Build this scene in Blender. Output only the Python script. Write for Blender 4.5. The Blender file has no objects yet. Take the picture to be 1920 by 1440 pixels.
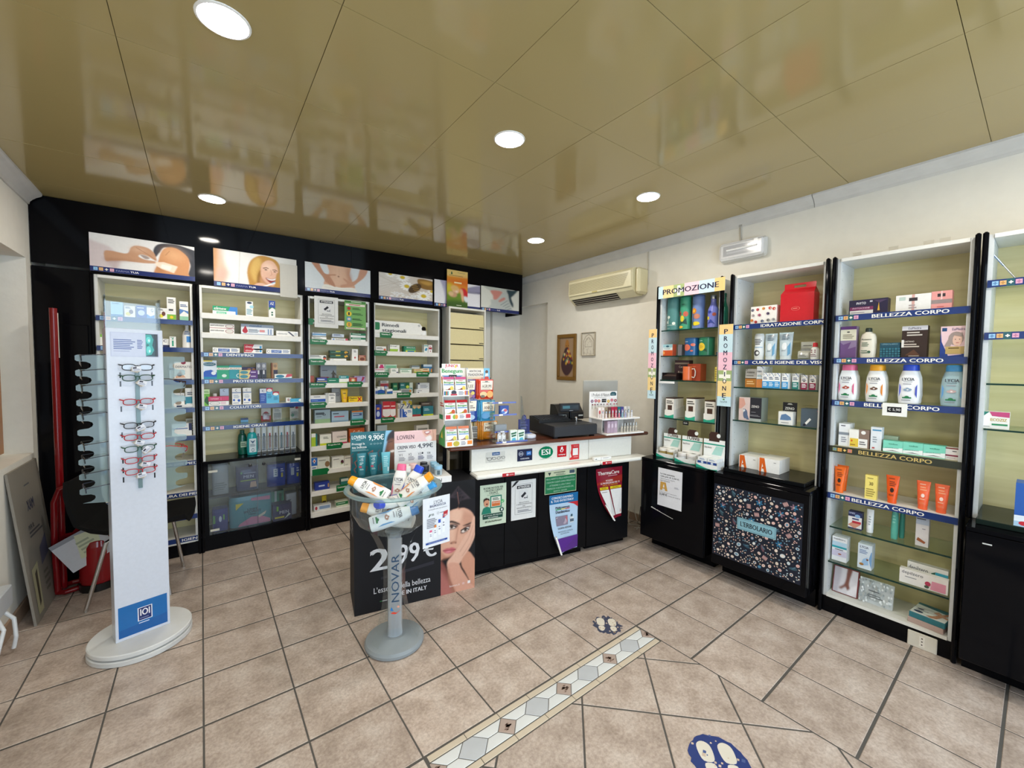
import bpy, math, random
import numpy as np
random.seed(7)
S = bpy.context.scene
COL = S.collection
# ------------------------------------------------------------------ camera, sky, exposure
CAM = np.array([-2.0205, -1.4065, 1.5268])
RM = np.array([[0.79483, -0.606745, 0.010311], [0.01857, 0.041303, 0.998974], [0.606548, 0.793823, -0.044096]])   # rows: right, up, forward
FPX = 762.7
cd = bpy.data.cameras.new('camera'); cd.sensor_width = 36; cd.lens = FPX * 36 / 1920; cd.clip_start = .02
cam = bpy.data.objects.new('camera', cd); COL.objects.link(cam)
from mathutils import Matrix, Vector
cam.matrix_world = Matrix([[RM[0][i], RM[1][i], -RM[2][i], CAM[i]] for i in range(3)] + [[0, 0, 0, 1]])
S.camera = cam
W = bpy.data.worlds.new('daylight'); S.world = W; W.use_nodes = True
wb = W.node_tree.nodes['Background']; wb.inputs[0].default_value = (.68, .84, 1, 1); wb.inputs[1].default_value = 2.4
LAMP = 100.0      # emission of the ceiling downlights
S.view_settings.view_transform = 'Standard'; S.view_settings.look = 'None'
S.view_settings.exposure = 1.02; S.view_settings.gamma = 1; S.view_settings.use_curve_mapping = False
# ------------------------------------------------------------------ colours and materials
NAMED = dict(w='f3f1ec', k='15151a', n='1b2352', b='2a52a0', g='0d7a48', r='c81f2b', y='f2c81e', o='ea7a1c', p='e58aa6', t='1f7f86', s='8fc4e6', l='e9e4d2',
             m='8a8d92', d='4a4d55', e='8a5a3a', v='7d5a9e', c='cfd3d6', f='f2c9b2', a='a9c93a', h='3f7fc4', q='6b1f3a', z='2b3f3c')
_cc = {}
def col(c):
    if not isinstance(c, str): return c
    if c not in _cc:
        h = NAMED.get(c, c).lstrip('#')
        if len(h) == 3: h = ''.join(x * 2 for x in h)
        r = [int(h[i:i + 2], 16) / 255 for i in (0, 2, 4)]
        _cc[c] = tuple(x / 12.92 if x <= .04045 else ((x + .055) / 1.055) ** 2.4 for x in r) + (1.0,)
    return _cc[c]
MATS = {}
def nodes(name):
    m = bpy.data.materials.new(name); m.use_nodes = True
    return m, m.node_tree.nodes, m.node_tree.links, m.node_tree.nodes['Principled BSDF']
def colmat(name, rough, spec=.5, metal=0, coat=0, grain=.06, bump=0, scale=60):
    m, N, L, b = nodes(name)
    a = N.new('ShaderNodeAttribute'); a.attribute_name = 'Col'
    no = N.new('ShaderNodeTexNoise'); no.inputs['Scale'].default_value = scale; no.inputs['Detail'].default_value = 3
    tc = N.new('ShaderNodeTexCoord'); L.new(tc.outputs['Object'], no.inputs['Vector'])
    mr = N.new('ShaderNodeMapRange'); mr.inputs[3].default_value = 1 - grain; mr.inputs[4].default_value = 1 + grain
    L.new(no.outputs['Fac'], mr.inputs[0])
    mx = N.new('ShaderNodeMix'); mx.data_type = 'RGBA'; mx.blend_type = 'MULTIPLY'; mx.inputs[0].default_value = 1
    L.new(a.outputs['Color'], mx.inputs[6]); L.new(mr.outputs[0], mx.inputs[7]); L.new(mx.outputs[2], b.inputs['Base Color'])
    b.inputs['Roughness'].default_value = rough; b.inputs['Metallic'].default_value = metal
    b.inputs['Specular IOR Level'].default_value = spec; b.inputs['Coat Weight'].default_value = coat
    if bump:
        bp = N.new('ShaderNodeBump'); bp.inputs['Strength'].default_value = bump; bp.inputs['Distance'].default_value = .01
        L.new(no.outputs['Fac'], bp.inputs['Height']); L.new(bp.outputs[0], b.inputs['Normal'])
    MATS[name] = m
colmat('paper', .6, .3); colmat('card', .38, .4); colmat('gloss', .12, .5); colmat('plastic', .32, .45)
colmat('matte', .85, .2); colmat('metal', .25, .5, 1); colmat('laquer', .07, .09, grain=.02); colmat('cloth', .9, .1, bump=.3, scale=300)
colmat('wall', .85, .15, grain=.05, bump=.25, scale=14); colmat('panel', .10, .45, grain=.03, scale=3)
colmat('satin', .42, .35, grain=.12, scale=9)
def glassmat(name, tint, fac, rough=0.0, base=.04):
    m, N, L, b = nodes(name); N.remove(b); out = N['Material Output']
    t = N.new('ShaderNodeBsdfTransparent'); t.inputs[0].default_value = col(tint)
    g = N.new('ShaderNodeBsdfGlossy'); g.inputs['Roughness'].default_value = rough + .02; g.inputs[0].default_value = (.9, .95, .95, 1)
    lw = N.new('ShaderNodeLayerWeight'); lw.inputs[0].default_value = .5; pw = N.new('ShaderNodeMath'); pw.operation = 'POWER'; pw.inputs[1].default_value = 5; L.new(lw.outputs['Facing'], pw.inputs[0])
    ad = N.new('ShaderNodeMath'); ad.operation = 'MULTIPLY_ADD'; ad.inputs[1].default_value = .8; ad.inputs[2].default_value = base
    cl = N.new('ShaderNodeClamp'); L.new(pw.outputs[0], ad.inputs[0]); L.new(ad.outputs[0], cl.inputs[0])
    mx = N.new('ShaderNodeMixShader'); L.new(cl.outputs[0], mx.inputs[0]); L.new(t.outputs[0], mx.inputs[1]); L.new(g.outputs[0], mx.inputs[2])
    last = mx
    if fac:
        d = N.new('ShaderNodeBsdfDiffuse'); d.inputs[0].default_value = col(tint)
        m2 = N.new('ShaderNodeMixShader'); m2.inputs[0].default_value = fac
        L.new(mx.outputs[0], m2.inputs[1]); L.new(d.outputs[0], m2.inputs[2]); last = m2
    L.new(last.outputs[0], out.inputs[0]); MATS[name] = m
glassmat('glass', 'eff5ef', 0); glassmat('glassedge', '1d4a42', .5); glassmat('acrylic', 'eef2f2', .035, .04, .05); glassmat('frost', 'b4ccd0', .30, .1)
glassmat('lens', 'f0f2f4', 0, 0, .08); glassmat('tealglass', '1f8f92', .35); glassmat('smoke', 'e6eaee', .02, 0, .04); glassmat('film', 'eef0f2', .12, .05, .1)
def emit(name, c, s):
    m, N, L, b = nodes(name); b.inputs['Emission Color'].default_value = c; b.inputs['Emission Strength'].default_value = s
    b.inputs['Base Color'].default_value = (.9, .9, .9, 1); MATS[name] = m
emit('lamp', (1, .945, .85, 1), LAMP)
def tilemat():
    m, N, L, b = nodes('stoneware')
    tc = N.new('ShaderNodeTexCoord'); oi = N.new('ShaderNodeObjectInfo'); ge = N.new('ShaderNodeNewGeometry')
    n1 = N.new('ShaderNodeTexNoise'); n1.inputs['Scale'].default_value = 7; n1.inputs['Detail'].default_value = 6; n1.inputs['Roughness'].default_value = .65
    n2 = N.new('ShaderNodeTexNoise'); n2.inputs['Scale'].default_value = 75; n2.inputs['Detail'].default_value = 4; n2.inputs['Roughness'].default_value = .7
    for n in (n1, n2): L.new(ge.outputs['Position'], n.inputs['Vector'])
    r1 = N.new('ShaderNodeValToRGB'); e = r1.color_ramp.elements
    e[0].position = .30; e[0].color = col('a09083'); e[1].position = .72; e[1].color = col('d2c6bc')
    x = r1.color_ramp.elements.new(.5); x.color = col('bbab9f')
    L.new(n1.outputs['Fac'], r1.inputs[0])
    r2 = N.new('ShaderNodeValToRGB'); e = r2.color_ramp.elements
    e[0].position = .36; e[0].color = (.52, .46, .43, 1); e[1].position = .62; e[1].color = (1.08, 1.07, 1.06, 1)
    L.new(n2.outputs['Fac'], r2.inputs[0])
    mx = N.new('ShaderNodeMix'); mx.data_type = 'RGBA'; mx.blend_type = 'MULTIPLY'; mx.inputs[0].default_value = .5
    L.new(r1.outputs[0], mx.inputs[6]); L.new(r2.outputs[0], mx.inputs[7])
    hs = N.new('ShaderNodeHueSaturation'); mr = N.new('ShaderNodeMapRange'); mr.inputs[3].default_value = .93; mr.inputs[4].default_value = 1.06
    L.new(oi.outputs['Random'], mr.inputs[0]); L.new(mr.outputs[0], hs.inputs['Value']); L.new(mx.outputs[2], hs.inputs['Color'])
    L.new(hs.outputs[0], b.inputs['Base Color']); b.inputs['Roughness'].default_value = .38; b.inputs['Specular IOR Level'].default_value = .45
    bp = N.new('ShaderNodeBump'); bp.inputs['Strength'].default_value = .12; bp.inputs['Distance'].default_value = .004
    L.new(n2.outputs['Fac'], bp.inputs['Height']); L.new(bp.outputs[0], b.inputs['Normal']); MATS['stoneware'] = m
tilemat()
def woodmat(name, c0, c1, sc, rough, axis=0):
    m, N, L, b = nodes(name); tc = N.new('ShaderNodeTexCoord'); mp = N.new('ShaderNodeMapping'); s = [sc * 8] * 3; s[axis] = sc * .6; mp.inputs['Scale'].default_value = s
    n = N.new('ShaderNodeTexNoise'); n.inputs['Scale'].default_value = 1; n.inputs['Detail'].default_value = 5; n.inputs['Distortion'].default_value = .6
    r = N.new('ShaderNodeValToRGB'); r.color_ramp.elements[0].color = col(c0); r.color_ramp.elements[1].color = col(c1); r.color_ramp.elements[0].position = .3; r.color_ramp.elements[1].position = .7
    L.new(tc.outputs['Object'], mp.inputs[0]); L.new(mp.outputs[0], n.inputs['Vector']); L.new(n.outputs['Fac'], r.inputs[0]); L.new(r.outputs[0], b.inputs['Base Color'])
    b.inputs['Roughness'].default_value = rough; MATS[name] = m
woodmat('laminate', 'cfc28c', 'e2d6a6', 2.2, .3); woodmat('mahogany', '3a1d14', '6a3a28', 3, .22)
# ------------------------------------------------------------------ mesh builder
FONT = {}
def glyphs(s, bold):
    k = (s, bold)
    if k not in FONT:
        cu = bpy.data.curves.new('lettering', 'FONT'); cu.body = s; cu.size = 1; cu.resolution_u = 2
        ob = bpy.data.objects.new('lettering', cu); me = bpy.data.meshes.new_from_object(ob)
        v = np.array([p.co[:2] for p in me.vertices]) if len(me.vertices) else np.zeros((0, 2))
        fs = [tuple(p.vertices) for p in me.polygons]
        if bold and len(v): fs = fs + [tuple(i + len(v) for i in f) for f in fs]; v = np.concatenate([v, v + [.05, .0]])
        FONT[k] = (v, fs)
        bpy.data.objects.remove(ob); bpy.data.curves.remove(cu); bpy.data.meshes.remove(me)
    return FONT[k]
class MB:
    def __init__(s, m='card'): s.v = []; s.f = []; s.c = []; s.k = []; s.sm = []; s.m = m
    def add(s, vs, fs, c, m=None, smooth=False):
        n = len(s.v); s.v += [tuple(map(float, p)) for p in vs]; c = col(c); m = m or s.m
        for f in fs: s.f.append([n + i for i in f]); s.c.append(c); s.k.append(m); s.sm.append(smooth)
        return s
    def face(s, pts, c, m=None): return s.add(pts, [range(len(pts))], c, m)
    def box(s, x0, x1, y0, y1, z0, z1, c, m=None, b=0, front=None):
        if b:
            vs = []; ax = [(x0, x1), (y0, y1), (z0, z1)]; idx = {}
            for i in range(8):
                sg = [(i >> k) & 1 for k in range(3)]
                for k in range(3):
                    p = [ax[j][sg[j]] + (0 if j == k else (b if sg[j] == 0 else -b)) for j in range(3)]
                    idx[i, k] = len(vs); vs.append(p)
            fs = []
            for k in range(3):
                a, d = [j for j in range(3) if j != k]
                for sd in (0, 1):
                    q = [idx[(sd << k) | (u << a) | (w << d), k] for u, w in ((0, 0), (1, 0), (1, 1), (0, 1))]
                    fs.append(q)
                for u in (0, 1):
                    for w in (0, 1):
                        i0 = (u << a) | (w << d); i1 = i0 | (1 << k)
                        fs.append([idx[i0, a], idx[i1, a], idx[i1, d], idx[i0, d]])
            for i in range(8): fs.append([idx[i, 0], idx[i, 1], idx[i, 2]])
            ctr = np.array([(x0 + x1) / 2, (y0 + y1) / 2, (z0 + z1) / 2]); V = np.array(vs); out = []
            for f in fs:
                p = V[list(f)]; nn = np.cross(p[1] - p[0], p[2] - p[0])
                out.append(f if nn @ (p.mean(0) - ctr) > 0 else f[::-1])
            return s.add(vs, out, c, m)
        v = [(x0, y0, z0), (x1, y0, z0), (x1, y1, z0), (x0, y1, z0), (x0, y0, z1), (x1, y0, z1), (x1, y1, z1), (x0, y1, z1)]
        s.add(v, [(3, 2, 1, 0), (4, 5, 6, 7), (1, 2, 6, 5), (2, 3, 7, 6), (3, 0, 4, 7)], c, m)
        return s.add([v[i] for i in (0, 1, 5, 4)], [(0, 1, 2, 3)], front or c, m)
    def loft(s, rings, c, m=None, caps=(1, 1), smooth=True, closed=True):
        n = len(rings[0]); vs = [p for r in rings for p in r]; cs = c if isinstance(c, list) else [c] * (len(rings) - 1)
        for i in range(len(rings) - 1):
            fs = [(i * n + j, i * n + (j + 1) % n, (i + 1) * n + (j + 1) % n, (i + 1) * n + j) for j in range(n if closed else n - 1)]
            s._part(vs, fs, cs[i], m, smooth)
        if caps[0]: s.face(list(rings[0])[::-1], cs[0], m)
        if caps[1]: s.face(list(rings[-1]), cs[-1], m)
        return s
    def _part(s, vs, fs, c, m, smooth):
        used = sorted({i for f in fs for i in f}); mp = {j: k for k, j in enumerate(used)}
        s.add([vs[j] for j in used], [[mp[i] for i in f] for f in fs], c, m, smooth)
    def lathe(s, prof, c, cx=0, cy=0, n=20, sx=1, sy=1, m=None, caps=(1, 1)):
        rg = [[(cx + r * sx * math.cos(2 * math.pi * j / n), cy + r * sy * math.sin(2 * math.pi * j / n), z) for j in range(n)] for r, z in prof]
        return s.loft(rg, c, m, caps)
    def tube(s, path, r, c, n=8, m=None, closed=False):
        P = [np.array(p, float) for p in path]; rings = []; up = None
        for i, p in enumerate(P):
            a = P[i - 1] if (i or closed) else p; b = P[(i + 1) % len(P)] if (i < len(P) - 1 or closed) else p
            t = b - a; t /= np.linalg.norm(t) + 1e-9
            if up is None: up = np.array([0, 0, 1.]) if abs(t[2]) < .9 else np.array([1., 0, 0])
            x = np.cross(t, up); x /= np.linalg.norm(x) + 1e-9; y = np.cross(x, t); up = y
            rr = r[i] if isinstance(r, (list, tuple)) else r
            rings.append([p + rr * (math.cos(2 * math.pi * j / n) * x + math.sin(2 * math.pi * j / n) * y) for j in range(n)])
        if closed: rings.append(rings[0])
        return s.loft(rings, c, m, (0, 0) if closed else (1, 1))
    def prism(s, pts, nrm, c, m=None, side=None):   # pts: 3-D outline, counter-clockwise seen from the nrm side
        n = len(pts); nr = np.array(nrm, float); a = [np.array(p, float) for p in pts]; b = [p + nr for p in a]
        s.add(b, [range(n)], c, m); s.add(a, [range(n)[::-1]], c, m)
        for i in range(n): s.add([a[i], a[(i + 1) % n], b[(i + 1) % n], b[i]], [(0, 1, 2, 3)], side or c, m)
        return s
    def text(s, t, P, ux, uy, w, h, c, bold=0, m=None):
        v, fs = glyphs(t, bold)
        if not len(v): return s
        mn = v.min(0); ex = v.max(0) - mn; ex[ex == 0] = 1; q = (v - mn) / ex
        P, ux, uy = np.array(P, float), np.array(ux, float), np.array(uy, float)
        n = np.cross(ux, uy); n = n / (np.linalg.norm(n) + 1e-9) * .00018; hf = len(q) // 2 if bold else len(q)
        return s.add([P + ux * (a * w) + uy * (b * h) + n * (i >= hf) for i, (a, b) in enumerate(q)], fs, c, m)
    def ink(s, ops, P, ux, uy, w, h, m=None, eps=.00025):
        P, ux, uy = np.array(P, float), np.array(ux, float), np.array(uy, float); n = np.cross(ux, uy); k = 0
        at = lambda x, y: P + ux * (x * w) + uy * (y * h) + n * (eps * k)
        for op in ops.split(';'):
            a = op.split()
            if not a: continue
            k += 1; o = a[0]
            if o in 'tb':
                x0, y0, x1, y1 = map(float, a[2:6]); s.text(a[1].replace('_', ' '), at(x0, y0), ux, uy, (x1 - x0) * w, (y1 - y0) * h, a[6], o == 'b', m); continue
            if o == 'p':
                xy = list(map(float, a[2:])); s.face([at(xy[i], xy[i + 1]) for i in range(0, len(xy), 2)], a[1], m); continue
            if o == 's':
                cnt = int(a[1]); x0, y0, x1, y1 = map(float, a[2:6])
                for i in range(cnt):
                    ya = y1 - (y1 - y0) * (i + .15) / cnt; yb = y1 - (y1 - y0) * (i + .65) / cnt; xe = x0 + (x1 - x0) * (1 - .3 * ((i * 7 + 3) % 5) / 5)
                    s.face([at(x0, yb), at(xe, yb), at(xe, ya), at(x0, ya)], a[6], m)
                continue
            q = list(map(float, a[1:5])); c = a[5]
            if o == 'r': s.face([at(q[0], q[1]), at(q[2], q[1]), at(q[2], q[3]), at(q[0], q[3])], c, m)
            elif o == 'e':
                s.face([at(q[0] + q[2] * math.cos(i * math.pi / 8), q[1] + q[3] * math.sin(i * math.pi / 8)) for i in range(16)], c, m)
            elif o == 'o':   # ring
                wd = float(a[6])
                for i in range(20):
                    A, B = i * math.pi / 10, (i + 1) * math.pi / 10
                    s.face([at(q[0] + q[2] * math.cos(x) * y, q[1] + q[3] * math.sin(x) * y) for x, y in ((A, 1 - wd), (A, 1), (B, 1), (B, 1 - wd))], c, m)
        return s
    def wrap(s, k, fn, step):
        """cut the faces from face k on into narrow upright strips and bend them with fn(x, y, z)"""
        old = list(zip(s.f[k:], s.c[k:], s.k[k:])); del s.f[k:], s.c[k:], s.k[k:], s.sm[k:]
        for f, c, m in old:
            P = [s.v[i] for i in f]; a, b = min(p[0] for p in P), max(p[0] for p in P); i0, i1 = math.floor(a / step), math.floor(b / step - 1e-6)
            for i in range(i0, max(i0, i1) + 1):
                q = P
                for sg, lim in ((1, (i + 1) * step), (-1, -i * step)):
                    out = []
                    for u, w in zip(q, q[1:] + q[:1]):
                        du, dw = sg * u[0] - lim, sg * w[0] - lim
                        if du <= 0: out.append(u)
                        if du * dw < 0: t = du / (du - dw); out.append(tuple(u[j] + t * (w[j] - u[j]) for j in range(3)))
                    q = out
                if len(q) > 2: s.face([fn(*p) for p in q], c, m)
    def mesh(s, name):
        me = bpy.data.meshes.new(name); me.from_pydata(s.v, [], s.f)
        keys = list(dict.fromkeys(s.k))
        for k in keys: me.materials.append(MATS[k])
        me.polygons.foreach_set('material_index', [keys.index(k) for k in s.k]); me.polygons.foreach_set('use_smooth', s.sm)
        at = me.attributes.new('Col', 'FLOAT_COLOR', 'CORNER'); buf = np.empty((sum(len(f) for f in s.f), 4), np.float32); i = 0
        for f, c in zip(s.f, s.c): buf[i:i + len(f)] = c; i += len(f)
        at.data.foreach_set('color', buf.ravel()); me.update(); return me
def put(name, me, parent=None, loc=None, rot=0, label=None, cat=None, group=None, kind=None):
    o = bpy.data.objects.new(name, me); COL.objects.link(o)
    if parent is not None: o.parent = parent
    if loc is not None: o.location = [float(x) for x in loc]
    if rot: o.rotation_euler = (0, 0, rot) if not isinstance(rot, tuple) else rot
    if label: o['label'] = label
    if cat: o['category'] = cat
    if group: o['group'] = group
    if kind: o['kind'] = kind
    return o
def thing(name, label, cat, loc=(0, 0, 0), rot=0, group=None, mb=None): return put(name, mb.mesh(name) if mb else None, None, loc, rot, label, cat, group)
def part(parent, name, mb, **k): return put(name, mb.mesh(name) if isinstance(mb, MB) else mb, parent, **k)
def clone(o, **k):
    c = o.copy(); COL.objects.link(c)
    for kk, vv in k.items():
        if kk == 'loc': c.location = [float(x) for x in vv]
        elif kk == 'rot': c.rotation_euler = (0, 0, vv)
        else: c[kk] = vv
    for ch in list(o.children):
        d = ch.copy(); COL.objects.link(d); d.parent = c
        for g in list(ch.children): e = g.copy(); COL.objects.link(e); e.parent = d
    return c
# a vertical plane in the room (shelf front, counter front ...): measures where a photographed point lies on it
class Fr:
    def __init__(s, ox, oy, deg): s.o = np.array([ox, oy]); s.a = math.radians(deg); s.u = np.array([math.cos(s.a), math.sin(s.a)]); s.n = np.array([-s.u[1], s.u[0]])
    def un(s, px, py, d=0):
        r = np.array([(px - 960) / FPX, -(py - 720) / FPX, 1.]) @ RM
        t = (d - (CAM[:2] - s.o) @ s.n) / (r[:2] @ s.n); w = CAM + t * r; return float((w[:2] - s.o) @ s.u), float(w[2])
    def W(s, x, y, z=0): q = s.o + s.u * x + s.n * y; return (q[0], q[1], z)
BACK, RIGHT, LEFT = Fr(0, 2.65, 0), Fr(1.08, 0, -90), Fr(-2.9, 0, 90)
CTR, STAND = Fr(-.46, 1.052, -11.3), Fr(-2.305, 1.545, 14)
# ------------------------------------------------------------------ painter for printed pictures (soft colour patches on a fine grid)
def smooth(pts, n=6):
    P = np.array(pts, float); out = []; k = len(P)
    for i in range(k):
        a, b, c, d = P[i - 1], P[i], P[(i + 1) % k], P[(i + 2) % k]
        for j in range(n):
            t = j / n; out.append(.5 * (2 * b + (c - a) * t + (2 * a - 5 * b + 4 * c - d) * t * t + (3 * b - a - 3 * c + d) * t ** 3))
    return np.array(out)
class Paint:
    def __init__(s, w, h, bg): s.w, s.h = w, h; s.im = np.tile(np.array(col(bg)[:3]), (h, w, 1)); s.X, s.Y = np.meshgrid((np.arange(w) + .5) / w, (np.arange(h) + .5) / h)
    def _mix(s, mk, c, blur, al):
        if blur:
            for ax, L in ((0, s.h), (1, s.w)):
                r = max(1, int(blur * s.w)); k = np.exp(-.5 * (np.arange(-2 * r, 2 * r + 1) / r) ** 2); k /= k.sum()
                mp = np.pad(mk, [(2 * r, 2 * r) if a == ax else (0, 0) for a in (0, 1)], mode='edge')
                mk = np.apply_along_axis(lambda q: np.convolve(q, k, 'valid'), ax, mp)
        mk = mk * al; s.im = s.im * (1 - mk[..., None]) + np.array(col(c)[:3]) * mk[..., None]; return s
    def poly(s, c, pts, blur=0, al=1, sm=1):
        P = smooth(pts) if sm else np.array(pts, float); mk = np.zeros((s.h, s.w))
        for dx, dy in ((-.25, -.25), (.25, -.25), (-.25, .25), (.25, .25)):
            x = s.X + dx / s.w; y = s.Y + dy / s.h; ins = np.zeros(x.shape, bool)
            for (x0, y0), (x1, y1) in zip(P, np.roll(P, -1, 0)):
                if y0 == y1: continue
                ins ^= ((y0 > y) != (y1 > y)) & (x < (x1 - x0) * (y - y0) / (y1 - y0) + x0)
            mk += ins * .25
        return s._mix(mk, c, blur, al)
    def ell(s, c, cx, cy, rx, ry, blur=0, al=1, rot=0):
        a = np.arange(24) * math.pi / 12; x = rx * np.cos(a); y = ry * np.sin(a); r = math.radians(rot)
        return s.poly(c, np.c_[cx + x * math.cos(r) - y * math.sin(r), cy + x * math.sin(r) + y * math.cos(r)], blur, al, 0)
    def line(s, c, pts, wd, blur=0, al=1):
        P = np.array(pts, float); d = np.full((s.h, s.w), 9.); asp = s.h / s.w
        for a, b in zip(P[:-1], P[1:]):
            ex, ey = b[0] - a[0], (b[1] - a[1]) * asp; t = np.clip(((s.X - a[0]) * ex + (s.Y - a[1]) * asp * ey) / (ex * ex + ey * ey + 1e-9), 0, 1)
            d = np.minimum(d, np.hypot(s.X - a[0] - t * ex, (s.Y - a[1]) * asp - t * ey))
        return s._mix(np.clip((wd / 2 - d) * s.w + .5, 0, 1), c, blur, al)
    def mesh(s, W_, H_, mat='card', fn=None, name='print'):
        # y down in the painting, mesh in the local x-z plane facing -y
        w, h = s.w, s.h; xs = np.linspace(0, W_, w); zs = np.linspace(H_, 0, h)
        v = [(x, 0, z) if fn is None else fn(x, z) for z in zs for x in xs]
        f = [(j * w + i, (j + 1) * w + i, (j + 1) * w + i + 1, j * w + i + 1) for j in range(h - 1) for i in range(w - 1)]
        me = bpy.data.meshes.new(name); me.from_pydata(v, [], f); me.materials.append(MATS[mat])
        at = me.attributes.new('Col', 'FLOAT_COLOR', 'POINT'); at.data.foreach_set('color', np.c_[s.im.reshape(-1, 3), np.ones(w * h)].astype(np.float32).ravel()); me.update(); return me
# ------------------------------------------------------------------ setting
XL, XR, YB, YF = -2.9, 1.4, 3.0, -2.9
CA = np.linalg.solve(np.array([[-2.83, 2.65, 1], [1.231, 2.65, 1], [1.37, -1.29, 1]]), np.array([2.623, 2.682, 2.74]))   # the ceiling hangs slightly out of level
zc = lambda x, y: float(CA[0] * x + CA[1] * y + CA[2])
WALL, CREAM, GROUT = 'e8e4da', 'ad9a69', '56534f'
fl = MB('matte').box(XL - .1, XR + .1, YF, YB, -.10, -.0016, GROUT)
floor = put('floor', fl.mesh('floor'), kind='structure')
def clip(poly, a, b, c):      # keep a*x+b*y<=c
    out = []
    for p, q in zip(poly, poly[1:] + poly[:1]):
        dp, dq = a * p[0] + b * p[1] - c, a * q[0] + b * q[1] - c
        if dp <= 0: out.append(p)
        if dp * dq < 0: t = dp / (dp - dq); out.append((p[0] + t * (q[0] - p[0]), p[1] + t * (q[1] - p[1])))
    return out
def tile_mesh(poly, m='stoneware', c='w', gap=.0035, top=0.0):
    P = np.array(poly); ctr = P.mean(0); n = len(P)
    def inset(d):
        res = []
        for i in range(n):
            e0 = P[i] - P[i - 1]; e1 = P[(i + 1) % n] - P[i]
            n0 = np.array([-e0[1], e0[0]]) / (np.linalg.norm(e0) + 1e-9); n1 = np.array([-e1[1], e1[0]]) / (np.linalg.norm(e1) + 1e-9)
            k = 1 + n0 @ n1; res.append(P[i] + d * (n0 + n1) / max(k, .25))
        return np.array(res) - ctr
    r0, r1 = inset(gap), inset(gap + .002); mb = MB(m)
    rg = [[(x, y, -.004) for x, y in r0], [(x, y, top - .0015) for x, y in r0], [(x, y, top) for x, y in r1]]
    mb.loft(rg, c, caps=(0, 1), smooth=False); return mb, ctr
def area(p): return abs(sum(a[0] * b[1] - b[0] * a[1] for a, b in zip(p, p[1:] + p[:1]))) / 2
T = .34; sq = tile_mesh([(0, .002), (T, .002), (T, T - .002), (0, T - .002)], gap=.0034)[0].mesh('tile')
for i in range(-9, 5):
    for j in range(-7, 8):
        x, y = i * T, j * T
        if y > 2.7 or (j < -2 and i < -5) or (j < -1 and i < -6): continue
        if -4 <= i < 0 and j < 0: continue
        if x + T > XR or x < XL:
            p = clip(clip([(x, y), (x + T, y), (x + T, y + T), (x, y + T)], 1, 0, XR), -1, 0, -XL)
            if area(p) < 1e-3: continue
            mb, ct = tile_mesh(p); part(floor, 'tile', mb, loc=(*ct, 0)); continue
        part(floor, 'tile', sq, loc=(x + T / 2, y + T / 2, 0))
r2 = math.sqrt(2)
for a in range(-6, 4):
    for b in range(-6, 12):    # diagonal field: x+y = -.39-.487k, x-y = .48m
        s0, s1 = -.39 - .4865 * a, -.39 - .4865 * (a + 1); d0, d1 = .48 * b, .48 * (b + 1)
        p = [((s + d) / 2, (s - d) / 2) for s, d in ((s1, d0), (s1, d1), (s0, d1), (s0, d0))]
        if sum((q[0] - r[0]) * (q[1] + r[1]) for r, q in zip(p, p[1:] + p[:1])) > 0: p = p[::-1]
        for h in ((1, 0, 0), (-1, 0, 4 * T), (0, 1, -.163), (0, -1, 1.7)): p = clip(p, *h) if len(p) > 2 else p
        if len(p) < 3 or area(p) < 4e-4: continue
        mb, ct = tile_mesh(p, gap=.004); part(floor, 'tile', mb, loc=(*ct, 0))
for k in range(8):      # mosaic strip: cream border pieces
    x1 = -.01 - .1675 * k; x0 = x1 - .1675
    for y0, y1 in ((-.033, -.003), (-.163, -.133)):
        mb, ct = tile_mesh([(x0, y0), (x1, y0), (x1, y1), (x0, y1)], 'satin', 'c6b8a4', .0012); part(floor, 'mosaic_tile', mb, loc=(*ct, 0))
ya, ym, yb = -.1315, -.082, -.0345
for k in range(5):
    xd = -.01 - .335 * k; xh = xd - .1675
    if k < 5:
        for pts, c in (([(xd, yb), (xd - .048, ym), (xd, ya), (xd + .048, ym)], 'a8968c'),
                       ([(xh + .022, yb), (xh - .022, yb), (xh - .07, ym), (xh - .022, ya), (xh + .022, ya), (xh + .07, ym)], 'b6b9bd')):
            if pts[0][0] - .06 < -1.36: pts = clip(pts, -1, 0, 1.355)
            pts = clip(pts, 1, 0, -.006)
            if len(pts) < 3 or area(pts) < 1e-4: continue
            mb, ct = tile_mesh(pts, 'satin', c, .0014)
            if len(pts) == 4 or c == 'a8968c':
                for q in range(22):
                    aa = random.random() * 6.28; rr = random.random() * .02; x, y = rr * math.cos(aa), rr * math.sin(aa); e = .006 + .004 * random.random()
                    mb.face([(x - e, y, .0003), (x, y - e * .4, .0003), (x + e, y, .0003), (x, y + e * .4, .0003)], '6a5248')
            part(floor, 'mosaic_tile', mb, loc=(*ct, 0))
    for sx in (1, -1):      # white slanted pieces between diamond and hexagon
        for (yo, sgn) in ((yb, 1), (ya, -1)):
            cx = xd if sx < 0 else xd - .335
            pts = [(cx, yo), (cx + sx * .048, ym), (cx + sx * .0975, ym), (cx + sx * .1455, yo)]
            if sum((q[0] - r[0]) * (q[1] + r[1]) for r, q in zip(pts, pts[1:] + pts[:1])) > 0: pts = pts[::-1]
            pts = clip(clip(pts, -1, 0, 1.355), 1, 0, -.006)
            if len(pts) < 3 or area(pts) < 1e-4: continue
            mb, ct = tile_mesh(pts, 'satin', 'd2d4d4', .0014); part(floor, 'mosaic_tile', mb, loc=(*ct, 0))
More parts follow.
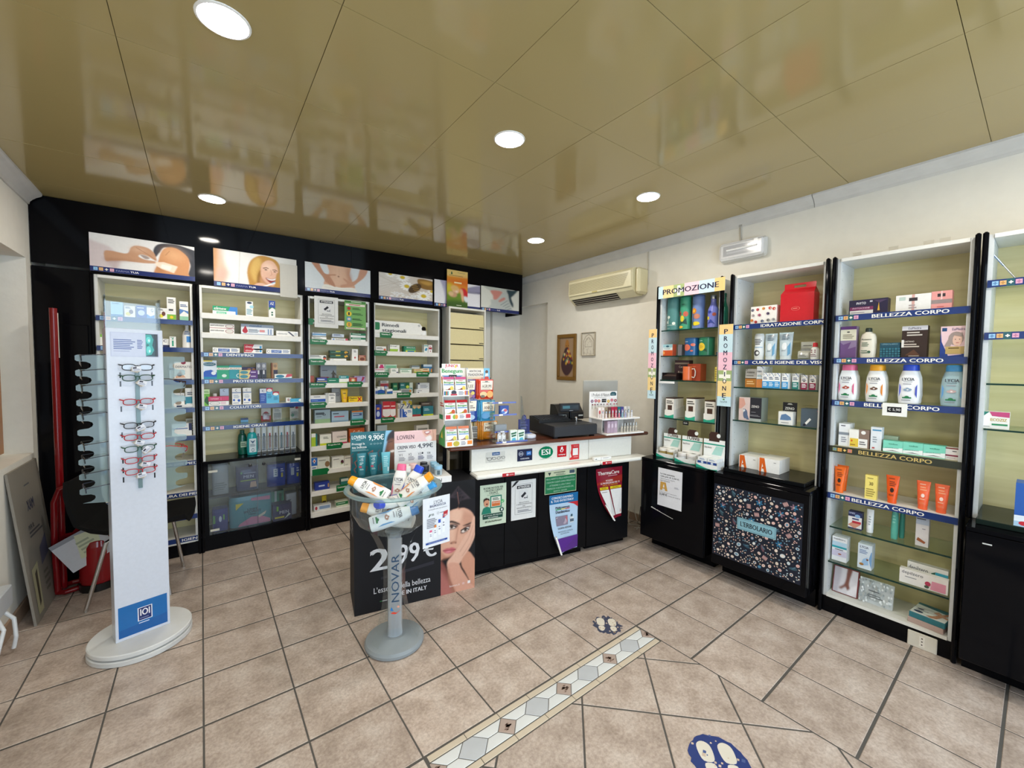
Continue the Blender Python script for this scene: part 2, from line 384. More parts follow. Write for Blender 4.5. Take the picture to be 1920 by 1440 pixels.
# ceiling: slab with square cream panels
ce = MB('matte').box(XL - .1, XR + .1, YF - .1, YB + .1, .003, .12, '5f5638')
ceiling = put('ceiling', ce.mesh('ceiling'), loc=(0, 0, CA[2]), kind='structure')
ceiling.rotation_euler = (math.atan(CA[1]), -math.atan(CA[0]), 0)
PP = .597; pan = MB('panel').box(-PP / 2 + .0011, PP / 2 - .0011, -PP / 2 + .0011, PP / 2 - .0011, 0, .006, CREAM, b=.0004).mesh('panel')
for i in range(-5, 3):
    for j in range(-5, 6):
        x, y = .152 + PP * (i + .5), .01 + PP * (j + .5)
        o = part(ceiling, 'panel', pan, loc=(x, y, random.uniform(-.0006, .0006)))
        o.rotation_euler = (random.uniform(-.0008, .0008), random.uniform(-.0008, .0008), 0)
ZT = 2.9
def struct(name, mb): return put(name, mb.mesh(name), kind='structure')
wl = MB('wall'); NZ0, NZ1, NY0, NY1 = .93, 2.188, 1.5, 2.58
for b in ((YF - .1, NY0, 0, ZT), (NY1, YB + .1, 0, ZT), (NY0, NY1, 0, NZ0), (NY0, NY1, NZ1, ZT)): wl.box(XL - .2, XL, b[0], b[1], b[2], b[3], WALL)
wl.box(XL - .22, XL - .16, NY0, NY1, NZ0, NZ1, WALL); struct('wall_left', wl)
wr = MB('wall'); RZ, RY = 2.317, 2.36
wr.box(XR, XR + .2, YF - .1, RY, 0, ZT, WALL).box(XR, XR + .2, RY, YB + .1, RZ, ZT, WALL).box(XR + .07, XR + .2, RY, YB + .1, 0, RZ, WALL); struct('wall_right', wr)
struct('wall_back', MB('wall').box(XL - .1, XR + .1, YB, YB + .15, 0, ZT, WALL).box(.98, 1.13, YB - .05, YB, 0, ZT, WALL))
wf = MB('wall').box(XL, -2.6, YF - .15, YF, 0, ZT, WALL).box(1.1, XR, YF - .15, YF, 0, ZT, WALL).box(-2.6, 1.1, YF - .15, YF, 2.4, ZT, WALL).box(-2.6, 1.1, YF - .15, YF, 0, .12, WALL); struct('wall_front', wf)
wn = MB('satin'); 
for x in (-2.6, -1.4, -.15, 1.06): wn.box(x, x + .05, YF - .1, YF - .04, .12, 2.4, '3a3c40')
wn.box(-2.6, 1.1, YF - .1, YF - .04, 2.35, 2.4, '3a3c40').box(-2.6, 1.1, YF - .1, YF - .04, .12, .17, '3a3c40'); w1 = struct('window_1', wn)
def cornice(name, x, sg, y0, y1, cut=None):
    mb = MB('satin'); prof = [(0, -.075), (.012, -.078), (.016, -.06), (.028, -.045), (.045, -.03), (.062, -.02), (.07, -.012), (.072, .01), (0, .01)]
    if sg < 0: prof = [(-a, b) for a, b in prof]
    n = max(1, int((y1 - y0) / .5)); rg = []
    for k in range(n + 1):
        y = y0 + (y1 - y0) * k / n; rg.append([(x + a, y, zc(x, y) + b) for a, b in (prof if sg < 0 else prof[::-1])])
    mb.loft(rg, 'd2cfca', smooth=False); return mb
t1 = struct('trim_1', cornice('', XR, -1, -.385, 2.99)); put('cornice_length', cornice('', XR, -1, -2.85, -.389).mesh('cornice'), t1)
struct('trim_2', cornice('', XL, 1, -2.85, 2.64))
bb = MB('satin').box(XR - .012, XR, .72, 2.35, 0, .075, 'a98f7a', b=.003).box(XR - .014, XR, .72, 2.35, .075, .083, 'd8d2c6'); struct('baseboard_right', bb)
struct('baseboard_left', MB('satin').box(XL, XL + .012, -1, 2.62, 0, .09, 'a58a74', b=.003))
# black glossy fascia over the shelving, with an end panel down to the floor
BK = '0b0b0e'
fa = thing('fascia_board', 'glossy black fascia running above the back shelving under the ceiling', 'fascia', (0, 2.66, 0))
for x0, x1 in ((-2.895, -.862), (-.860, 1.235)):
    mb = MB('laquer'); z0 = 2.178
    v = [(x, y, z) for x in (x0, x1) for y, z in ((0, z0), (0, zc(x, 2.66) - .004), (.02, zc(x, 2.68) - .004), (.02, z0))]
    mb.add(v, [(3, 2, 1, 0), (4, 5, 6, 7), (0, 1, 5, 4), (1, 2, 6, 5), (2, 3, 7, 6), (3, 0, 4, 7)], BK); part(fa, 'board', mb)
part(fa, 'batten', MB('laquer').box(-2.62, .10, 0, .02, 2.142, 2.1775, BK))
part(fa, 'return_board', MB('laquer').box(1.215, 1.235, .02, .33, 2.178, 2.66, BK))
mb = MB('laquer').box(-2.895, -2.63, 0, .03, 0, 2.158, BK).box(-2.80, -2.64, -.012, 0, 0, 1.78, BK, b=.004)
thing('end_panel', 'tall glossy black panel beside the leftmost shelving bay', 'panel', (0, 2.66, 0), mb=mb)
for i, (x, y, t) in enumerate(((-1.94, .305, 'nearest the left camera side'), (-.745, .305, 'in the middle of the ceiling'), (-1.94, 2.08, 'just in front of the black fascia'), (.452, .305, 'nearest the right wall lamp'), (.452, 1.49, 'farthest, near the air conditioner'), (-1.94, -1.5, '@left'), (-.745, -1.5, '@middle'), (.452, -1.5, '@right'))):
    z = zc(x, y); lb = ('round recessed ceiling downlight ' + t) if t[0] != '@' else f'round recessed ceiling downlight behind the viewpoint, {t[1:]} one'
    L_ = thing('ceiling_downlight', lb, 'light', (x, y, z), group='recessed ceiling downlights')
    part(L_, 'trim_ring', MB('plastic').lathe([(.075, .002), (.080, -.001), (.079, -.004), (.072, -.006), (.072, .002)], 'w', n=32, caps=(0, 0)))
    part(L_, 'diffuser', MB('lamp').lathe([(.0715, -.0055), (.06, -.0062), (.0, -.0066)], 'w', n=32, caps=(0, 0)))
# ------------------------------------------------------------------ shelving bays
WH, GY = 'e4e3dd', 'd5d8d8'
SH = {}; SHO = {}
ICON = [('9cc8ea', .62), ('e2b57c', .62), ('f0eee0', 0), ('e0a6c0', .62)]
def strip(txt, x0, x1, w, h, fr, icons=1, bg='1c3570', fg='f0efe8', d=.006, off=.015, sz=.021, pt=.0245, dim=0):
    mb = MB('gloss'); mb.box(0, w, -.003, 0, -h, 0, bg)
    if icons:
        zz = -h / 2; mb.face([(off + 1.86 * pt, -.0032, -h), (off + 2.9 * pt, -.0032, -h), (off + 2.9 * pt, -.0032, 0), (off + 1.86 * pt, -.0032, 0)], '2a5a66' if not dim else bg)
        for i, (c, k) in enumerate(ICON):
            if dim: c = ['8a9a6a', 'd29a4a', 'e8c870', 'cf8a5a'][i]
            xc = off + sz / 2 + i * pt
            if i != 2: mb.box(xc - sz / 2, xc + sz / 2, -.0036, -.003, zz - sz / 2, zz + sz / 2, c)
            e, t = sz * .34, sz * .1 if i != 2 else sz * .12
            cc = 'f4f2e4' if i == 2 and not dim else c if i == 2 else '5f86b8' if i == 0 else 'c08a50' if i == 1 else 'b87898'
            for a, b, yy in ((e, t, -.0041), (t, e, -.0045)): mb.face([(xc - a, yy, zz - b), (xc + a, yy, zz - b), (xc + a, yy, zz + b), (xc - a, yy, zz + b)], cc)
    if txt: mb.text(txt, (x0, -.0034, -h * .78), (1, 0, 0), (0, 0, 1), x1 - x0, h * .56, fg, 1)
    return mb
def bay(key, fr, x0, x1, zt, z0, label, shelves, dep=.29, sidec=WH, base=None, crop=(0, 0, 1), holes=False, plinth=True):
    """shelves: (z, kind, text, px0, px1)"""
    xc = (x0 + x1) / 2; w = x1 - x0; h = w / 2
    t = thing('shelving_bay', label, 'shelving', fr.W(xc, 0), fr.a, 'fitted shelving bays')
    for sg in (-1, 1):
        mb = MB('card').box(sg * h - (.016 if sg > 0 else 0), sg * h + (.016 if sg < 0 else 0), .012, dep, z0, zt, sidec)
        if holes:
            for yy in (.05, dep - .06):
                for k in range(int((zt - z0) / .055)):
                    z = z0 + .05 + k * .055; X = sg * (h - .0165); mb.face([(X, yy - sg * .003 * math.cos(a), z + .003 * math.sin(a)) for a in (0, 1.05, 2.09, 3.14, 4.19, 5.24)], '3a3a38')
        part(t, 'side_panel', mb)
        q = h + .0105 if sg > 0 else -h - .0105
        part(t, 'post', MB('laquer').box(q - .0103, q + .0103, -.02, .02, 0 if not base else base, zt + (.012 if fr is RIGHT else 0), BK, b=.007))
    part(t, 'back_panel', MB('laminate').box(-h, h, dep, dep + .012, z0, zt, 'w'))
    part(t, 'top_panel', MB('card').box(-h + .017, h - .017, .004, dep, zt - .02, zt, WH))
    if plinth: part(t, 'plinth', MB('laquer').box(-h - .02, h + .02, .012, dep, 0, z0 - .002, BK))
    if plinth: part(t, 'bottom_board', MB('card').box(-h + .017, h - .017, .006, dep, z0, z0 + .018, WH))
    for i, (z, kd, tx, a, b) in enumerate(shelves):
        SH[f'{key}{i}'] = (fr, z, label); gl = kd in ('glass', 'gstrip')
        s = part(t, 'shelf', MB('glass').box(-h + .018, h - .018, .012, dep - .002, z - .009, z - .0005, 'w') if gl else MB('card').box(-h + .017, h - .017, .02, dep - .001, z - .02, z - .0005, WH if kd != 'olive' else 'a8a37c'))
        SHO[f'{key}{i}'] = s
        if gl: part(s, 'glass_edge', MB('glassedge').box(-h + .018, h - .018, .008, .0118, z - .009, z - .0005, '3a6a5c'))
        big = fr is BACK; kw = dict(off=.02, sz=.025, pt=.031) if big else {}
        if kd in ('strip', 'gstrip', 'olive'):
            lx0 = fr.un(a, 720, .01)[0] - xc + h if tx else 0; lx1 = fr.un(b, 720, .01)[0] - xc + h if tx else 0
            mb = strip(tx, lx0, lx1, w - .004, .036, fr, 1, **kw) if kd != 'olive' else strip(tx, lx0, lx1, w - .004, .04, fr, 1, '2c3026', 'c9ae68', dim=1, **kw)
            part(s, 'label_strip', mb, loc=(-h + .002, .006, z))
        if kd == 'lip': part(s, 'price_rail', MB('card').box(-h + .004, h - .004, .008, .018, z - .043, z + .002, 'eceae4', b=.003))
    return t
TAGS = []
def tags(key, bayobj, cr, items):
    """green arrow tags on the rails: (x0,x1,ytop,ybot,text) in photograph crop pixels"""
    fr, z, lb = SH[key]; ox, oy, sc = cr
    sh = SHO[key]
    for x0, x1, y0, y1, tx in items:
        a, za = fr.un(ox + x0 / sc, oy + y0 / sc, .004); b, _ = fr.un(ox + x1 / sc, oy + y0 / sc, .004); _, zb = fr.un(ox + x0 / sc, oy + y1 / sc, .004)
        w = b - a; h = za - zb; mb = MB('card'); e = h * .28
        mb.prism([(0, 0, 0), (w - e, 0, 0), (w - e, 0, h * .3), (w, 0, h * .62), (w - e, 0, h), (0, 0, h)], (0, -.002, 0), '0b6b38')
        if tx: mb.text(tx, (w * .1, -.0024, h * .52), (1, 0, 0), (0, 0, 1), w * .72, h * .28, 'f2f2ea', 1)
        p = fr.W(a, .004, zb); inv = bayobj.location; l = np.array(p) - np.array(inv); ca, sa = math.cos(-fr.a), math.sin(-fr.a)
        part(sh, 'shelf_tag', mb, loc=(l[0] * ca - l[1] * sa, l[0] * sa + l[1] * ca, l[2]))
# ------------------------------------------------------------------ goods on the shelves
LAB = set()
def lid(mb, w, d, z): return mb
def goods(kind, w, h, c, ops, o, dep):
    """returns root mesh + list of (part name, mesh): local x 0..w, y 0..dep, z 0..h, front towards -y"""
    parts = []; P, ux, uz = (0, -.0004, 0), (1, 0, 0), (0, 0, 1)
    side = o.get('side', c)
    if kind == 'box':
        mb = MB(o.get('m', 'card')).box(0, w, 0, dep, 0, h, side, front=c); mb.ink(ops, P, ux, uz, w, h)
    elif kind == 'hang':     # blister card with a hanging slot
        mb = MB('card').box(0, w, dep * .8, dep * .8 + .003, 0, h, c); mb.ink(ops, (0, dep * .8 - .0004, 0), ux, uz, w, h)
        parts.append(('blister', MB('film').box(w * .12, w * .88, 0, dep * .8 - .001, h * .06, h * .62, 'w', b=min(.006, dep * .3))))
    elif kind == 'bag':      # soft plastic pack, bulging
        rg = []
        for k in range(9):
            f = k / 8; s_ = .80 + .20 * math.sin(math.pi * min(1, max(0, f))) ** .4; y = dep * .5; r = []
            for j in range(20):
                a = 2 * math.pi * j / 20; ex = lambda q: math.copysign(abs(q) ** .45, q)
                r.append((w / 2 + ex(math.cos(a)) * w / 2 * (.93 + .07 * s_), y + ex(math.sin(a)) * y * s_, h * f))
            rg.append(r)
        mb = MB('gloss').loft(rg, c); mb.ink(ops, (w * .06, -.002, h * .04), ux, uz, w * .88, h * .9)
    elif kind == 'bottle':   # flat shampoo bottle with a wide cap
        cw, ch = o.get('cap_w', .62), o.get('cap_h', .16); hb = h * (1 - ch); prof = o.get('prof', [(0, .86), (.02, .92), (.25, 1), (.55, .97), (.8, .9), (.92, .76), (.97, cw + .06), (1, cw)])
        rg = []
        for f, s_ in prof:
            r = []
            for j in range(24):
                a = 2 * math.pi * j / 24; r.append((w / 2 + math.copysign(abs(math.cos(a)) ** .7, math.cos(a)) * w / 2 * s_, dep / 2 + math.copysign(abs(math.sin(a)) ** .8, math.sin(a)) * dep / 2 * (.6 + .4 * s_), hb * f))
            rg.append(r)
        mb = MB(o.get('m', 'plastic')).loft(rg, c)
        mb.ink(ops, (0, -.0006, 0), ux, uz, w, hb)
        cp = MB('plastic'); rr = []
        for f, s_ in ((0, 1), (.75, .97), (.95, .9), (1, .8)):
            rr.append([(w / 2 + math.copysign(abs(math.cos(2 * math.pi * j / 20)) ** .7, math.cos(2 * math.pi * j / 20)) * w / 2 * cw * s_, dep / 2 + math.sin(2 * math.pi * j / 20) * dep / 2 * .8 * s_, hb + .001 + (h - hb) * f) for j in range(20)])
        cp.loft(rr, o.get('cap', 'w')); parts.append(('cap', cp))
    elif kind == 'round':    # round flask
        cw, ch = o.get('cap_w', .45), o.get('cap_h', .14); hb = h * (1 - ch); r = w / 2
        mb = MB(o.get('m', 'plastic')).lathe([(r * s_, hb * f) for f, s_ in o.get('prof', [(0, .9), (.02, 1), (.7, 1), (.86, .8), (.93, .5), (1, cw)])], c, r, dep / 2, n=22)
        PR = o.get('prof', [(0, .9), (.02, 1), (.7, 1), (.86, .8), (.93, .5), (1, cw)])
        def bend(x, y, z): a = (x / w - .5) * 2.0; R_ = r * float(np.interp(z / hb, [p[0] for p in PR], [p[1] for p in PR])) * 1.014 + .0006 - y; return (r + R_ * math.sin(a), dep / 2 - R_ * math.cos(a), z)
        k = len(mb.f); mb.ink(ops, (0, 0, 0), ux, uz, w, hb); mb.wrap(k, bend, w / 10)
        parts.append(('cap', MB(o.get('capm', 'plastic')).lathe([(r * cw * 1.05, hb + .001), (r * cw * 1.05, h * .985), (r * cw * .8, h)], o.get('cap', 'w'), r, dep / 2, n=18)))
    elif kind == 'tube':     # cream tube standing on its cap, crimped top
        ch = o.get('cap_h', .14); hb = h * (1 - ch); z0 = h * ch; rg = []; bw = o.get('bw', .72)
        for f in (0, .03, .3, .6, .85, .95, 1):
            ww = w / 2 * (bw + (1 - bw) * f); dd = dep / 2 * (1 - f) ** .8 * .9 + .0015
            rg.append([(w / 2 + ww * math.cos(2 * math.pi * j / 20), dep / 2 + dd * math.sin(2 * math.pi * j / 20), z0 + hb * f) for j in range(20)])
        mb = MB(o.get('m', 'plastic')).loft(rg, c)
        def bend(x, y, z): f = (z - z0) / hb; W2 = w / 2 * (bw + (1 - bw) * f); dd = dep / 2 * max(0, 1 - f) ** .8 * .9 + .0015; t = min(.98, abs(x - w / 2) / W2); return (x, dep / 2 - dd * math.sqrt(1 - t * t) - .0012 + y, z)
        k = len(mb.f); mb.ink(ops, (w * .14, 0, z0), ux, uz, w * .72, hb * .98); mb.wrap(k, bend, w / 10)
        parts.append(('cap', MB('plastic').lathe([(w * bw / 2 * .93, 0), (w * bw / 2 * .97, z0 * .1), (w * bw / 2 * .93, z0)], o.get('cap', c), w / 2, dep / 2, n=20, sy=dep / w * .95 / bw)))
    elif kind == 'jar':
        r = w / 2; hb = h * .62
        mb = MB(o.get('m', 'gloss')).lathe([(r * .88, 0), (r * .96, h * .05), (r * .96, hb * .9), (r * .85, hb)], c, r, r, n=20)
        k = len(mb.f); mb.ink(ops, (0, 0, 0), ux, uz, w, hb); mb.wrap(k, lambda x, y, z: (r + (r * .985 - y) * math.sin((x / w - .5) * 1.8), r - (r * .985 - y) * math.cos((x / w - .5) * 1.8), z), w / 8)
        parts.append(('lid', MB('plastic').lathe([(r, hb + .0005), (r, h * .97), (r * .93, h)], o.get('cap', 'w'), r, r, n=20)))
    elif kind == 'pouch':    # flat pouch, crimped top and bottom
        rg = []
        for f, q in ((0, .05), (.06, .1), (.2, .8), (.5, 1), (.8, .7), (.94, .1), (1, .05)):
            rg.append([(w / 2 + math.copysign(abs(math.cos(a)) ** .5, math.cos(a)) * w / 2, dep / 2 + math.sin(a) * dep / 2 * q, h * f) for a in (2 * math.pi * j / 16 for j in range(16))])
        mb = MB('gloss').loft(rg, c); mb.ink(ops, (w * .02, -.0012, 0), ux, uz, w * .96, h)
    return mb, parts
NAMES = dict(box=('medicine_box', 'box'), hang=('blister_card', 'pack'), bag=('pad_pack', 'pack'), bottle=('shampoo_bottle', 'bottle'), round=('flask', 'bottle'), tube=('cream_tube', 'tube'), jar=('cream_jar', 'jar'), pouch=('sweet_pouch', 'pouch'))
def place(fr, d, x, z, kind, w, h, dep, c, ops, label, group, o):
    nm, ct = NAMES[kind]; nm = o.get('name', nm); ct = o.get('cat', ct)
    mb, ps = goods(kind, w, h, c, ops, o, dep)
    # origin at the base centre
    sh = lambda m: [(p[0] - w / 2, p[1] - dep / 2, p[2]) for p in m.v]
    mb.v = sh(mb); r = thing(nm, label, ct, fr.W(x + w / 2, d + dep / 2, z), fr.a + math.radians(o.get('turn', 0)), group, mb)
    for n, m in ps: m.v = sh(m); part(r, n, m)
    return r
def row(key, cr, where, items, d=.045, dep=.06, group=None):
    """items: (kind, x0, x1, ytop, colour, ink, description, options) - pixels of the crop cr=(ox,oy,scale)"""
    fr, z, _ = SH[key]; ox, oy, sc = cr
    for it in items:
        kind, x0, x1, yt, c, ops, desc = it[:7]; o = it[7] if len(it) > 7 else {}
        dd, de = o.get('d', d), o.get('dep', dep); lift = o.get('up', 0)
        a, za = fr.un(ox + x0 / sc, oy + yt / sc, dd); b, _ = fr.un(ox + x1 / sc, oy + yt / sc, dd)
        h = za - z - lift; w = b - a
        if kind in ('jar', 'round') : de = w
        lb = desc + ' ' + where
        r = place(fr, dd, a, z + lift + .0003, kind, w, h, de, c, ops, lb, group, o)
        g = o.get('gap', .004)
        for k in range(o.get('rep', 0)):
            q = fr.W(a + w / 2, dd + de / 2 + (de + g) * (k + 1), z + lift + .0003)
            clone(r, loc=q, label=desc + [', second', ', third', ', fourth', ', fifth'][k] + ' back, ' + where)
# ------------------------------------------------------------------ the bays along the back
def bays():
    st = lambda *a: a
    B = {}
    B['L1'] = bay('L1', BACK, -2.605, -2.064, 2.14, .10, 'white shelving bay with blue strips, half hidden by the glasses stand', [(1.855, 'strip', '', 0, 0), (1.643, 'strip', '', 0, 0), (1.393, 'strip', '', 0, 0), (1.174, 'strip', '', 0, 0), (.953, 'strip', 'E', 324, 330), (.755, 'strip', 'CURA DEI PIEDI', 284, 370), (.51, 'strip', 'CURA DEI PIEDI', 297, 371.5), (.326, 'strip', '', 0, 0), (.15, 'strip', 'IGIENE', 333, 369)])
    B['L2'] = bay('L2', BACK, -2.022, -1.289, 2.14, .735, 'white shelving bay of toothpaste and dental goods with blue lettered strips', [(1.923, 'lip', '', 0, 0), (1.768, 'lip', '', 0, 0), (1.612, 'strip', 'DENTIFRICI', 425, 476.3), (1.396, 'strip', 'PROTESI DENTARIE', 436.8, 522), (1.18, 'strip', 'COLLUTTORI', 429, 487.7), (1.017, 'gstrip', 'IGIENE ORALE', 435.7, 499)], plinth=False, base=.736)
    B['L3'] = bay('L3', BACK, -1.246, -.694, 2.14, .10, 'white shelving bay with green tags, two notices hung at its top', [(z, 'lip', '', 0, 0) for z in (1.937, 1.752, 1.56, 1.347, 1.158, .973, .761, .536, .34, .146)])
    B['L4'] = bay('L4', BACK, -.652, .075, 2.14, .10, 'white shelving bay of seasonal remedies left of the drawer unit', [(z, 'lip', '', 0, 0) for z in (1.843, 1.662, 1.438, 1.224, .973, .76, .54, .30)])
    B['R1'] = bay('R1', RIGHT, -.60, -.09, 2.2, .78, 'glass shelved bay under the promotion sign on the right wall', [(z, 'glass', '', 0, 0) for z in (1.84, 1.627, 1.424, 1.106)], sidec=GY, base=.78, holes=True, plinth=False)
    B['R2'] = bay('R2', RIGHT, .005, .556, 2.2, .78, 'glass shelved bay holding the red carton bag at its top', [(1.843, 'gstrip', 'IDRATAZIONE CORPO', 1422.5, 1546.5), (1.588, 'gstrip', 'CURA E IGIENE DEL VISO', 1409, 1546), (1.392, 'glass', '', 0, 0), (1.15, 'glass', '', 0, 0)], sidec=GY, base=.78, holes=True, plinth=False)
    B['R3'] = bay('R3', RIGHT, .61, 1.167, 2.2, .10, 'tall beauty shelving bay reaching the floor on the right wall', [(1.856, 'gstrip', 'BELLEZZA CORPO', 1628, 1772), (1.598, 'gstrip', 'BELLEZZA CORPO', 1623, 1766), (1.339, 'gstrip', 'BELLEZZA CORPO', 1621.6, 1764), (1.055, 'olive', 'BELLEZZA CORPO', 1615.4, 1755.4), (.761, 'strip', 'BELLEZZA CORPO', 1607, 1746), (.55, 'glass', '', 0, 0), (.328, 'glass', '', 0, 0)], sidec=GY, holes=True)
    B['R4'] = bay('R4', RIGHT, 1.213, 1.77, 2.2, .78, 'nearly empty glass shelved bay cut by the right edge', [(1.974, 'gstrip', '', 0, 0), (1.717, 'gstrip', '', 0, 0), (1.466, 'glass', '', 0, 0), (1.24, 'glass', '', 0, 0)], sidec=GY, base=.78, holes=True, plinth=False)
    SH['L2b'] = (BACK, .736, ''); SH['L2c'] = (BACK, .43, ''); SH['L2d'] = (BACK, .125, ''); SH['R1b'] = (RIGHT, .781, ''); SH['R2b'] = (RIGHT, .806, ''); SH['R3b'] = (RIGHT, .1185, ''); SH['R4b'] = (RIGHT, .806, '')
    return B
B = bays()
A1, A2, A3, A4 = (160, 420, 5.54), (0, 660, 4.8), (370, 440, 5.54), (370, 640, 6.54)
A5, A6, A7, A8 = (570, 600, 7.2), (570, 760, 6.546), (370, 820, 6.54), (560, 480, 6)
t3 = B['L3']; t4 = B['L4']
tags('L30', t3, A8, [(105, 180, 700, 770, '')])
tags('L31', t3, A5, [(80, 322, 255, 325, 'Traumi_e_dolori'.replace('_', ' '))]); tags('L32', t3, A5, [(66, 300, 530, 605, 'Traumi e dolori')])
tags('L33', t3, A5, [(75, 305, 848, 915, 'Mal di testa'), (585, 800, 832, 905, 'Dolori mestruali')]); tags('L34', t3, A5, [(80, 315, 1115, 1195, 'Digestione e acidità')]); tags('L35', t3, A5, [(625, 840, 1352, 1425, 'Intestino')])
tags('L36', t3, A6, [(275, 482, 468, 540, 'Regolarità')]); tags('L37', t3, A6, [(100, 312, 790, 868, '')]); tags('L38', t3, A6, [(398, 560, 985, 1060, 'Lassativi')])
tags('L40', t4, A5, [(1025, 1198, 165, 235, 'Vitamina C')]); tags('L41', t4, A5, [(942, 1132, 408, 480, 'Tosse e gola')]); tags('L42', t4, A5, [(955, 1155, 705, 775, 'Febbre'), (1518, 1698, 700, 765, 'Febbre e influenza')])
tags('L43', t4, A5, [(1255, 1450, 982, 1050, 'Raffreddore')]); tags('L44', t4, A5, [(1038, 1235, 1318, 1390, 'Naso e orecchie')])
G1, G2, G3, G4 = 'dressings and drops in the leftmost bay', 'dental goods in the toothpaste bay', 'boxed remedies in the green tagged bay', 'boxed remedies in the seasonal bay'
LEM = 'e .35 .3 .25 .16 e8d83a;e .62 .5 .2 .2 6a3a2a;s 2 .1 .75 .6 .92 4a4a4a'
row('L10', A1, 'on top shelf of leftmost bay', [
 ('box', 262, 385, 805, 'a8d3ea', 'r 0 0 1 .16 2a6ea6;s 2 .1 .84 .8 .93 4a6a80', 'pale blue upright box'), ('box', 405, 515, 848, 'w', LEM, 'small white box with yellow and brown picture left'),
 ('box', 527, 632, 845, '233a96', 'e .5 .42 .34 .22 c9d4ea;s 1 .1 .74 .9 .86 e8eaf2', 'dark blue box with silver oval'), ('box', 636, 716, 866, 'w', 'p 3f7fc4 0 0 1 0 1 .35 .5 .2 0 .4;t G .55 .6 .85 .9 n', 'white box with blue wave'),
 ('box', 750, 848, 870, 'w', LEM, 'second white box with yellow and brown picture'), ('box', 844, 937, 758, 'w', 'r 0 0 1 .24 7fb83a;e .5 .12 .2 .06 y;s 3 .15 .72 .85 .92 4a4a4a;r .2 .4 .7 .48 4a4a4a', 'tall white box with lime green foot'),
 ('box', 976, 1067, 802, 'w', 'r 0 0 1 .22 8fc4a4;p 5a86c4 0 .3 .5 .5 1 .35 1 .5 0 .6;s 2 .1 .7 .9 .85 3a5a90', 'tall white box with blue swirl and green foot')], group=G1)
row('L11', A1, 'on second shelf of leftmost bay', [
 ('box', 130, 172, 1143, 'w', 'r 0 .75 1 1 7ab83a', 'white box with green lid at far left'), ('box', 770, 802, 1168, 'w', 'b C .2 .7 .8 .92 n;r 0 0 1 .3 n', 'narrow white box with navy letter'),
 ('box', 803, 872, 1192, 'w', 'b C .1 .6 .6 .9 n;r 0 0 1 .28 n', 'wide white box with navy foot', dict(d=.075)), ('box', 874, 940, 1168, 'w', 'b i .35 .12 .65 .85 1f9a78;s 1 .1 .88 .9 .95 g', 'white box with green letter'),
 ('round', 1000, 1105, 1048, 'w', 'r .45 .3 .9 .62 3f86c8;s 3 .2 .68 .85 .9 3a5a90', 'white saline bottle with blue panel', dict(cap='e4e6e6', cap_w=.35, cap_h=.17))], group=G1)
row('L12', A2, 'on third shelf of leftmost bay', [
 ('box', 1522, 1570, 105, 'w', 'r 0 .6 1 .72 n', 'white dressing box behind a wider one', dict(d=.1)), ('box', 1566, 1750, 88, 'f0ece4', 'r 0 .88 1 1 w;e .45 .95 .12 .09 8a2038;t DERMATESS .06 .66 .94 .78 2a2a3a;p d9a888 .05 .1 .55 .12 .4 .3 .3 .55 .12 .3;e .25 .27 .12 .09 3a2a24;r 0 0 1 .05 n', 'white dressing box with reclining figure')], group=G1)
row('L13', A2, 'on fourth shelf of leftmost bay', [
 ('box', 1545, 1660, 372, 'w', 't PRONTO .1 .72 .9 .88 2a2a3a;e .5 .35 .25 .15 9a8a7a', 'white box with grey oval'), ('box', 1665, 1760, 325, '2f8aa0', 'r 0 .55 1 1 w;s 2 .2 .62 .8 .8 n;r .1 .1 .8 .2 e8f0f0', 'teal box with white top'),
 ('box', 1560, 1750, 478, 'w', 'r 0 0 1 .3 c4ccd2;r .15 .3 .4 .8 2a3a5a', 'low flat white box in front', dict(d=.02, dep=.03))], group=G1)
row('L14', A2, 'on fifth shelf of leftmost bay', [('box', 1545, 1725, 650, 'w', 'r .85 .4 1 1 n;r 0 .55 .8 .62 5a7ab0', 'flat white box with navy end'), ('box', 1672, 1770, 600, 'c0bfae', 's 5 .1 .1 .9 .9 7a7a6a', 'grey printed sachet card', dict(d=.12))], group=G1)
row('L20', A3, 'on top shelf of toothpaste bay', [
 ('box', 158, 415, 736, 'w', 'p 1fa06e 0 .45 .62 .45 .7 1 0 1;p 3f86d0 .62 .45 1 .45 1 1 .7 1;r .92 0 1 .45 3f86d0;b elmex .05 .55 .55 .9 w;r .15 .06 .55 .34 6cc4a2;t elmex .18 .1 .5 .3 w', 'wide white toothpaste box with green and blue'),
 ('box', 503, 577, 690, 'w', 'e .5 .9 .35 .07 2a3a5a;e .8 .65 .3 .1 a8d8e8;s 5 .1 .1 .9 .5 5aa0b8', 'tall white narrow box with navy oval'), ('box', 742, 808, 685, 'w', 'r 0 .6 1 1 2a4aa0;b AZ .2 .76 .8 .92 w;p 3a8a5a 0 .45 .5 .62 1 .5 1 .6 0 .6;e .5 .32 .15 .05 2a6a4a;e .5 .18 .15 .05 2a6a4a', 'tall box with navy top')], group=G2)
PAR = 'r 0 0 .62 1 f4f1ea;e .8 .5 .17 .42 d8d4cc;o .8 .5 .17 .42 8a2030 .12;b parodontax .04 .35 .58 .75 2a2430;r 0 0 1 .08 b03048'
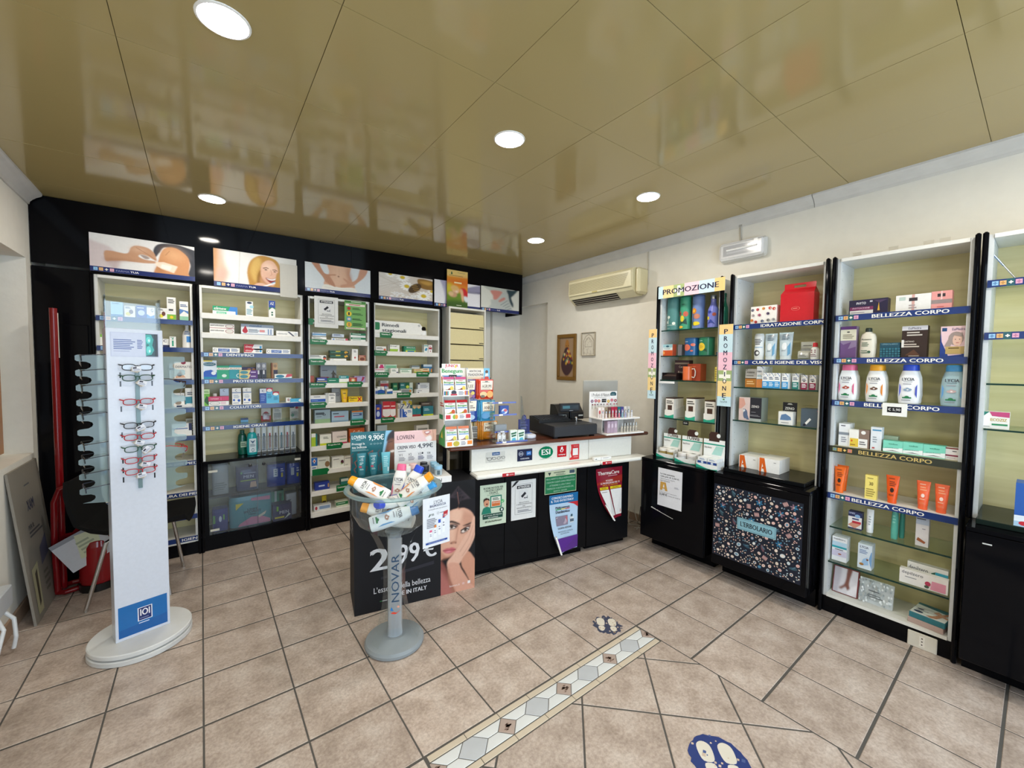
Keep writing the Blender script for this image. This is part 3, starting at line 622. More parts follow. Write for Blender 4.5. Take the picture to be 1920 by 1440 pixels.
row('L21', A3, 'on second shelf of toothpaste bay', [
 ('box', 127, 383, 968, 'w', PAR, 'long white box with red edge, lower of two'), ('box', 127, 383, 918, 'e8e8e4', PAR, 'long white box with red edge, upper of two', dict(up=.042)),
 ('box', 453, 790, 924, 'e6e8ec', 'r 0 .72 1 1 9aa8ba;b mendol .25 .76 .62 .95 4a6a9a;e .12 .36 .08 .22 b01c30;p b01c30 .05 .45 .13 .85 .19 .45;s 3 .22 .2 .55 .55 6a7a8a;r .56 .3 .72 .5 d88a8a;r 0 0 1 .08 4a6a9a;r .82 .1 .85 .6 6a8aba;r .9 .1 .93 .6 6a8aba', 'large silver box with red drop'),
 ('box', 820, 1045, 997, 'w', 't odontovax .05 .35 .5 .65 3a3a4a;p 5a5a6a .5 .9 .6 .9 .85 .1 .75 .1;e .9 .5 .07 .3 d0d4d8', 'low white box with grey curve')], group=G2)
CUR = 'b C .03 .25 .1 .75 n;e .13 .65 .012 .07 n;e .13 .35 .012 .07 n;r .2 .2 .62 .8 2a58a8;t CURASEPT .23 .3 .59 .7 dfe8f4;s 3 .68 .2 .95 .85 7a8ab0'
row('L22', A4, 'on dentifrici shelf of toothpaste bay', [
 ('box', 188, 518, 74, 'w', CUR, 'long white box with blue lettering at left'), ('box', 572, 797, 86, 'w', 'p c02434 0 .2 .4 .2 .55 1 0 1;t elmex .08 .35 .42 .8 f0e0e0;e .9 .5 .06 .25 3a9ad0;s 2 .62 .2 .82 .8 8a8a90', 'red and white toothpaste box, lower of two'),
 ('box', 572, 797, 34, 'e2e2e2', 'p c02434 0 .2 .4 .2 .55 1 0 1;t elmex .08 .35 .42 .8 f0e0e0;e .9 .5 .06 .25 3a9ad0', 'red and silver toothpaste box, upper of two', dict(up=.030)), ('box', 847, 1140, 92, 'w', CUR, 'long white box with blue lettering at right')], group=G2)
HN = 'r 0 0 1 .38 2a2c3a;e .5 .8 .3 .12 c8c8cc;s 1 .3 .1 .7 .6 d8d8e0'
row('L23', A4, 'on denture shelf of toothpaste bay', [
 ('box', 58, 235, 234, 'dfe8f2', 'r 0 .94 .7 1 e8d040;e .5 .8 .45 .1 1f6a80;t POLIDENT .14 .76 .86 .84 e8f0f4;p 2a5ab8 0 0 1 0 1 .35 .6 .5 .2 .45 0 .3;r 0 0 1 .12 1f8ab0;e .78 .32 .17 .1 e8eef4', 'large white and blue tablet box'),
 ('box', 237, 388, 297, '2aa078', 'r 0 .68 1 .84 e8e8dc;t ALGASIV .06 .7 .94 .82 a04a30;e .6 .24 .2 .12 e0ece4', 'green box with cream band'), ('box', 389, 543, 293, '2a94a0', 'r 0 .68 1 .84 e8e8dc;t ALGASIV .06 .7 .94 .82 a04a30;o .75 .24 .2 .15 e0ecec .3', 'teal box with cream band'),
 ('box', 545, 742, 317, '33285e', 'e .45 .8 .12 .1 c07a4a;e .75 .8 .12 .1 c07a4a', 'dark violet box behind two beige ones', dict(d=.11)), ('box', 515, 740, 405, 'e2cf8e', 'p 5a2f7a .5 0 1 0 1 1 .62 1;e .25 .5 .22 .36 3f8a9a;s 1 .62 .3 .95 .7 d8c8e4', 'beige and violet box, lower of two', dict(d=.03)),
 ('box', 515, 740, 354, 'e2cf8e', 'p 5a2f7a .5 0 1 0 1 1 .62 1;e .25 .5 .22 .36 3f8a9a;s 1 .62 .3 .95 .7 d8c8e4', 'beige and violet box, upper of two', dict(d=.03, up=.036)),
 ('box', 720, 780, 262, '2a2c3a', 'r 0 .55 1 1 8a8c96;' + HN, 'narrow upright navy and silver box at left', dict(d=.07)), ('box', 784, 845, 262, '2a2c3a', 'r 0 .55 1 1 8a8c96;' + HN, 'narrow upright navy and silver box at right', dict(d=.07)),
 ('box', 908, 983, 264, 'c8a070', 'r 0 0 .2 1 8a4a2a;r .3 0 1 .55 2a2440;e .6 .8 .25 .1 a08060', 'narrow upright tan and navy box', dict(d=.08)), ('box', 950, 1160, 403, 'w', 'p d04a5a .6 .2 1 .5 1 1 .7 1;e .3 .5 .25 .35 2a7a9a;r 0 0 1 .12 3fa0c0', 'low white box with pink end', dict(d=.03))], group=G2)
CS = 'r 0 .7 1 .76 8a9ac0;b C .35 .8 .55 .94 n;e .2 .28 .12 .07 2a58b8;e .75 .25 .16 .08 2a58b8;s 3 .15 .38 .8 .6 b0bccc;s 1 .1 .06 .9 .12 5a6a90'
row('L24', A4, 'on mouthwash shelf of toothpaste bay', [
 ('box', 58, 150, 590, '6fb838', 'r 0 .72 1 1 cfe8b0;p 2a5a2a .2 .3 .6 .1 1 0 1 .4 .6 .6;s 2 .2 .78 .9 .9 5a9a3a', 'lime green box with leaves'), ('round', 188, 244, 640, 'w', 's 2 .2 .4 .8 .6 c', 'white flask peeping over pink box', dict(d=.1, cap_w=.9, cap_h=.25)),
 ('box', 275, 385, 580, 'w', CS + ';r 0 .55 1 1 c2d6ea;b C .35 .8 .55 .94 n', 'white and pale blue box behind pink one', dict(d=.1)), ('box', 140, 386, 735, 'w', 'e .3 .5 .26 .4 e8e4e0;o .3 .5 .26 .4 4a4a6a .08;r .6 .2 .85 .8 e8d0d4', 'flat white box with oval, lower of pink pair', dict(d=.035)),
 ('box', 135, 386, 682, 'd0406e', 't curasept .1 .3 .5 .7 f6dde4;r .6 .2 .62 .8 e890a8', 'flat pink box on a white one', dict(d=.035, up=.034)), ('box', 425, 535, 577, 'w', CS, 'white box with blue dots at left', dict(rep=1)), ('box', 558, 660, 572, 'w', CS, 'white box with blue dots at right', dict(rep=1)),
 ('box', 765, 845, 582, '2f55a8', 'r 0 .7 1 1 e4e8f0;b C .3 .78 .7 .92 3a4a80;s 4 .15 .15 .85 .6 7a94d0', 'blue box with white top'), ('box', 846, 922, 573, '5cb8de', 'r 0 .78 1 1 c02a3a;e .5 .84 .42 .1 w;s 3 .15 .3 .85 .6 2a7aa0', 'tall sky blue box with red top'), ('box', 923, 1001, 618, '5cb8de', 'r 0 .72 1 1 c02a3a;e .5 .78 .42 .12 w;s 3 .15 .25 .85 .55 2a7aa0', 'short sky blue box with red top'),
 ('box', 1088, 1150, 692, 'w', 'b B .3 .3 .7 .8 9a4a4a', 'small white box at right end'), ('box', 1142, 1300, 705, '4ab0d8', 'e .82 .5 .2 .4 w;r 0 0 .6 .12 e8eef4', 'flat blue box with white oval', dict(d=.03))], group=G2)
row('L25', A4, 'on oral hygiene shelf of toothpaste bay', [
 ('hang', 785, 903, 826, 'd9d6cf', 'r 0 0 1 .4 b02030;e .5 .5 .3 .22 b02030', 'blister card with red floss case'), ('hang', 928, 1038, 826, 'd4d4cc', 's 2 .2 .7 .8 .9 8a8a8a', 'clear blister card without print'), ('hang', 1140, 1245, 805, 'd0d0c6', 'e .8 .9 .18 .1 a02030;r 0 .9 .5 1 3a3a3a;e .3 .3 .2 .14 3a8a6a', 'blister card with green pick'),
 ('box', 532, 624, 946, '6fb0e0', 'r 0 .55 1 1 3a4a78', 'small blue floss box')], group=G2, d=.14, dep=.03)
row('L2b', A4, 'on black worktop of toothpaste bay', [
 ('bottle', 490, 615, 1100, '0e5a48', 'r .3 .35 .9 .62 a8c0a4;s 2 .35 .4 .85 .55 3a5a48', 'big dark green mouthwash bottle', dict(m='gloss', cap='16564a', d=.13, dep=.08, cap_w=.5, cap_h=.12)), ('bottle', 602, 742, 1064, '1fa0a6', 'r .22 .12 .84 .72 d4e4ea;p 3a5a7a .28 .66 .53 .5 .78 .66 .53 .6;s 3 .3 .36 .75 .48 5a7a90;o .53 .22 .12 .08 4a6a80 .3', 'big teal mouthwash bottle with white cap', dict(m='gloss', cap='e8ecea', cap_w=.42, cap_h=.17, d=.07, dep=.075))] +
 [('hang', 715 + 72 * i, 777 + 72 * i, 1046 - i * 2, ['dfe3e6', 'd6dade'][i % 2], f'r .38 .1 .62 .95 {["4a5a70", "3a6a90", "c83a4a", "5a5a68", "3a90a8", "b83040", "6a7a90"][i]};r .3 .72 .7 .95 e8eef2;s 1 .1 .03 .9 .1 5a6a80', n + ' toothbrush in blister', dict(d=.16, dep=.02, name='toothbrush_pack')) for i, n in enumerate(('slate', 'steel blue', 'red', 'grey', 'teal', 'crimson', 'pale blue'))], group=G2)
row('L31', A5, 'on second shelf of green tagged bay', [
 ('box', 105, 303, 222, 'w', 's 2 .1 .2 .7 .8 7a8a7a', 'flat white box, lower of left pair'), ('box', 113, 299, 167, 'dce6ee', 'r 0 .3 1 .62 3f8ac0;s 1 .1 .7 .8 .95 4a5a7a', 'flat pale blue box, upper of left pair', dict(up=.034)), ('box', 372, 590, 243, 'w', 'b Emosmax .25 .25 .8 .75 3a3a50;e .12 .5 .07 .35 7a9ad0;r .85 0 1 1 d04a6a', 'flat white box, lower of middle pair'),
 ('box', 382, 540, 186, 'd8e0ec', 's 2 .1 .2 .8 .9 5a6a90', 'flat grey box, upper of middle pair', dict(up=.032)), ('box', 632, 832, 232, 'w', 'p 0e7a4a 0 .5 1 .5 1 1 0 1;s 1 .1 .6 .8 .9 d8e8dc;s 1 .1 .1 .8 .3 9aa8a0', 'green and white box, lower of right pair'), ('box', 632, 832, 175, 'w', 'p 0e7a4a 0 .5 1 .5 1 1 0 1;s 1 .1 .6 .8 .9 d8e8dc', 'green and white box, upper of right pair', dict(up=.038))], group=G3)
row('L32', A5, 'on third shelf of green tagged bay', [
 ('box', 70, 300, 472, 'w', 's 2 .05 .55 .7 .95 4a4a4a;p 2a8a5a 0 0 .8 0 .7 .35 0 .3;e .9 .6 .09 .25 1a1a2a;e .9 .35 .09 .2 d8643a', 'long white box with orange muscle'), ('box', 350, 605, 465, '0f4f3a', 'r .3 .6 .55 .9 d8c83a;s 2 .05 .2 .6 .5 6a9a80;e .85 .5 .1 .4 e0a828;e .9 .2 .05 .15 3a2a14;e .8 .8 .04 .1 3a2a14', 'dark green box with giraffe patches, lower one', dict(up=.028, d=.075)), ('box', 350, 605, 412, '0f4f3a', 'r .3 .6 .55 .9 d8c83a;s 2 .05 .2 .6 .5 6a9a80;e .85 .5 .1 .4 e0a828;e .9 .2 .05 .15 3a2a14', 'dark green box with giraffe patches, upper one', dict(up=.066, d=.075)),
 ('box', 355, 570, 520, 'w', 'r .05 .3 .2 .7 c', 'flat white carton under the giraffe boxes'), ('box', 648, 727, 392, 'w', 'r .35 .25 .65 .31 c83038;r .44 .19 .56 .37 c83038;s 2 .3 .7 .7 .9 6a6a6a', 'tall white box with red cross'), ('box', 738, 832, 475, 'c08a68', 'r 0 .7 1 1 a05038;e .5 .35 .35 .25 7a3a28;s 1 .1 .75 .9 .9 e8d0c0', 'small tan box')], group=G3)
row('L33', A5, 'on fourth shelf of green tagged bay', [
 ('box', 72, 135, 754, 'a8482a', 'r 0 0 1 .2 6a2418', 'rust coloured box'), ('box', 222, 437, 614, '8f969c', 's 1 .1 .68 .5 .74 2a2a30;r 0 .22 .5 .34 a02838;e .8 .62 .05 .1 3a3228;r .72 .3 .88 .6 4a4234;p 4a4234 .62 .5 .72 .6 .9 .6 1 .45 .95 .42 .85 .52 .72 .52;r .72 0 .78 .3 4a4234;r .84 0 .9 .3 4a4234', 'tall grey box with bronze statue', dict(d=.12)), ('box', 173, 312, 780, '2c3f92', 'r 0 .3 1 .4 d8c83a;s 1 .1 .5 .9 .8 e8eaf4', 'navy box with yellow line'), ('box', 315, 472, 786, '17795a', 's 1 .15 .4 .85 .62 d8ece0', 'dark green box'),
 ('box', 475, 605, 752, 'w', 'r 0 .6 1 1 1f8a8c;s 1 .15 .7 .85 .88 e8f0f0;r 0 0 1 .12 9ac84a', 'white box with teal top'), ('box', 607, 716, 777, 'a83030', 'e .5 .5 .3 .32 e0a058;e .5 .5 .16 .18 e8e0d0;s 1 .1 .85 .9 .95 e8c8c0', 'red box with orange disc'), ('box', 680, 835, 758, 'c4b8e2', 'p b8305a .55 .15 .75 .3 .9 .8 .7 .9 .65 .5;s 1 .1 .8 .6 .92 6a5a9a', 'lilac box with pink figure', dict(d=.1))], group=G3)
row('L34', A5, 'on fifth shelf of green tagged bay', [
 ('box', 78, 290, 1020, 'w', 'r 0 .2 1 .55 2a5ab4;s 1 .25 .7 .75 .88 8a8a94;s 1 .1 .3 .6 .42 8ab0e0', 'white and blue box'), ('box', 290, 330, 988, 'd4d4d0', '', 'narrow grey box edge', dict(d=.06)), ('box', 330, 425, 988, 'w', 's 2 .1 .7 .9 .9 5a5a5a;b 20 .3 .4 .7 .6 3a3a3a;r 0 .16 1 .18 9a9a9a', 'white box with black numerals'), ('box', 375, 495, 922, 'a8acae', 's 3 .3 .4 .9 .7 6a6a70', 'tall silver box', dict(d=.12)),
 ('tube', 505, 605, 935, 'f0c21e', 's 1 .2 .55 .8 .7 5a4a14;e .5 .2 .3 .1 e8a03a', 'yellow sachet tube', dict(cap='e8b818')), ('box', 605, 785, 1038, 'f2cf22', 'b Maalox .05 .6 .6 .9 2a2a2a;p c02030 .62 .1 .72 .1 .98 .9 .88 .9;p c02030 .88 .1 .98 .1 .72 .9 .62 .9;s 2 .06 .2 .4 .5 a88a1a', 'bright yellow box with red cross mark')], group=G3)
GC = 'b Enterogermina .08 .66 .62 .82 4a5058;r 0 0 1 .35 a9bfa4'
row('L35', A5, 'on sixth shelf of green tagged bay', [
 ('box', 145, 355, 1217, '9aaeb8', 'r 0 0 1 .3 8fae84;r .05 .62 .6 .8 4a545c;o .6 .62 .1 .08 3a4248 .4;s 1 .1 .45 .5 .52 4a545c', 'grey box with green lower third'), ('box', 372, 600, 1237, '9db6c8', 's 1 .08 .68 .5 .85 3a424c;r .15 .45 .75 .55 b84a5a;r 0 0 1 .14 7a94aa', 'wide grey box with red line'), ('box', 645, 795, 1230, '8fb4cc', 'r 0 .86 1 1 d0762a;r .1 .5 .9 .75 4a5a8a;r 0 0 1 .22 4aa0a0;s 1 .1 .55 .8 .7 d0dcea', 'blue box with orange top')], group=G3)
row('L36', A6, 'on seventh shelf of green tagged bay', [
 ('box', 90, 142, 348, 'b4cf3a', 'r 0 .7 1 1 f0f0e8', 'lime box'), ('box', 142, 163, 355, '2a7a7a', '', 'narrow teal box'), ('box', 195, 335, 364, 'f1efe2', 'r 0 0 1 .18 c8d02a;s 2 .3 .55 .75 .8 8a8a7a', 'cream box with yellow edge'), ('box', 350, 528, 328, 'ecdcd4', 'b LEVIANTIS .3 .5 .92 .64 7a7470;r 0 0 1 .12 b83a5a;r .5 .3 .95 .38 8ab08a', 'pale box with pink edge'), ('box', 555, 740, 290, 'c85f2c', 'b Cerifer .25 .55 .85 .85 f2e0d0;r 0 .3 .3 .5 7a1c28', 'orange box')], group=G3)
row('L37', A6, 'on eighth shelf of green tagged bay', [
 ('box', 90, 162, 650, 'f0efea', 'r 0 .35 1 1 2f6ab8;r .4 .55 .6 .9 e8e4da;r .25 .66 .75 .8 e8e4da;e .5 .72 .12 .08 c03040;s 1 .1 .1 .9 .25 3a5aa0', 'white and blue box with cross'), ('box', 165, 315, 648, 'd8d9cf', 's 1 .1 .7 .8 .8 6a6a60;e .8 .4 .2 .25 8a6a4a', 'beige box with brown picture'), ('box', 345, 490, 640, 'e8e8e0', 's 1 .1 .7 .7 .8 6a6a60;e .85 .45 .13 .2 5a2a3a;p 7aa04a .7 .2 .9 .3 .8 .4', 'white box with berries'), ('box', 495, 605, 632, 'e4e1d6', 's 1 .1 .75 .9 .88 5a5a54;r .1 .1 .4 .2 b8b8b0', 'cream box beside the teal poster')], group=G3)
row('L38', A6, 'on ninth shelf of green tagged bay', [('box', 135, 313, 958, '2b3f94', 's 1 .25 .3 .75 .7 c8d4ee;e .92 .5 .05 .3 c89a6a', 'low navy box'), ('box', 455, 545, 905, '2f7a72', 'r 0 .6 1 1 d8ded4', 'teal and white box beside the carton', dict(d=.08))], group=G3)
row('L39', A6, 'on bottom shelf of green tagged bay', [('box', 125, 330, 1240, 'e6e8ea', 'e .12 .5 .07 .35 b03040;r .3 .2 .95 .8 8aa4c8', 'low white box with blue end'), ('box', 395, 540, 1190, 'dfe6cf', 'r 0 .3 1 .9 2a7a48;s 1 .1 .5 .9 .7 e0ece0', 'low green box'), ('box', 222, 275, 1112, 'e8d03a', 'r .1 .35 .9 .55 4a3a1a', 'yellow hanging sample', dict(d=.12, dep=.02))], group=G3)
row('L41', A5, 'on second shelf of seasonal bay', [
 ('box', 972, 1110, 354, 'f0eee8', 's 2 .08 .4 .7 .8 4a4a4a;e .85 .35 .12 .25 d8643a', 'small white box with orange spot'), ('box', 1150, 1288, 334, 'f0efe8', 'r 0 0 1 .4 9ac03c;b Bronagd .12 .72 .75 .88 4a4a4a;p f0efe8 .8 0 1 0 1 .6 .9 .5;r 0 0 .06 1 4a5a3a', 'white box with lime foot'), ('box', 1350, 1505, 353, '17795a', 'r .14 0 1 .62 d2d83c;r .14 .3 1 .62 4aa070;b VIVIGOLA .2 .68 .95 .88 e0ece4;r .3 .05 .9 .25 2a7aa0', 'green box with yellow band'),
 ('box', 1622, 1672, 333, 'e8ece8', 'p 2a8ab0 .1 .3 .6 .2 .9 .5 .5 .65;r 0 .8 1 .9 3a9a8a', 'narrow white box with blue drop'), ('box', 1680, 1730, 337, 'f0ecea', 'r .1 .45 .9 .7 a82a3a;s 1 .2 .75 .8 .9 b04a5a;r .45 .1 .6 .3 a82a3a', 'narrow white box with red figure')], group=G4)
row('L42', A5, 'on third shelf of seasonal bay', [
 ('box', 1002, 1086, 597, 'f0eeea', 'r .15 .55 .9 .75 c8286a;r .3 .7 .8 .95 c8286a', 'white box with magenta sign, behind', dict(d=.11)), ('box', 952, 1090, 656, 'f1eeea', 'r .05 .7 .9 .84 c03a72;s 1 .1 .3 .6 .4 b0a0a8', 'white box with magenta stripe in front'), ('box', 1096, 1252, 601, 'cfe0cf', 'r .05 .55 .95 .88 7ab894;r .05 .2 .5 .4 9ac8aa', 'pale green box', dict(d=.1)), ('box', 1172, 1272, 652, 'f0efe8', 's 2 .15 .35 .7 .75 6a7a70;r .75 .1 1 .3 4a4a6a', 'white box in front of pale green one', dict(d=.03)),
 ('box', 1300, 1452, 652, 'e6ece2', 'r 0 .75 1 .9 5aa07a;s 2 .1 .2 .8 .6 6a9a7a', 'white box with green line'), ('box', 1456, 1560, 615, 'cdd3d6', 'r 0 .8 1 1 7a8a94', 'grey box behind the yellow ones', dict(d=.12)), ('box', 1490, 1596, 660, 'e8d8a0', 's 2 .1 .55 .9 .9 a03a2a;r 0 0 1 .4 a8b83a', 'yellow box with red lettering at left'), ('box', 1598, 1692, 652, 'ead0a8', 'r 0 .2 1 .45 d8762a;s 1 .1 .65 .9 .9 7a4a2a', 'orange banded box'), ('box', 1612, 1728, 600, '3f7aa8', 'r 0 .75 1 1 c8d8e4;r 0 0 1 .3 2a8a80;r .85 .1 1 .5 e8943a', 'blue box behind the orange banded one', dict(d=.11))], group=G4)
row('L43', A5, 'on fourth shelf of seasonal bay', [
 ('box', 1032, 1140, 823, 'e2dfd8', 'r 0 .55 1 .8 a83a40;s 1 .1 .85 .9 .95 5a5a5a', 'white box with red band, behind', dict(d=.12)), ('box', 952, 990, 925, 'e6e8ec', 'r 0 .1 1 .6 4a6ab0', 'narrow white and blue box at left end'), ('box', 992, 1086, 902, 'f0efea', 'p 2458a8 0 .1 1 .1 1 .5 .5 .65 0 .5;b S .38 .68 .6 .9 3a5a9a;r 0 0 1 .12 1a7a4a', 'white box with blue waves, larger'), ('box', 1120, 1196, 934, 'f0efea', 'p 2458a8 0 .1 1 .1 1 .6 0 .5;r 0 0 1 .12 1a7a4a', 'white box with blue waves, smaller'), ('box', 1090, 1120, 890, '3a5aa8', 'r .2 .5 .8 .9 d8e0ee', 'small navy dropper box', dict(d=.1)),
 ('box', 1200, 1262, 853, '0f6a48', 'r .15 .6 .85 .8 8ab87a', 'dark green box at back', dict(d=.11)), ('box', 1196, 1310, 957, 'e8e9e6', 's 1 .1 .4 .7 .6 5a5a60', 'flat white box in front'), ('box', 1300, 1366, 850, '2a7472', 's 1 .1 .7 .9 .85 c8dede', 'teal box at back', dict(d=.1)), ('box', 1368, 1468, 846, '15613f', 'e .3 .6 .22 .14 c8d84a;r .55 0 1 1 d4dcd0;r .6 .2 .95 .5 3a8a8a', 'green and white box at back', dict(d=.1)), ('box', 1312, 1456, 934, 'c9ccc8', 'r .05 .2 .8 .9 8a8e90;e .85 .55 .1 .3 c8863a', 'grey box with orange dot'),
 ('box', 1537, 1692, 850, 'd6dade', 'r 0 .85 .15 1 3a3a5a;s 3 .2 .45 .85 .8 8a8e9a', 'grey white box with lettering', dict(d=.09)), ('box', 1517, 1690, 936, 'e8e9ea', 's 1 .1 .5 .5 .7 5a5a6a;r .1 .1 .2 .3 3a3a4a', 'low white box at right end', dict(d=.03))], group=G4)
RD = 'r 0 .55 1 1 c22a34;r 0 0 1 .22 c83a42;e .5 .24 .5 .14 f0e8e6;r .1 .68 .9 .76 e8b8b8'
row('L44', A5, 'on fifth shelf of seasonal bay', [
 ('box', 955, 1046, 1146, '2e3d98', 'e .5 .35 .25 .2 c8d4ec;r .3 .65 .7 .8 d8904a', 'navy box with white bear shape'), ('box', 1046, 1062, 1185, 'c8464c', '', 'slim red box', dict(d=.06)), ('box', 1062, 1165, 1102, 'f0ebe8', RD, 'red and white tall box at left', dict(rep=1)), ('box', 1167, 1236, 1102, 'f0ebe8', RD, 'red and white tall box at right', dict(rep=1)), ('box', 1246, 1300, 1127, 'd4d0ca', 's 2 .2 .6 .8 .85 6a5a5a;r 0 0 .3 1 a8784a', 'grey box with tan edge', dict(d=.06)),
 ('box', 1306, 1380, 1087, 'efeee8', 'p e8cf3a .3 .85 1 .62 1 .9 .5 1;p 2a3a80 0 .5 .6 .8 .75 .8 .2 .5;s 1 .1 .7 .6 .78 4a4a5a', 'white box with yellow and navy bands at left', dict(d=.12)), ('box', 1382, 1456, 1083, 'efeee8', 'p e8cf3a .3 .85 1 .62 1 .9 .5 1;p 2a3a80 0 .5 .6 .8 .75 .8 .2 .5;s 1 .1 .7 .6 .78 4a4a5a', 'white box with yellow and navy bands at right', dict(d=.12)), ('box', 1302, 1330, 1203, '3a62b4', 'r .5 0 .8 1 e4e8f0', 'slim blue box'), ('box', 1332, 1462, 1203, 'f0f0ee', 'p 2a5ab4 0 0 .5 0 .2 .4 .1 1 0 1;e .28 .48 .16 .2 2a5ab4;p f0f0ee .28 .6 .2 .4 .36 .4;s 2 .5 .5 .9 .85 5a7ab8', 'white box with blue triangle disc'),
 ('box', 1464, 1520, 1152, '2a8088', 'r 0 .75 1 1 b8a890;e .5 .78 .25 .1 e8b878;r 0 0 1 .18 a83a3a', 'teal box with red foot at left'), ('box', 1522, 1578, 1152, '2a8088', 'r 0 .75 1 1 b8a890;e .5 .78 .25 .1 e8b878;r 0 0 1 .18 a83a3a', 'teal box with red foot at right'), ('box', 1582, 1725, 1113, '6a5a50', 's 1 .1 .8 .9 .92 c8b8a8;r 0 .3 1 .6 b89a6a', 'brown box at back', dict(d=.12)), ('box', 1610, 1745, 1168, '3a7f8e', 'r 0 0 1 .16 c8d23a;s 2 .1 .5 .6 .8 b8d4dc', 'blue green box with lime edge')], group=G4)
row('L45', (570, 760, 6.546), 'on sixth shelf of seasonal bay', [('box', 1380, 1530, 250, 'd4d0c8', 'r .1 .3 .9 .7 8a8a84', 'grey carton behind the cream poster'), ('box', 900, 1020, 250, 'b8c4c8', 'r 0 0 1 .4 5a8a9a', 'grey blue carton behind the teal poster')], group=G4)
# signboard and small camera on the top shelf of the seasonal bay
fr, z, _ = SH['L40']; x0, z1 = fr.un(700, 600, .06); x1, _ = fr.un(794, 604, .06); h = z1 - z; w = x1 - x0
mb = MB('card'); pts = [(0, 0, 0), (w - .06, 0, 0), (w, 0, .02), (w, 0, h * .6), (w - .05, 0, h), (0, 0, h)]
mb.prism(pts, (0, -.005, 0), 'f0eee8'); mb.prism([(0, -.006, h * .28), (w * .1, -.006, h * .28), (w * .115, -.006, h * .36), (w * .115, -.006, h * .78), (w * .1, -.006, h * .86), (0, -.006, h * .86)], (0, -.001, 0), '0e7a44')
mb.text('Rimedi', (w * .155, -.0075, h * .56), (1, 0, 0), (0, 0, 1), w * .33, h * .26, '44484c', 1); mb.text('stagionali', (w * .16, -.0075, h * .08), (1, 0, 0), (0, 0, 1), w * .47, h * .34, '44484c', 1)
for a, b in ((-.013, .004), (.004, .013)): mb.ink('r 0 0 1 1 4a4e52', (w * .9 + a, -.0076, h * .8 - .003), (1, 0, 0), (0, 0, 1), .009, .006).ink('r 0 0 1 1 4a4e52', (w * .9 - .003, -.0076, h * .8 + a), (1, 0, 0), (0, 0, 1), .006, .009)
thing('category_sign', 'white rounded signboard with a green block on top shelf of seasonal bay', 'sign', fr.W(x0, .06, z + .0005), fr.a, mb=mb)
x0, z1 = fr.un(789, 612, .05); x1, _ = fr.un(801, 612, .05); w = x1 - x0; h = z1 - z
cm = thing('security_camera', 'small white camera with a black ball eye beside the white signboard', 'camera', fr.W((x0 + x1) / 2, .075, z), fr.a)
part(cm, 'body', MB('plastic').lathe([(w * .5, 0), (w * .52, h * .1), (w * .5, h * .5), (w * .35, h * .62), (.0, h * .64)], 'f2f2f0'))
part(cm, 'eye', MB('gloss').lathe([(.002, h * .45), (w * .3, h * .52), (w * .4, h * .75), (w * .3, h * .95), (.002, h)], '0c0c0e', cy=-.008))
# glazed low cabinet under the toothpaste bay
gc = thing('glazed_cabinet', 'low black cabinet with two sliding glass doors full of pad packs', 'cabinet', BACK.W(-1.6555, 0), 0); h = .3665
part(gc, 'plinth', MB('laquer').box(-h, h, .01, .29, 0, .1, BK))
part(gc, 'bottom_board', MB('laquer').box(-h, h, .004, .29, .1005, .124, BK))
part(gc, 'worktop', MB('laquer').box(-h, h, -.004, .29, .712, .7345, BK))
for sg in (-1, 1): part(gc, 'post', MB('laquer').box(sg * (h + .0105) - .0103, sg * (h + .0105) + .0103, -.02, .0, 0, .7345, BK, b=.006))
for sg in (-1, 1): part(gc, 'side_panel', MB('laquer').box(sg * h - (.03 if sg > 0 else 0), sg * h + (.03 if sg < 0 else 0), .004, .29, .1245, .7115, BK))
part(gc, 'back_panel', MB('laminate').box(-h + .03, h - .03, .28, .29, .1245, .7115, 'w'))
part(gc, 'shelf', MB('card').box(-h + .031, h - .031, .05, .279, .41, .4295, '3a3a34'))
for sg, y in ((-1, .012), (1, .02)):
    d = part(gc, 'glass_door', MB('smoke').box(min(0, sg * (h - .032)) - .004, max(0, sg * (h - .032)) + .004, y, y + .005, .127, .709, 'w'))
    part(d, 'finger_pull', MB('gloss').lathe([(.0, 0), (.012, .0), (.013, .004), (.009, .006)], 'k', n=16), loc=(-.05 if sg < 0 else .05, y - .001, .66), rot=(math.radians(90), 0, 0))
for x, z0, y in ((-.335, .655, .0105), (-.33, .17, .0105), (.29, .675, .0185)): part(gc, 'door_label', MB('paper').box(x, x + .06, y - .001, y, z0 - .018, z0, 'd8d6c8'))
GP = 'incontinence packs in the glazed cabinet'
row('L2c', A7, 'on upper board of glazed cabinet', [
 ('bag', 470, 755, 378, '2f3568', 'b MEN .3 .55 .8 .68 c4c8dc;r .15 .42 .9 .46 a8c83a;p d8b090 .6 .1 .95 .1 .9 .36 .65 .36;r .3 .76 .9 .79 c0c4d8;e .2 .8 .05 .06 8ac89a', 'dark blue pack with underwear picture'), ('bag', 855, 1090, 345, '2348a4', 'r .3 .45 .55 .85 d4dce6;r .75 .4 .85 .62 d8d04a;s 2 .72 .65 .9 .85 d8e0f0;s 3 .36 .5 .5 .8 3a6a8a', 'bright blue pack behind glass at left'), ('bag', 1098, 1270, 330, '2348a4', 'r .25 .45 .5 .85 d4dce6;r .7 .35 .85 .55 d8d04a;s 2 .7 .6 .9 .85 d8e0f0', 'bright blue pack behind glass at right'),
 ('bag', 175, 385, 340, 'b4b8b4', 's 4 .1 .1 .9 .4 8a8e8c', 'pale grey folded pack')], group=GP, d=.07, dep=.12)
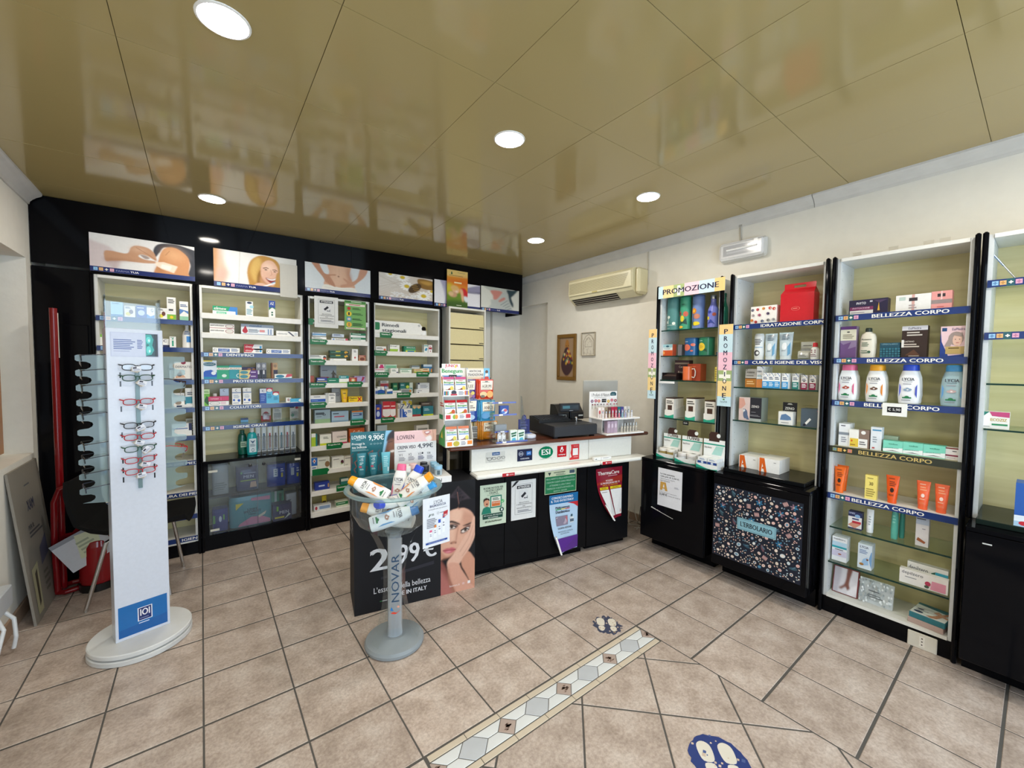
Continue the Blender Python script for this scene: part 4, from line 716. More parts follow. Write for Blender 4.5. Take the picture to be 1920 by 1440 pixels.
row('L2d', A7, 'on floor of glazed cabinet', [
 ('bag', 385, 920, 765, '4f9aa4', 'p d88aa8 .15 0 1 0 1 .12 .8 .26 .5 .3 .2 .1;p d88aa8 .5 .9 1 .85 1 1 .5 1;p e8d83a .1 .62 .3 .85 .1 .85;b LINES .4 .55 .66 .62 1f3a44;b SPECIALIST .3 .46 .76 .54 1f3a44;b Classic .42 .38 .62 .44 1f3a44;p e8dcc4 .68 .3 .9 .44 .86 .32 .7 .22', 'large turquoise and pink pad pack'), ('bag', 178, 380, 905, '33398a', 'r .7 .55 .8 .8 7ac04a;e .5 .6 .1 .15 d8dcea;r 0 .4 .15 .8 5aa04a', 'violet blue pack leaning at left'), ('box', 830, 1060, 682, '3fa080', 'r .5 0 .62 1 d8e4dc;r .75 .1 .88 .9 1f5a48', 'green box at back', dict(d=.16, dep=.1)),
 ('box', 925, 1155, 842, '2a3060', 'b MEN .35 .4 .85 .6 c8ccde;r .1 .14 .6 .24 e0d03a;p d8e0d8 .6 .05 .95 .3 .85 .4;r .2 .6 .3 .9 8ac84a', 'small navy box with yellow line', dict(d=.045)), ('bag', 1085, 1225, 700, 'c8ccd0', 's 6 .1 .1 .5 .8 7a7e86', 'grey translucent bag of pads', dict(d=.13))], group=GP, d=.05, dep=.13)
# ------------------------------------------------------------------ right wall: base cabinets, signs, goods
def base_cab(label, x0, x1, front):
    w = x1 - x0; t = thing('base_cabinet', label, 'cabinet', RIGHT.W((x0 + x1) / 2, 0), RIGHT.a, 'black base cabinets'); h = w / 2
    part(t, 'plinth', MB('laquer').box(-h, h, .0, .28, 0, .118, BK))
    part(t, 'carcass', MB('laquer').box(-h, h, -.164, .29, .12, .757, BK, b=.002))
    part(t, 'worktop', MB('laquer').box(-h, h, -.18, .29, .7575, .779, BK, b=.002))
    d = part(t, 'door', MB('laquer').box(-h + .002, h - .002, -.18, -.1645, .122, .755, BK, b=.002))
    if front: front(d, h)
    return t
P1, P2, P3, P4 = (1200, 500, 7.2), (1200, 680, 7.2), (1340, 480, 6), (1340, 680, 6.546)
P5, P6, P7, P8 = (1540, 440, 5.144), (1540, 700, 5.144), (1520, 920, 4.5), (1780, 400, 2.88)
def wear(d, h):
    mb = MB('paper'); z = .38
    for k in range(14): x = -h + .10 + k * .014; mb.face([(x, -.1803, z - k * .003), (x + .016, -.1803, z - .003 - k * .003), (x + .012, -.1803, z + .003 + .007 * random.random() * (k < 6) - k * .003), (x + .002, -.1803, z + .008 * random.random() * (k < 5) + .002 - k * .003)], 'd8d6d2')
    part(d, 'paint_chip', mb)
base_cab('black base cabinet with chipped paint nearest the counter', -.615, -.07, wear)
def erb(d, h):
    mb = MB('satin').box(-h + .01, h - .03, -.182, -.1802, .19, .70, '141c2c')
    R = random.Random(3); X0, X1, Z0, Z1 = -h + .012, h - .032, .193, .697; y = -.1822
    def el(x, z, a, b, c, rot=0, k=0):
        mb.face([(min(X1, max(X0, x + a * math.cos(t) * math.cos(rot) - b * math.sin(t) * math.sin(rot))), y - k * .0001, min(Z1, max(Z0, z + a * math.cos(t) * math.sin(rot) + b * math.sin(t) * math.cos(rot)))) for t in (i * math.pi / 5 for i in range(10))], c)
    pts = []
    def ok(x, z, r):
        for a, b, c in pts:
            if (a - x) ** 2 + (b - z) ** 2 < (c + r) ** 2: return False
        pts.append((x, z, r)); return True
    for n, r in ((26, .022), (60, .014), (420, .0058)):
        for q in range(n * 6):
            x, z = R.uniform(X0 + r, X1 - r), R.uniform(Z0 + r, Z1 - r)
            if not ok(x, z, r): continue
            n -= 1; t = R.random(); ro = R.uniform(0, 3.1)
            if r > .02:
                if t < .3:
                    for i in range(6): aa = ro + i * 1.047; el(x + .011 * math.cos(aa), z + .011 * math.sin(aa), .012, .005, R.choice(['2f6f96', '1f5478', '8a6a78', '3d7fa4']), aa, 1)
                    el(x, z, .004, .004, 'd8d0b8', 0, 2)
                elif t < .55: el(x, z, .024, .009, R.choice(['2a4a5e', '35515e', '6a4c56']), ro, 1); el(x + .004, z + .006, .015, .004, '4f6f80', ro + .6, 2)
                elif t < .75:
                    for i in range(5): el(x + (i - 2) * .006 * math.cos(ro), z + (i - 2) * .006 * math.sin(ro), .015, .0023, 'c9a09c', ro + 1.57, 1)
                else: el(x, z, .016, .013, R.choice(['c9cfd2', '9fb4bf', 'd9b8b0']), ro, 1); el(x, z, .010, .008, R.choice(['e2d8cc', '6f93a8']), ro, 2)
            elif r > .01:
                el(x, z, .011, .0095, R.choice(['e0cfc0', 'd9b2a8', '4f86a8', 'c4d0d4', 'd8c8b8']), ro, 1); 
                if t < .5: el(x, z, .006, .005, R.choice(['2f6288', 'c99a94', 'f0e4d8']), ro, 2)
            else: el(x, z, .0055, .0035, R.choice(['e2c8b4', 'd2a89c', 'd9cbbd', 'a8b8c0', 'c8b09c', '6a8ea4']), ro, 1)
            if n <= 0: break
    fr = RIGHT; a, za = fr.un(1376.5, 974, -.18); b, zb = fr.un(1461, 1023, -.18); xc = .2805
    a -= xc; b -= xc; z0, z1 = .425, .505; a, b = -.12, .12
    mb.box(a, b, -.1835, -.1822, z0, z1, '86b4c2')
    for q in ((a + .005, b - .005, z1 - .008, z1 - .0065), (a + .005, b - .005, z0 + .0065, z0 + .008), (a + .005, a + .0065, z0 + .0065, z1 - .0065), (b - .0065, b - .005, z0 + .0065, z1 - .0065)): mb.face([(q[0], -.1838, q[2]), (q[1], -.1838, q[2]), (q[1], -.1838, q[3]), (q[0], -.1838, q[3])], '2a4454')
    mb.text("L'ERBOLARIO", (a + .022, -.1838, z0 + .024), (1, 0, 0), (0, 0, 1), b - a - .044, .034, '14202c', 1)
    part(d, 'print_panel', mb, label='dark floral print panel with a pale blue name plate')
base_cab('black base cabinet with floral print door on right wall', -.012, .573, erb)
def slot(d, h):
    mb = MB('paper'); mb.box(-h + .055, -h + .085, -.1806, -.18, .71, .716, 'c8c8c4'); part(d, 'paint_chip', mb)
base_cab('black base cabinet cut by the right edge', 1.205, 1.79, slot)
# power socket on the plinth of the beauty bay
a, z0 = RIGHT.un(1701, 1206, .012); b, _ = RIGHT.un(1757, 1222, .012); _, z1 = RIGHT.un(1702, 1178, .012)
so = MB('plastic').box(a, b, .004, .0115, z0, z1, 'd6d0c2', b=.003); mx = (a + b) / 2
so.box(mx - .011, mx + .011, .003, .0041, z0 + .015, z1 - .015, 'e6e0d4')
for q in (.3, .5, .7): so.face([(mx - .003, .0028, z0 + (z1 - z0) * q - .003), (mx + .003, .0028, z0 + (z1 - z0) * q - .003), (mx + .003, .0028, z0 + (z1 - z0) * q + .003), (mx - .003, .0028, z0 + (z1 - z0) * q + .003)], '3a342c')
thing('power_socket', 'beige power socket on the black plinth under beauty bay', 'socket', RIGHT.W(0, 0), RIGHT.a, mb=so)
# promotion signs
PAL = ['f0cf94', 'c6dfe8', 'c2dae6', 'f0c4d2', 'eeb4c8', 'a9b884', 'f2d89a', 'eecb86', 'c8e2ec']
a, z1 = RIGHT.un(1235, 539, -.03); b, _ = RIGHT.un(1360, 521, -.03); z0 = RIGHT.un(1235, 561, -.03)[1]
w, h = b - a, z1 - z0; mb = MB('paper').box(0, w, 0, .003, 0, h, 'c6dfe8')
for x0, x1, c in ((0, .08, 'c6dfe8'), (.08, .25, 'f2d49a'), (.25, .42, 'a4b47c'), (.42, .64, 'f0c8d4'), (.64, .86, 'c6dbe8'), (.86, 1, 'f0c984')): mb.ink(f'r {x0} 0 {x1} 1 {c}', (0, -.0003, 0), (1, 0, 0), (0, 0, 1), w, h)
mb.ink('r .31 .1 .36 .9 f2f0e4;r .27 .38 .40 .62 f2f0e4;b PROMOZIONE .075 .30 .92 .72 1f2444', (0, -.0006, 0), (1, 0, 0), (0, 0, 1), w, h)
thing('promotion_sign', 'horizontal pastel promotion sign across the top of the bottle bay', 'sign', RIGHT.W(a, -.03, z0), RIGHT.a, 'pastel promotion signs', mb)
for px0, py0, px1, py1, lb in ((1217, 618, 1232, 747, 'narrow vertical pastel promotion sign on the post nearest the monitor'), (1349, 609, 1375, 761, 'wide vertical pastel promotion sign between the two bays')):
    a, z1 = RIGHT.un(px0, py0, -.028); b, _ = RIGHT.un(px1, py0, -.028); z0 = RIGHT.un(px0, py1, -.028)[1]; w, h = b - a, z1 - z0; w = max(w, .075)
    mb = MB('paper').box(0, w, 0, .002, 0, h, 'c6dfe8')
    for y0, y1, c in ((.88, 1, 'f0cc8c'), (.66, .88, 'c6dfe8'), (.44, .66, 'f0c0d0'), (.31, .44, '9fb078'), (.12, .31, 'f0d292'), (0, .12, 'c4e0ea')): mb.ink(f'r 0 {y0} 1 {y1} {c}', (0, -.0003, 0), (1, 0, 0), (0, 0, 1), w, h)
    mb.ink('r .42 .30 .62 .44 f2f0e4;r .08 .345 .92 .39 f2f0e4', (0, -.0005, 0), (1, 0, 0), (0, 0, 1), w, h)
    for i, ch in enumerate('PROMOZIONE'):
        q = .91 - i * .0868; wd = .14 if ch != 'I' else .035; mb.ink(f'b {ch} {.5 - wd} {q - .024} {.5 + wd} {q + .032} 1f2444', (0, -.0008, 0), (1, 0, 0), (0, 0, 1), w, h)
    mb.ink('r .42 .075 .56 .092 5a8a5a;t FarmaTUA .25 .045 .75 .065 2a4a5a', (0, -.0008, 0), (1, 0, 0), (0, 0, 1), w, h)
    thing('promotion_sign', lb, 'sign', RIGHT.W(a, -.028, z0), RIGHT.a, 'pastel promotion signs', mb)
GR1, GR2, GR3 = 'goods in the bottle bay', 'skin care goods beside the beauty bay', 'goods in the tall beauty bay'
CYL = dict(name='thermal_bottle', prof=[(0, .97), (.01, 1), (.99, 1), (1, .97)], cap_w=.97, cap_h=.05)
BOT = [(0, .92), (.015, 1), (.55, 1), (.66, .92), (.8, .6), (.88, .5), (1, .48)]
row('R10', P1, 'on top shelf of bottle bay', [
 ('round', 338, 500, 425, '4f8684', 'e .35 .42 .12 .05 e4ece0;r .33 .2 .36 .4 e4ece0;e .75 .22 .12 .045 e4ece0;r .2 .16 .9 .17 e4ece0;r .15 .22 .3 .3 e4ece0;s 1 .2 .05 .55 .07 c8dcd8', 'teal grey tube carton with white snail', dict(CYL, cap='4f8684')), ('round', 516, 655, 400, '3f9a78', 'e .2 .5 .16 .08 a8584a;e .2 .5 .08 .04 3a2a28;e .75 .48 .22 .08 c8604a;p 1f4a40 .2 .15 .5 .2 .9 .15 .8 .35 .5 .24 .3 .35;e .45 .34 .18 .1 d8c83a;e .3 .08 .25 .04 e8b83a;s 1 .4 .76 .7 .79 1f3a34', 'green tube carton with fruit pattern', dict(CYL, cap='2f7a60')),
 ('round', 682, 834, 385, '6f86b8', 'e .35 .55 .22 .09 d8862a;e .35 .55 .1 .04 e8c03a;e .6 .38 .26 .08 c8826a;e .55 .16 .3 .06 e8d02a;r .3 .1 .34 .45 2a4a3a;p 2a5a5a 0 .1 .3 .16 .1 .3;s 1 .05 .75 .4 .78 1f2f4a', 'blue tube carton with daisy pattern', dict(CYL, cap='566a9c')), ('round', 895, 1034, 384, '7a80d0', 'e .35 .55 .2 .05 3a4aa0;e .2 .34 .16 .06 e0d23a;e .8 .46 .18 .06 a8584a;p 3a4a9a .15 .12 .5 .3 .9 .12 .5 .18', 'violet blue steel bottle with metal cap', dict(name='thermal_bottle', m='gloss', prof=BOT, cap='b8bcc0', capm='metal', cap_w=.5, cap_h=.13)),
 ('round', 1060, 1170, 360, '2f9a80', 'o .25 .46 .12 .05 e8ece0 .4;r .22 .2 .26 .4 e8ece0', 'emerald steel bottle behind the black post', dict(name='thermal_bottle', m='gloss', prof=BOT, cap='1f7a68', cap_w=.55, cap_h=.12))], group=GR1)
row('R11', P1, 'on second shelf of bottle bay', [
 ('box', 310, 440, 1052, 'e4e8e4', 'r 0 0 1 .48 d0562a;r 0 .72 1 1 9cc4cc;e .5 .82 .16 .08 2a5a6a;e .1 .26 .12 .14 e8a050;s 1 .1 .55 .9 .65 8ab0b8', 'small box with orange foot', dict(side='c0563a')), ('box', 515, 566, 1052, '7a7a82', '', 'grey box between orange and blue ones', dict(d=.09)), ('round', 570, 755, 962, '1f5a92', 'e .35 .48 .26 .2 d8705a;e .78 .64 .16 .09 d8705a;e .7 .28 .1 .05 d8705a;e .05 .7 .1 .1 c8604a;s 1 .22 .8 .5 .85 c8dcec', 'blue tea tin with coral fruit', dict(name='tea_tin', cat='tin', m='gloss', prof=[(0, .97), (.02, 1), (1, 1)], cap='1a4a78', cap_w=.98, cap_h=.07)),
 ('round', 760, 955, 952, '2a7a5a', 'e .36 .5 .26 .24 e8c83a;s 3 .2 .4 .5 .6 c09a2a;p 1f4a34 .5 .3 .75 .2 .7 .4;s 1 .22 .82 .5 .87 c8e4d4', 'green tea tin with yellow fruit', dict(name='tea_tin', cat='tin', m='gloss', prof=[(0, .97), (.02, 1), (1, 1)], cap='1f6048', cap_w=.98, cap_h=.07)), ('box', 1030, 1062, 1152, '2a3a58', '', 'small navy box by the post')], group=GR1)
row('R12', (1200, 500, 7.2), 'on third shelf of bottle bay', [
 ('box', 472, 665, 1265, '3a2328', 'r 0 .8 1 .88 8a7a6a;t Cacao .3 .62 .75 .72 c8b8a8;t Eco .25 .35 .6 .45 c8b8a8;r 0 0 1 .25 2a161c', 'dark brown cocoa carton', dict(d=.12)), ('box', 645, 820, 1312, 'a8442a', 's 1 .3 .8 .7 .86 d87a4a', 'rust coloured mug carton', dict(d=.1, dep=.09, side='c0562f')), ('box', 1012, 1062, 1355, 'e0cc5a', 's 5 .1 .1 .9 .9 a8943a', 'yellow packet by the post')], group=GR1)
# mug and small tray on that shelf
x0, zt = RIGHT.un(1277, 687, .05); x1, _ = RIGHT.un(1291.5, 687, .05); z = SH['R12'][1]; r = (x1 - x0) / 2 + .004; h = zt - z
mg = thing('mug', 'coral orange mug with a white handle on bottle bay shelf', 'mug', RIGHT.W(x0 + r, .05 + r, z), RIGHT.a)
part(mg, 'cup', MB('gloss').lathe([(r * .9, 0), (r, .004), (r, h), (r * .93, h), (r * .9, .006)], 'e0703f', n=24))
part(mg, 'handle', MB('gloss').tube([(r * .98, 0, h * .82), (r * 1.5, 0, h * .85), (r * 1.75, 0, h * .65), (r * 1.7, 0, h * .35), (r * 1.45, 0, h * .2), (r * .98, 0, h * .25)], .0045, 'e8e0d8'))
x0, _ = RIGHT.un(1241.5, 700, .03); x1, _ = RIGHT.un(1268, 700, .03)
tr = thing('display_tray', 'small black tray of chocolate sticks beside the cocoa carton', 'tray', RIGHT.W(x0, .03, z), RIGHT.a); w = x1 - x0
part(tr, 'tray', MB('card').box(0, w, 0, .08, 0, .004, '1c1618').box(0, w, 0, .003, .004, .03, '1c1618').box(0, .003, .003, .08, .004, .06, '1c1618').box(w - .003, w, .003, .08, .004, .06, '1c1618').box(0, w, .077, .08, .004, .06, '1c1618'))
for k in range(4): part(tr, 'bar', MB('gloss').box(.006, w - .006, .01 + k * .016, .02 + k * .016, .006, .036 + k * .005, ['4a3430', '6a5a52', '3a2826', '5a4640'][k]))
part(B['R1'], 'shelf_ticket', MB('paper').box(-.245, -.10, .0, .003, 1.395, 1.412, 'e8e8e8'))
def carton(fr, px, py, px1, z, d, lb):
    x0, zt = fr.un(px, py, d); x1, _ = fr.un(px1, py, d); w, h = x1 - x0, zt - z
    t = thing('chocolate_display', lb, 'carton', fr.W(x0, d, z), fr.a, 'open cartons of chocolate bars'); D = .17
    part(t, 'carton', MB('card').box(0, w, 0, .003, .0, h * .4, 'eceae4').box(0, w, .003, D, 0, .003, 'e4e2dc').add([(0, .003, .003), (0, D, .003), (0, D, h * .62), (0, .003, h * .4), (.002, .003, .003), (.002, D, .003), (.002, D, h * .62), (.002, .003, h * .4)], [(0, 1, 2, 3)[::-1], (4, 5, 6, 7), (3, 2, 6, 7)], 'dcdad4').add([(w, .003, .003), (w, D, .003), (w, D, h * .62), (w, .003, h * .4), (w - .002, .003, .003), (w - .002, D, .003), (w - .002, D, h * .62), (w - .002, .003, h * .4)], [(0, 1, 2, 3), (4, 5, 6, 7)[::-1], (2, 3, 7, 6)], 'dcdad4').ink('p 2fa88a 0 0 1 0 1 .5 .6 .3 .3 .25 0 .35', (0, -.0005, 0), (1, 0, 0), (0, 0, 1), w, h * .4))
    for k in range(9):
        mb = MB('card').box(.004, w - .004, 0, .014, 0, h - .008, 'e6e2da').box(.004, w - .004, 0, .0145, h - .0078, h, '3f2620')
        if k == 0: mb.ink('r .25 .12 .78 .66 4a3328;s 2 .12 .72 .9 .92 4a4a44;e .5 .12 .2 .08 eceae4', (.004, -.0005, 0), (1, 0, 0), (0, 0, 1), w - .008, h - .01)
        part(t, 'chocolate_bar', mb, loc=(0, .006 + k * .0165, .004))
for q, lb in (((1247, 746, 1264), 'white carton of chocolate bars, leftmost of three on bottle bay'), ((1285.5, 746.5, 1304), 'white carton of chocolate bars, middle of three on bottle bay'), ((1320, 751.5, 1341), 'white carton of chocolate bars beside the black post of bottle bay')): carton(RIGHT, q[0], q[1], q[2], SH['R13'][1], .02, lb)
part(B['R1'], 'price_tag', MB('card').box(.0 - .015, .03, -.002, .004, 1.065, 1.096, '101014').ink('b €4,90 .15 .3 .85 .7 d8d8d0', (-.015, -.0023, 1.065), (1, 0, 0), (0, 0, 1), .045, .031))
def jars(px0, px1, py, d, lb, jc, lidc, txt):
    fr = RIGHT; z = .7805; x0, _ = fr.un(px0, 870, d); x1, _ = fr.un(px1, 870, d); w = x1 - x0; dd = d + .11; zt = fr.un((px0 + px1) / 2, py, dd)[1]; H = zt - z
    t = thing('jar_display', lb, 'display', fr.W(x0, d, z), fr.a, 'counter displays of body cream')
    mb = MB('card').box(0, w, 0, .003, 0, .034, 'eef0ee').box(0, w, .003, .11, 0, .003, 'e8eae8').box(0, .003, .003, .11, .003, .055, 'e4e6e4').box(w - .003, w, .003, .11, .003, .055, 'e4e6e4')
    mb.ink('p 28a88c 0 0 1 0 1 .25 .75 .06 .5 .12 .2 .5 0 .8', (0, -.0004, 0), (1, 0, 0), (0, 0, 1), w, .034); part(t, 'tray', mb)
    hb = MB('card').box(0, w, .107, .11, 0, H * .78, 'eef0ee'); hb.prism([(w * .25, .107, H * .78), (w * .75, .107, H * .78), (w * .75, .107, H * .92), (w * .66, .107, H), (w * .34, .107, H), (w * .25, .107, H * .92)], (0, .003, 0), '3f2620')
    hb.ink('r 0 .62 1 .66 2fa08a;b lOlivia .25 .68 .85 .82 3f2a24;e .7 .9 .09 .06 e8ecea;t BurroBody .05 .5 .4 .57 3a3a3a;p a8d4cc .4 .35 .6 .6 .95 .6 .85 .35'.replace('b lOlivia', f'b {txt}' if txt else 's 1').replace('BurroBody', 'Body_Butter'), (0, .1066, 0), (1, 0, 0), (0, 0, 1), w, H); part(t, 'header_card', hb)
    for i in range(2):
        for j in range(2):
            if jc == 'box':
                part(t, 'soap_box', MB('card').box(-.034, .034, -.022, .022, 0, .075, 'f0f2f2').ink('r 0 .42 1 .66 24468c;e .5 .54 .14 .11 d8e4f0;s 2 .2 .75 .8 .92 7a94b8;s 1 .2 .15 .8 .25 7a94b8', (-.034, -.0224, 0), (1, 0, 0), (0, 0, 1), .068, .075), loc=(w * (.27 + .46 * i), .03 + j * .048, .0035)); continue
            r = min(.036, w * .22); J = part(t, 'jar', MB('gloss').lathe([(r * .9, 0), (r, .004), (r, .045), (r * .9, .048)], jc, n=18), loc=(w * (.28 + .44 * i), .042 + j * .047 - .003, .0035)); part(J, 'lid', MB('plastic').lathe([(r * 1.02, .0485), (r * 1.02, .066), (r * .96, .069)], lidc, n=18))
jars(1230, 1262, 800, -.06, 'cream display with gold jars, nearest the counter', 'a8935a', 'f0ece4', "l'Olivia"); jars(1264.5, 1303, 804, -.10, 'cream display with grey jars between two others', 'd4d4d4', 'e8e4e0', "l'Olivia"); jars(1305, 1345, 808, -.14, 'soap display with blue banded boxes beside the black post', 'box', 'w', '')
FLO = ';'.join(f'e {x} {y} .06 .08 {c};e {x+.02} {y-.01} .025 .035 {c2}' for x, y, c, c2 in ((.07, .8, '5a5a6a', '8a8a9a'), (.27, .82, 'c85a5a', '8a3a3a'), (.5, .85, 'd8a050', 'b0503a'), (.75, .85, 'c83a2a', 'f0d0c0'), (.9, .8, 'c83a2a', 'f0c0b0'), (.1, .5, 'b8a8a8', '8a8a8a'), (.35, .5, 'b0607a', '7a4a5a'), (.68, .55, '5a4a6a', '3a3a4a'), (.06, .22, 'd8803a', 'b0602a'), (.22, .12, 'c03a3a', '7a2a2a'), (.47, .15, '5a607a', '8a90a8'), (.7, .18, '6a6a6a', '9a9a9a'), (.9, .2, 'a8a8a8', '6a6a6a')))
row('R20', P3, 'on top shelf beside beauty bay', [('box', 410, 700, 576, 'f4f0ea', FLO, 'white gift box with a flower pattern', dict(name='gift_box', dep=.11, side='eee6e0', d=.05))], group=GR2)
# red carton bag
fr, z, _ = SH['R20']; x0, zt = fr.un(1340 + 775 / 6, 480 + 325 / 6, .09); x1, _ = fr.un(1340 + 1150 / 6, 480 + 325 / 6, .09); w, h = x1 - x0, zt - z; dp = .10
rb = thing('carton_bag', 'shiny red carton bag with a die-cut handle slot', 'bag', fr.W(x0, .05, z), fr.a); RC = 'd0202c'; hs = h * .72; y2 = dp / 2
mb = MB('gloss').add([(0, 0, 0), (w, 0, 0), (w, dp, 0), (0, dp, 0), (0, 0, hs), (w, 0, hs), (w, dp, hs), (0, dp, hs)], [(0, 1, 5, 4), (1, 2, 6, 5), (2, 3, 7, 6), (3, 0, 4, 7), (3, 2, 1, 0)], RC)
sl = lambda t: (y2 * t - .001, hs + (h * .86 - hs) * t)
for sg in (0, 1):
    yy = lambda y: y if not sg else dp - y
    v = [(0, yy(0), hs), (w, yy(0), hs), (w * .97, yy(y2 - .003), h * .86), (w * .03, yy(y2 - .003), h * .86)]; mb.add(v, [(0, 1, 2, 3) if not sg else (3, 2, 1, 0)], RC)
    q = yy(y2 - .003); xs = (w * .03, w * .32, w * .68, w * .97); zs = (h * .86, h * .89, h * .95, h)
    for i in range(3):
        for k in range(3):
            if i == 1 and k == 1: continue
            f = [(xs[i], q, zs[k]), (xs[i + 1], q, zs[k]), (xs[i + 1], q, zs[k + 1]), (xs[i], q, zs[k + 1])]; mb.face(f if not sg else f[::-1], RC)
for X in (0, w):
    X2 = w * .03 if X == 0 else w * .97; f = [(X, 0, hs), (X2, y2, h * .84), (X, dp, hs)]; mb.face(f if X else f[::-1], 'a81822')
mb.ink('o .47 .46 .13 .07 e88a80 .1;s 1 .39 .44 .55 .48 e8988c', (0, -.0005, 0), (1, 0, 0), (0, 0, 1), w, hs); part(rb, 'carton', mb)
TB = 's 3 .15 .68 .85 .85 6a7a8a;b LYCIA .2 .87 .8 .95 4a5060;p 6aa0c4 .8 0 1 .1 1 .6 .75 .4;e .45 .42 .25 .16 e8eef2;s 1 .2 .2 .7 .24 6a7a8a'
row('R21', P3, 'on second shelf beside beauty bay', [
 ('round', 432, 545, 875, 'e4e6e4', 's 4 .1 .6 .9 .85 4a4a4e;r 0 .5 1 .52 3f8ac0;e .4 .28 .3 .12 4a4a4e;e .5 .28 .14 .06 e4e6e4', 'white wipes tub with dark eye mark', dict(prof=[(0, .9), (.3, 1), (.6, .85), (.9, 1), (1, .9)], cap='d8dcdc', cap_w=.8, cap_h=.06)), ('tube', 550, 692, 875, 'c4d4dc', TB, 'translucent wipes pouch at left', dict(cap='d8e2e6', bw=.85, m='gloss')), ('tube', 708, 872, 862, 'c4d4dc', TB, 'translucent wipes pouch at right', dict(cap='d8e2e6', bw=.8, m='gloss')),
 ('hang', 945, 1105, 965, 'd0d0c6', 's 1 .15 .75 .9 .82 4a4a4a', 'silver sachet card', dict(d=.1)), ('pouch', 920, 1060, 1070, 'c4c4ba', 's 2 .2 .3 .8 .6 8a8a84', 'crumpled silver sachet'), ('bottle', 1068, 1165, 978, 'eceae4', 's 2 .15 .2 .85 .45 8a6a6a;r .2 .7 .35 .78 7a2a3a;r .6 .7 .75 .78 7a2a3a;r .2 .55 .35 .63 7a2a3a;r .6 .55 .75 .63 7a2a3a', 'small white bottle with red cap', dict(cap='d02a30', cap_w=.5, cap_h=.25, d=.03))], group=GR2)
AN = lambda c: f'r 0 0 1 .46 {c};s 3 .15 .1 .85 .4 e8eef0;s 2 .15 .55 .85 .75 3a4a6a;o .2 .9 .14 .07 3a3a4a .3;p 2a6ab0 .45 1 .6 1 .98 .75 .98 .82'
BL = AN('3f9ad6')
row('R22', P4, 'on third shelf beside beauty bay', [
 ('box', 380, 515, 76, 'b4aea4', 'r 0 0 1 .46 b0702a;r 0 .46 1 .5 4a3a2a;b PURIFIA .15 .76 .85 .85 4a4640;s 1 .1 .58 .9 .66 6a645a;s 2 .15 .12 .85 .36 e0b880;o .1 .95 .1 .05 4a4640 .3', 'grey and ochre box', dict(dep=.08)), ('box', 520, 598, 46, 'f0f0ee', 'r 0 0 1 .4 d88a4a;r 0 .4 1 .43 7ab0c8;b PURIFIA .08 .72 .8 .8 4a5060;s 2 .1 .48 .9 .6 8ab0c0;p 2a3a9a .5 1 .75 1 1 .88 1 .94', 'tall white and orange box', dict(rep=2)),
 ('box', 588, 660, 126, 'f2f3f2', BL, 'white and blue box, first of three touching', dict(d=.025)), ('box', 661, 731, 127, 'f2f3f2', BL, 'white and blue box, second of three touching', dict(d=.025)), ('box', 732, 805, 128, 'f2f3f2', BL, 'third of the touching white and blue boxes', dict(d=.025, rep=1)), ('box', 828, 905, 132, 'f2f3f2', BL, 'white and blue box standing apart', dict(d=.025, rep=1)),
 ('box', 955, 1034, 133, 'ecebe6', AN('1f7a72'), 'white and green box', dict(rep=1)), ('box', 1063, 1140, 152, 'e6e2dc', AN('8a2448') + ';e .5 .58 .16 .06 5a5050', 'white and crimson box at left', dict(rep=1)), ('box', 1165, 1245, 153, 'e6e2dc', AN('8a2448') + ';e .5 .58 .16 .06 5a5050', 'white and crimson box at right', dict(rep=1))], group=GR2, dep=.05)
row('R23', P4, 'on lower glass shelf beside beauty bay', [
 ('box', 303, 580, 420, '26262e', 'r 0 0 .5 1 d8c2bc;p d8a090 0 .95 .22 .95 .3 .7 .22 .6 .1 .5 0 .5;e .3 .28 .1 .2 5a6a86;p 5a6a86 .2 .5 .3 .5 .48 .05 .36 .05;p d8dcde .18 .42 .26 .5 .3 .42 .22 .36;b ZENO .56 .58 .9 .68 e0dcd8;s 1 .56 .36 .8 .4 8a8a90;s 2 .52 .2 .95 .28 8a8a90;r .5 0 1 .12 a8b0ac', 'black and pink device box with face in profile', dict(dep=.11, side='8a938a', d=.03)), ('hang', 812, 988, 487, '1b1b20', 'b ZENO .15 .66 .82 .78 e0e0dc;p b8b8b0 .3 .9 .7 .9 .6 .96 .4 .96', 'black hanging card', dict(dep=.05, d=.05)), ('box', 785, 962, 597, 'e8e8e4', 'p 5f7fa6 .12 .35 .6 .35 .9 .4 .85 .62 .5 .85 .2 .75;s 1 .2 .1 .85 .2 8a8a8a', 'white box with grey blue gadget', dict(d=.025)),
 ('box', 1062, 1325, 560, '4c5a66', 'p e8e8e4 .2 .2 .42 .5 .5 .42 .28 .12;p 1f2230 .1 .08 .2 .2 .28 .12 .18 .02;p c83a48 .75 .9 1 .98 1 .8', 'slate grey pouch with white stick print', dict(dep=.09, d=.03))], group=GR2)
A_ = 'r 0 0 .4 1 f6f4f0;p e0641a .03 1 .27 1 .4 .0 .28 .0 .24 .22 .15 .22 .18 .36 .22 .36 .17 .62 .12 .0 .03 .0;s 1 .72 .72 .86 .8 8a8a8a'
row('R2b', P4, 'on black worktop beside floral cabinet', [('box', 302, 545, 1128, 'f2f0ec', A_, 'white box with orange letter, left pile', dict(rep=3, name='licence_box', gap=.001)), ('box', 545, 800, 1162, 'f2f0ec', A_, 'white box with orange letter, right pile', dict(rep=3, name='licence_box', d=.01, gap=.001))], group='white boxes with an orange letter', d=.03, dep=.045)
thing('glass_slab', 'dark thick glass slab on the worktop beside floral cabinet', 'slab', RIGHT.W(.28, 0), RIGHT.a, mb=MB('laquer').box(-.265, .24, -.10, .26, .7795, .8055, '101214', b=.003))
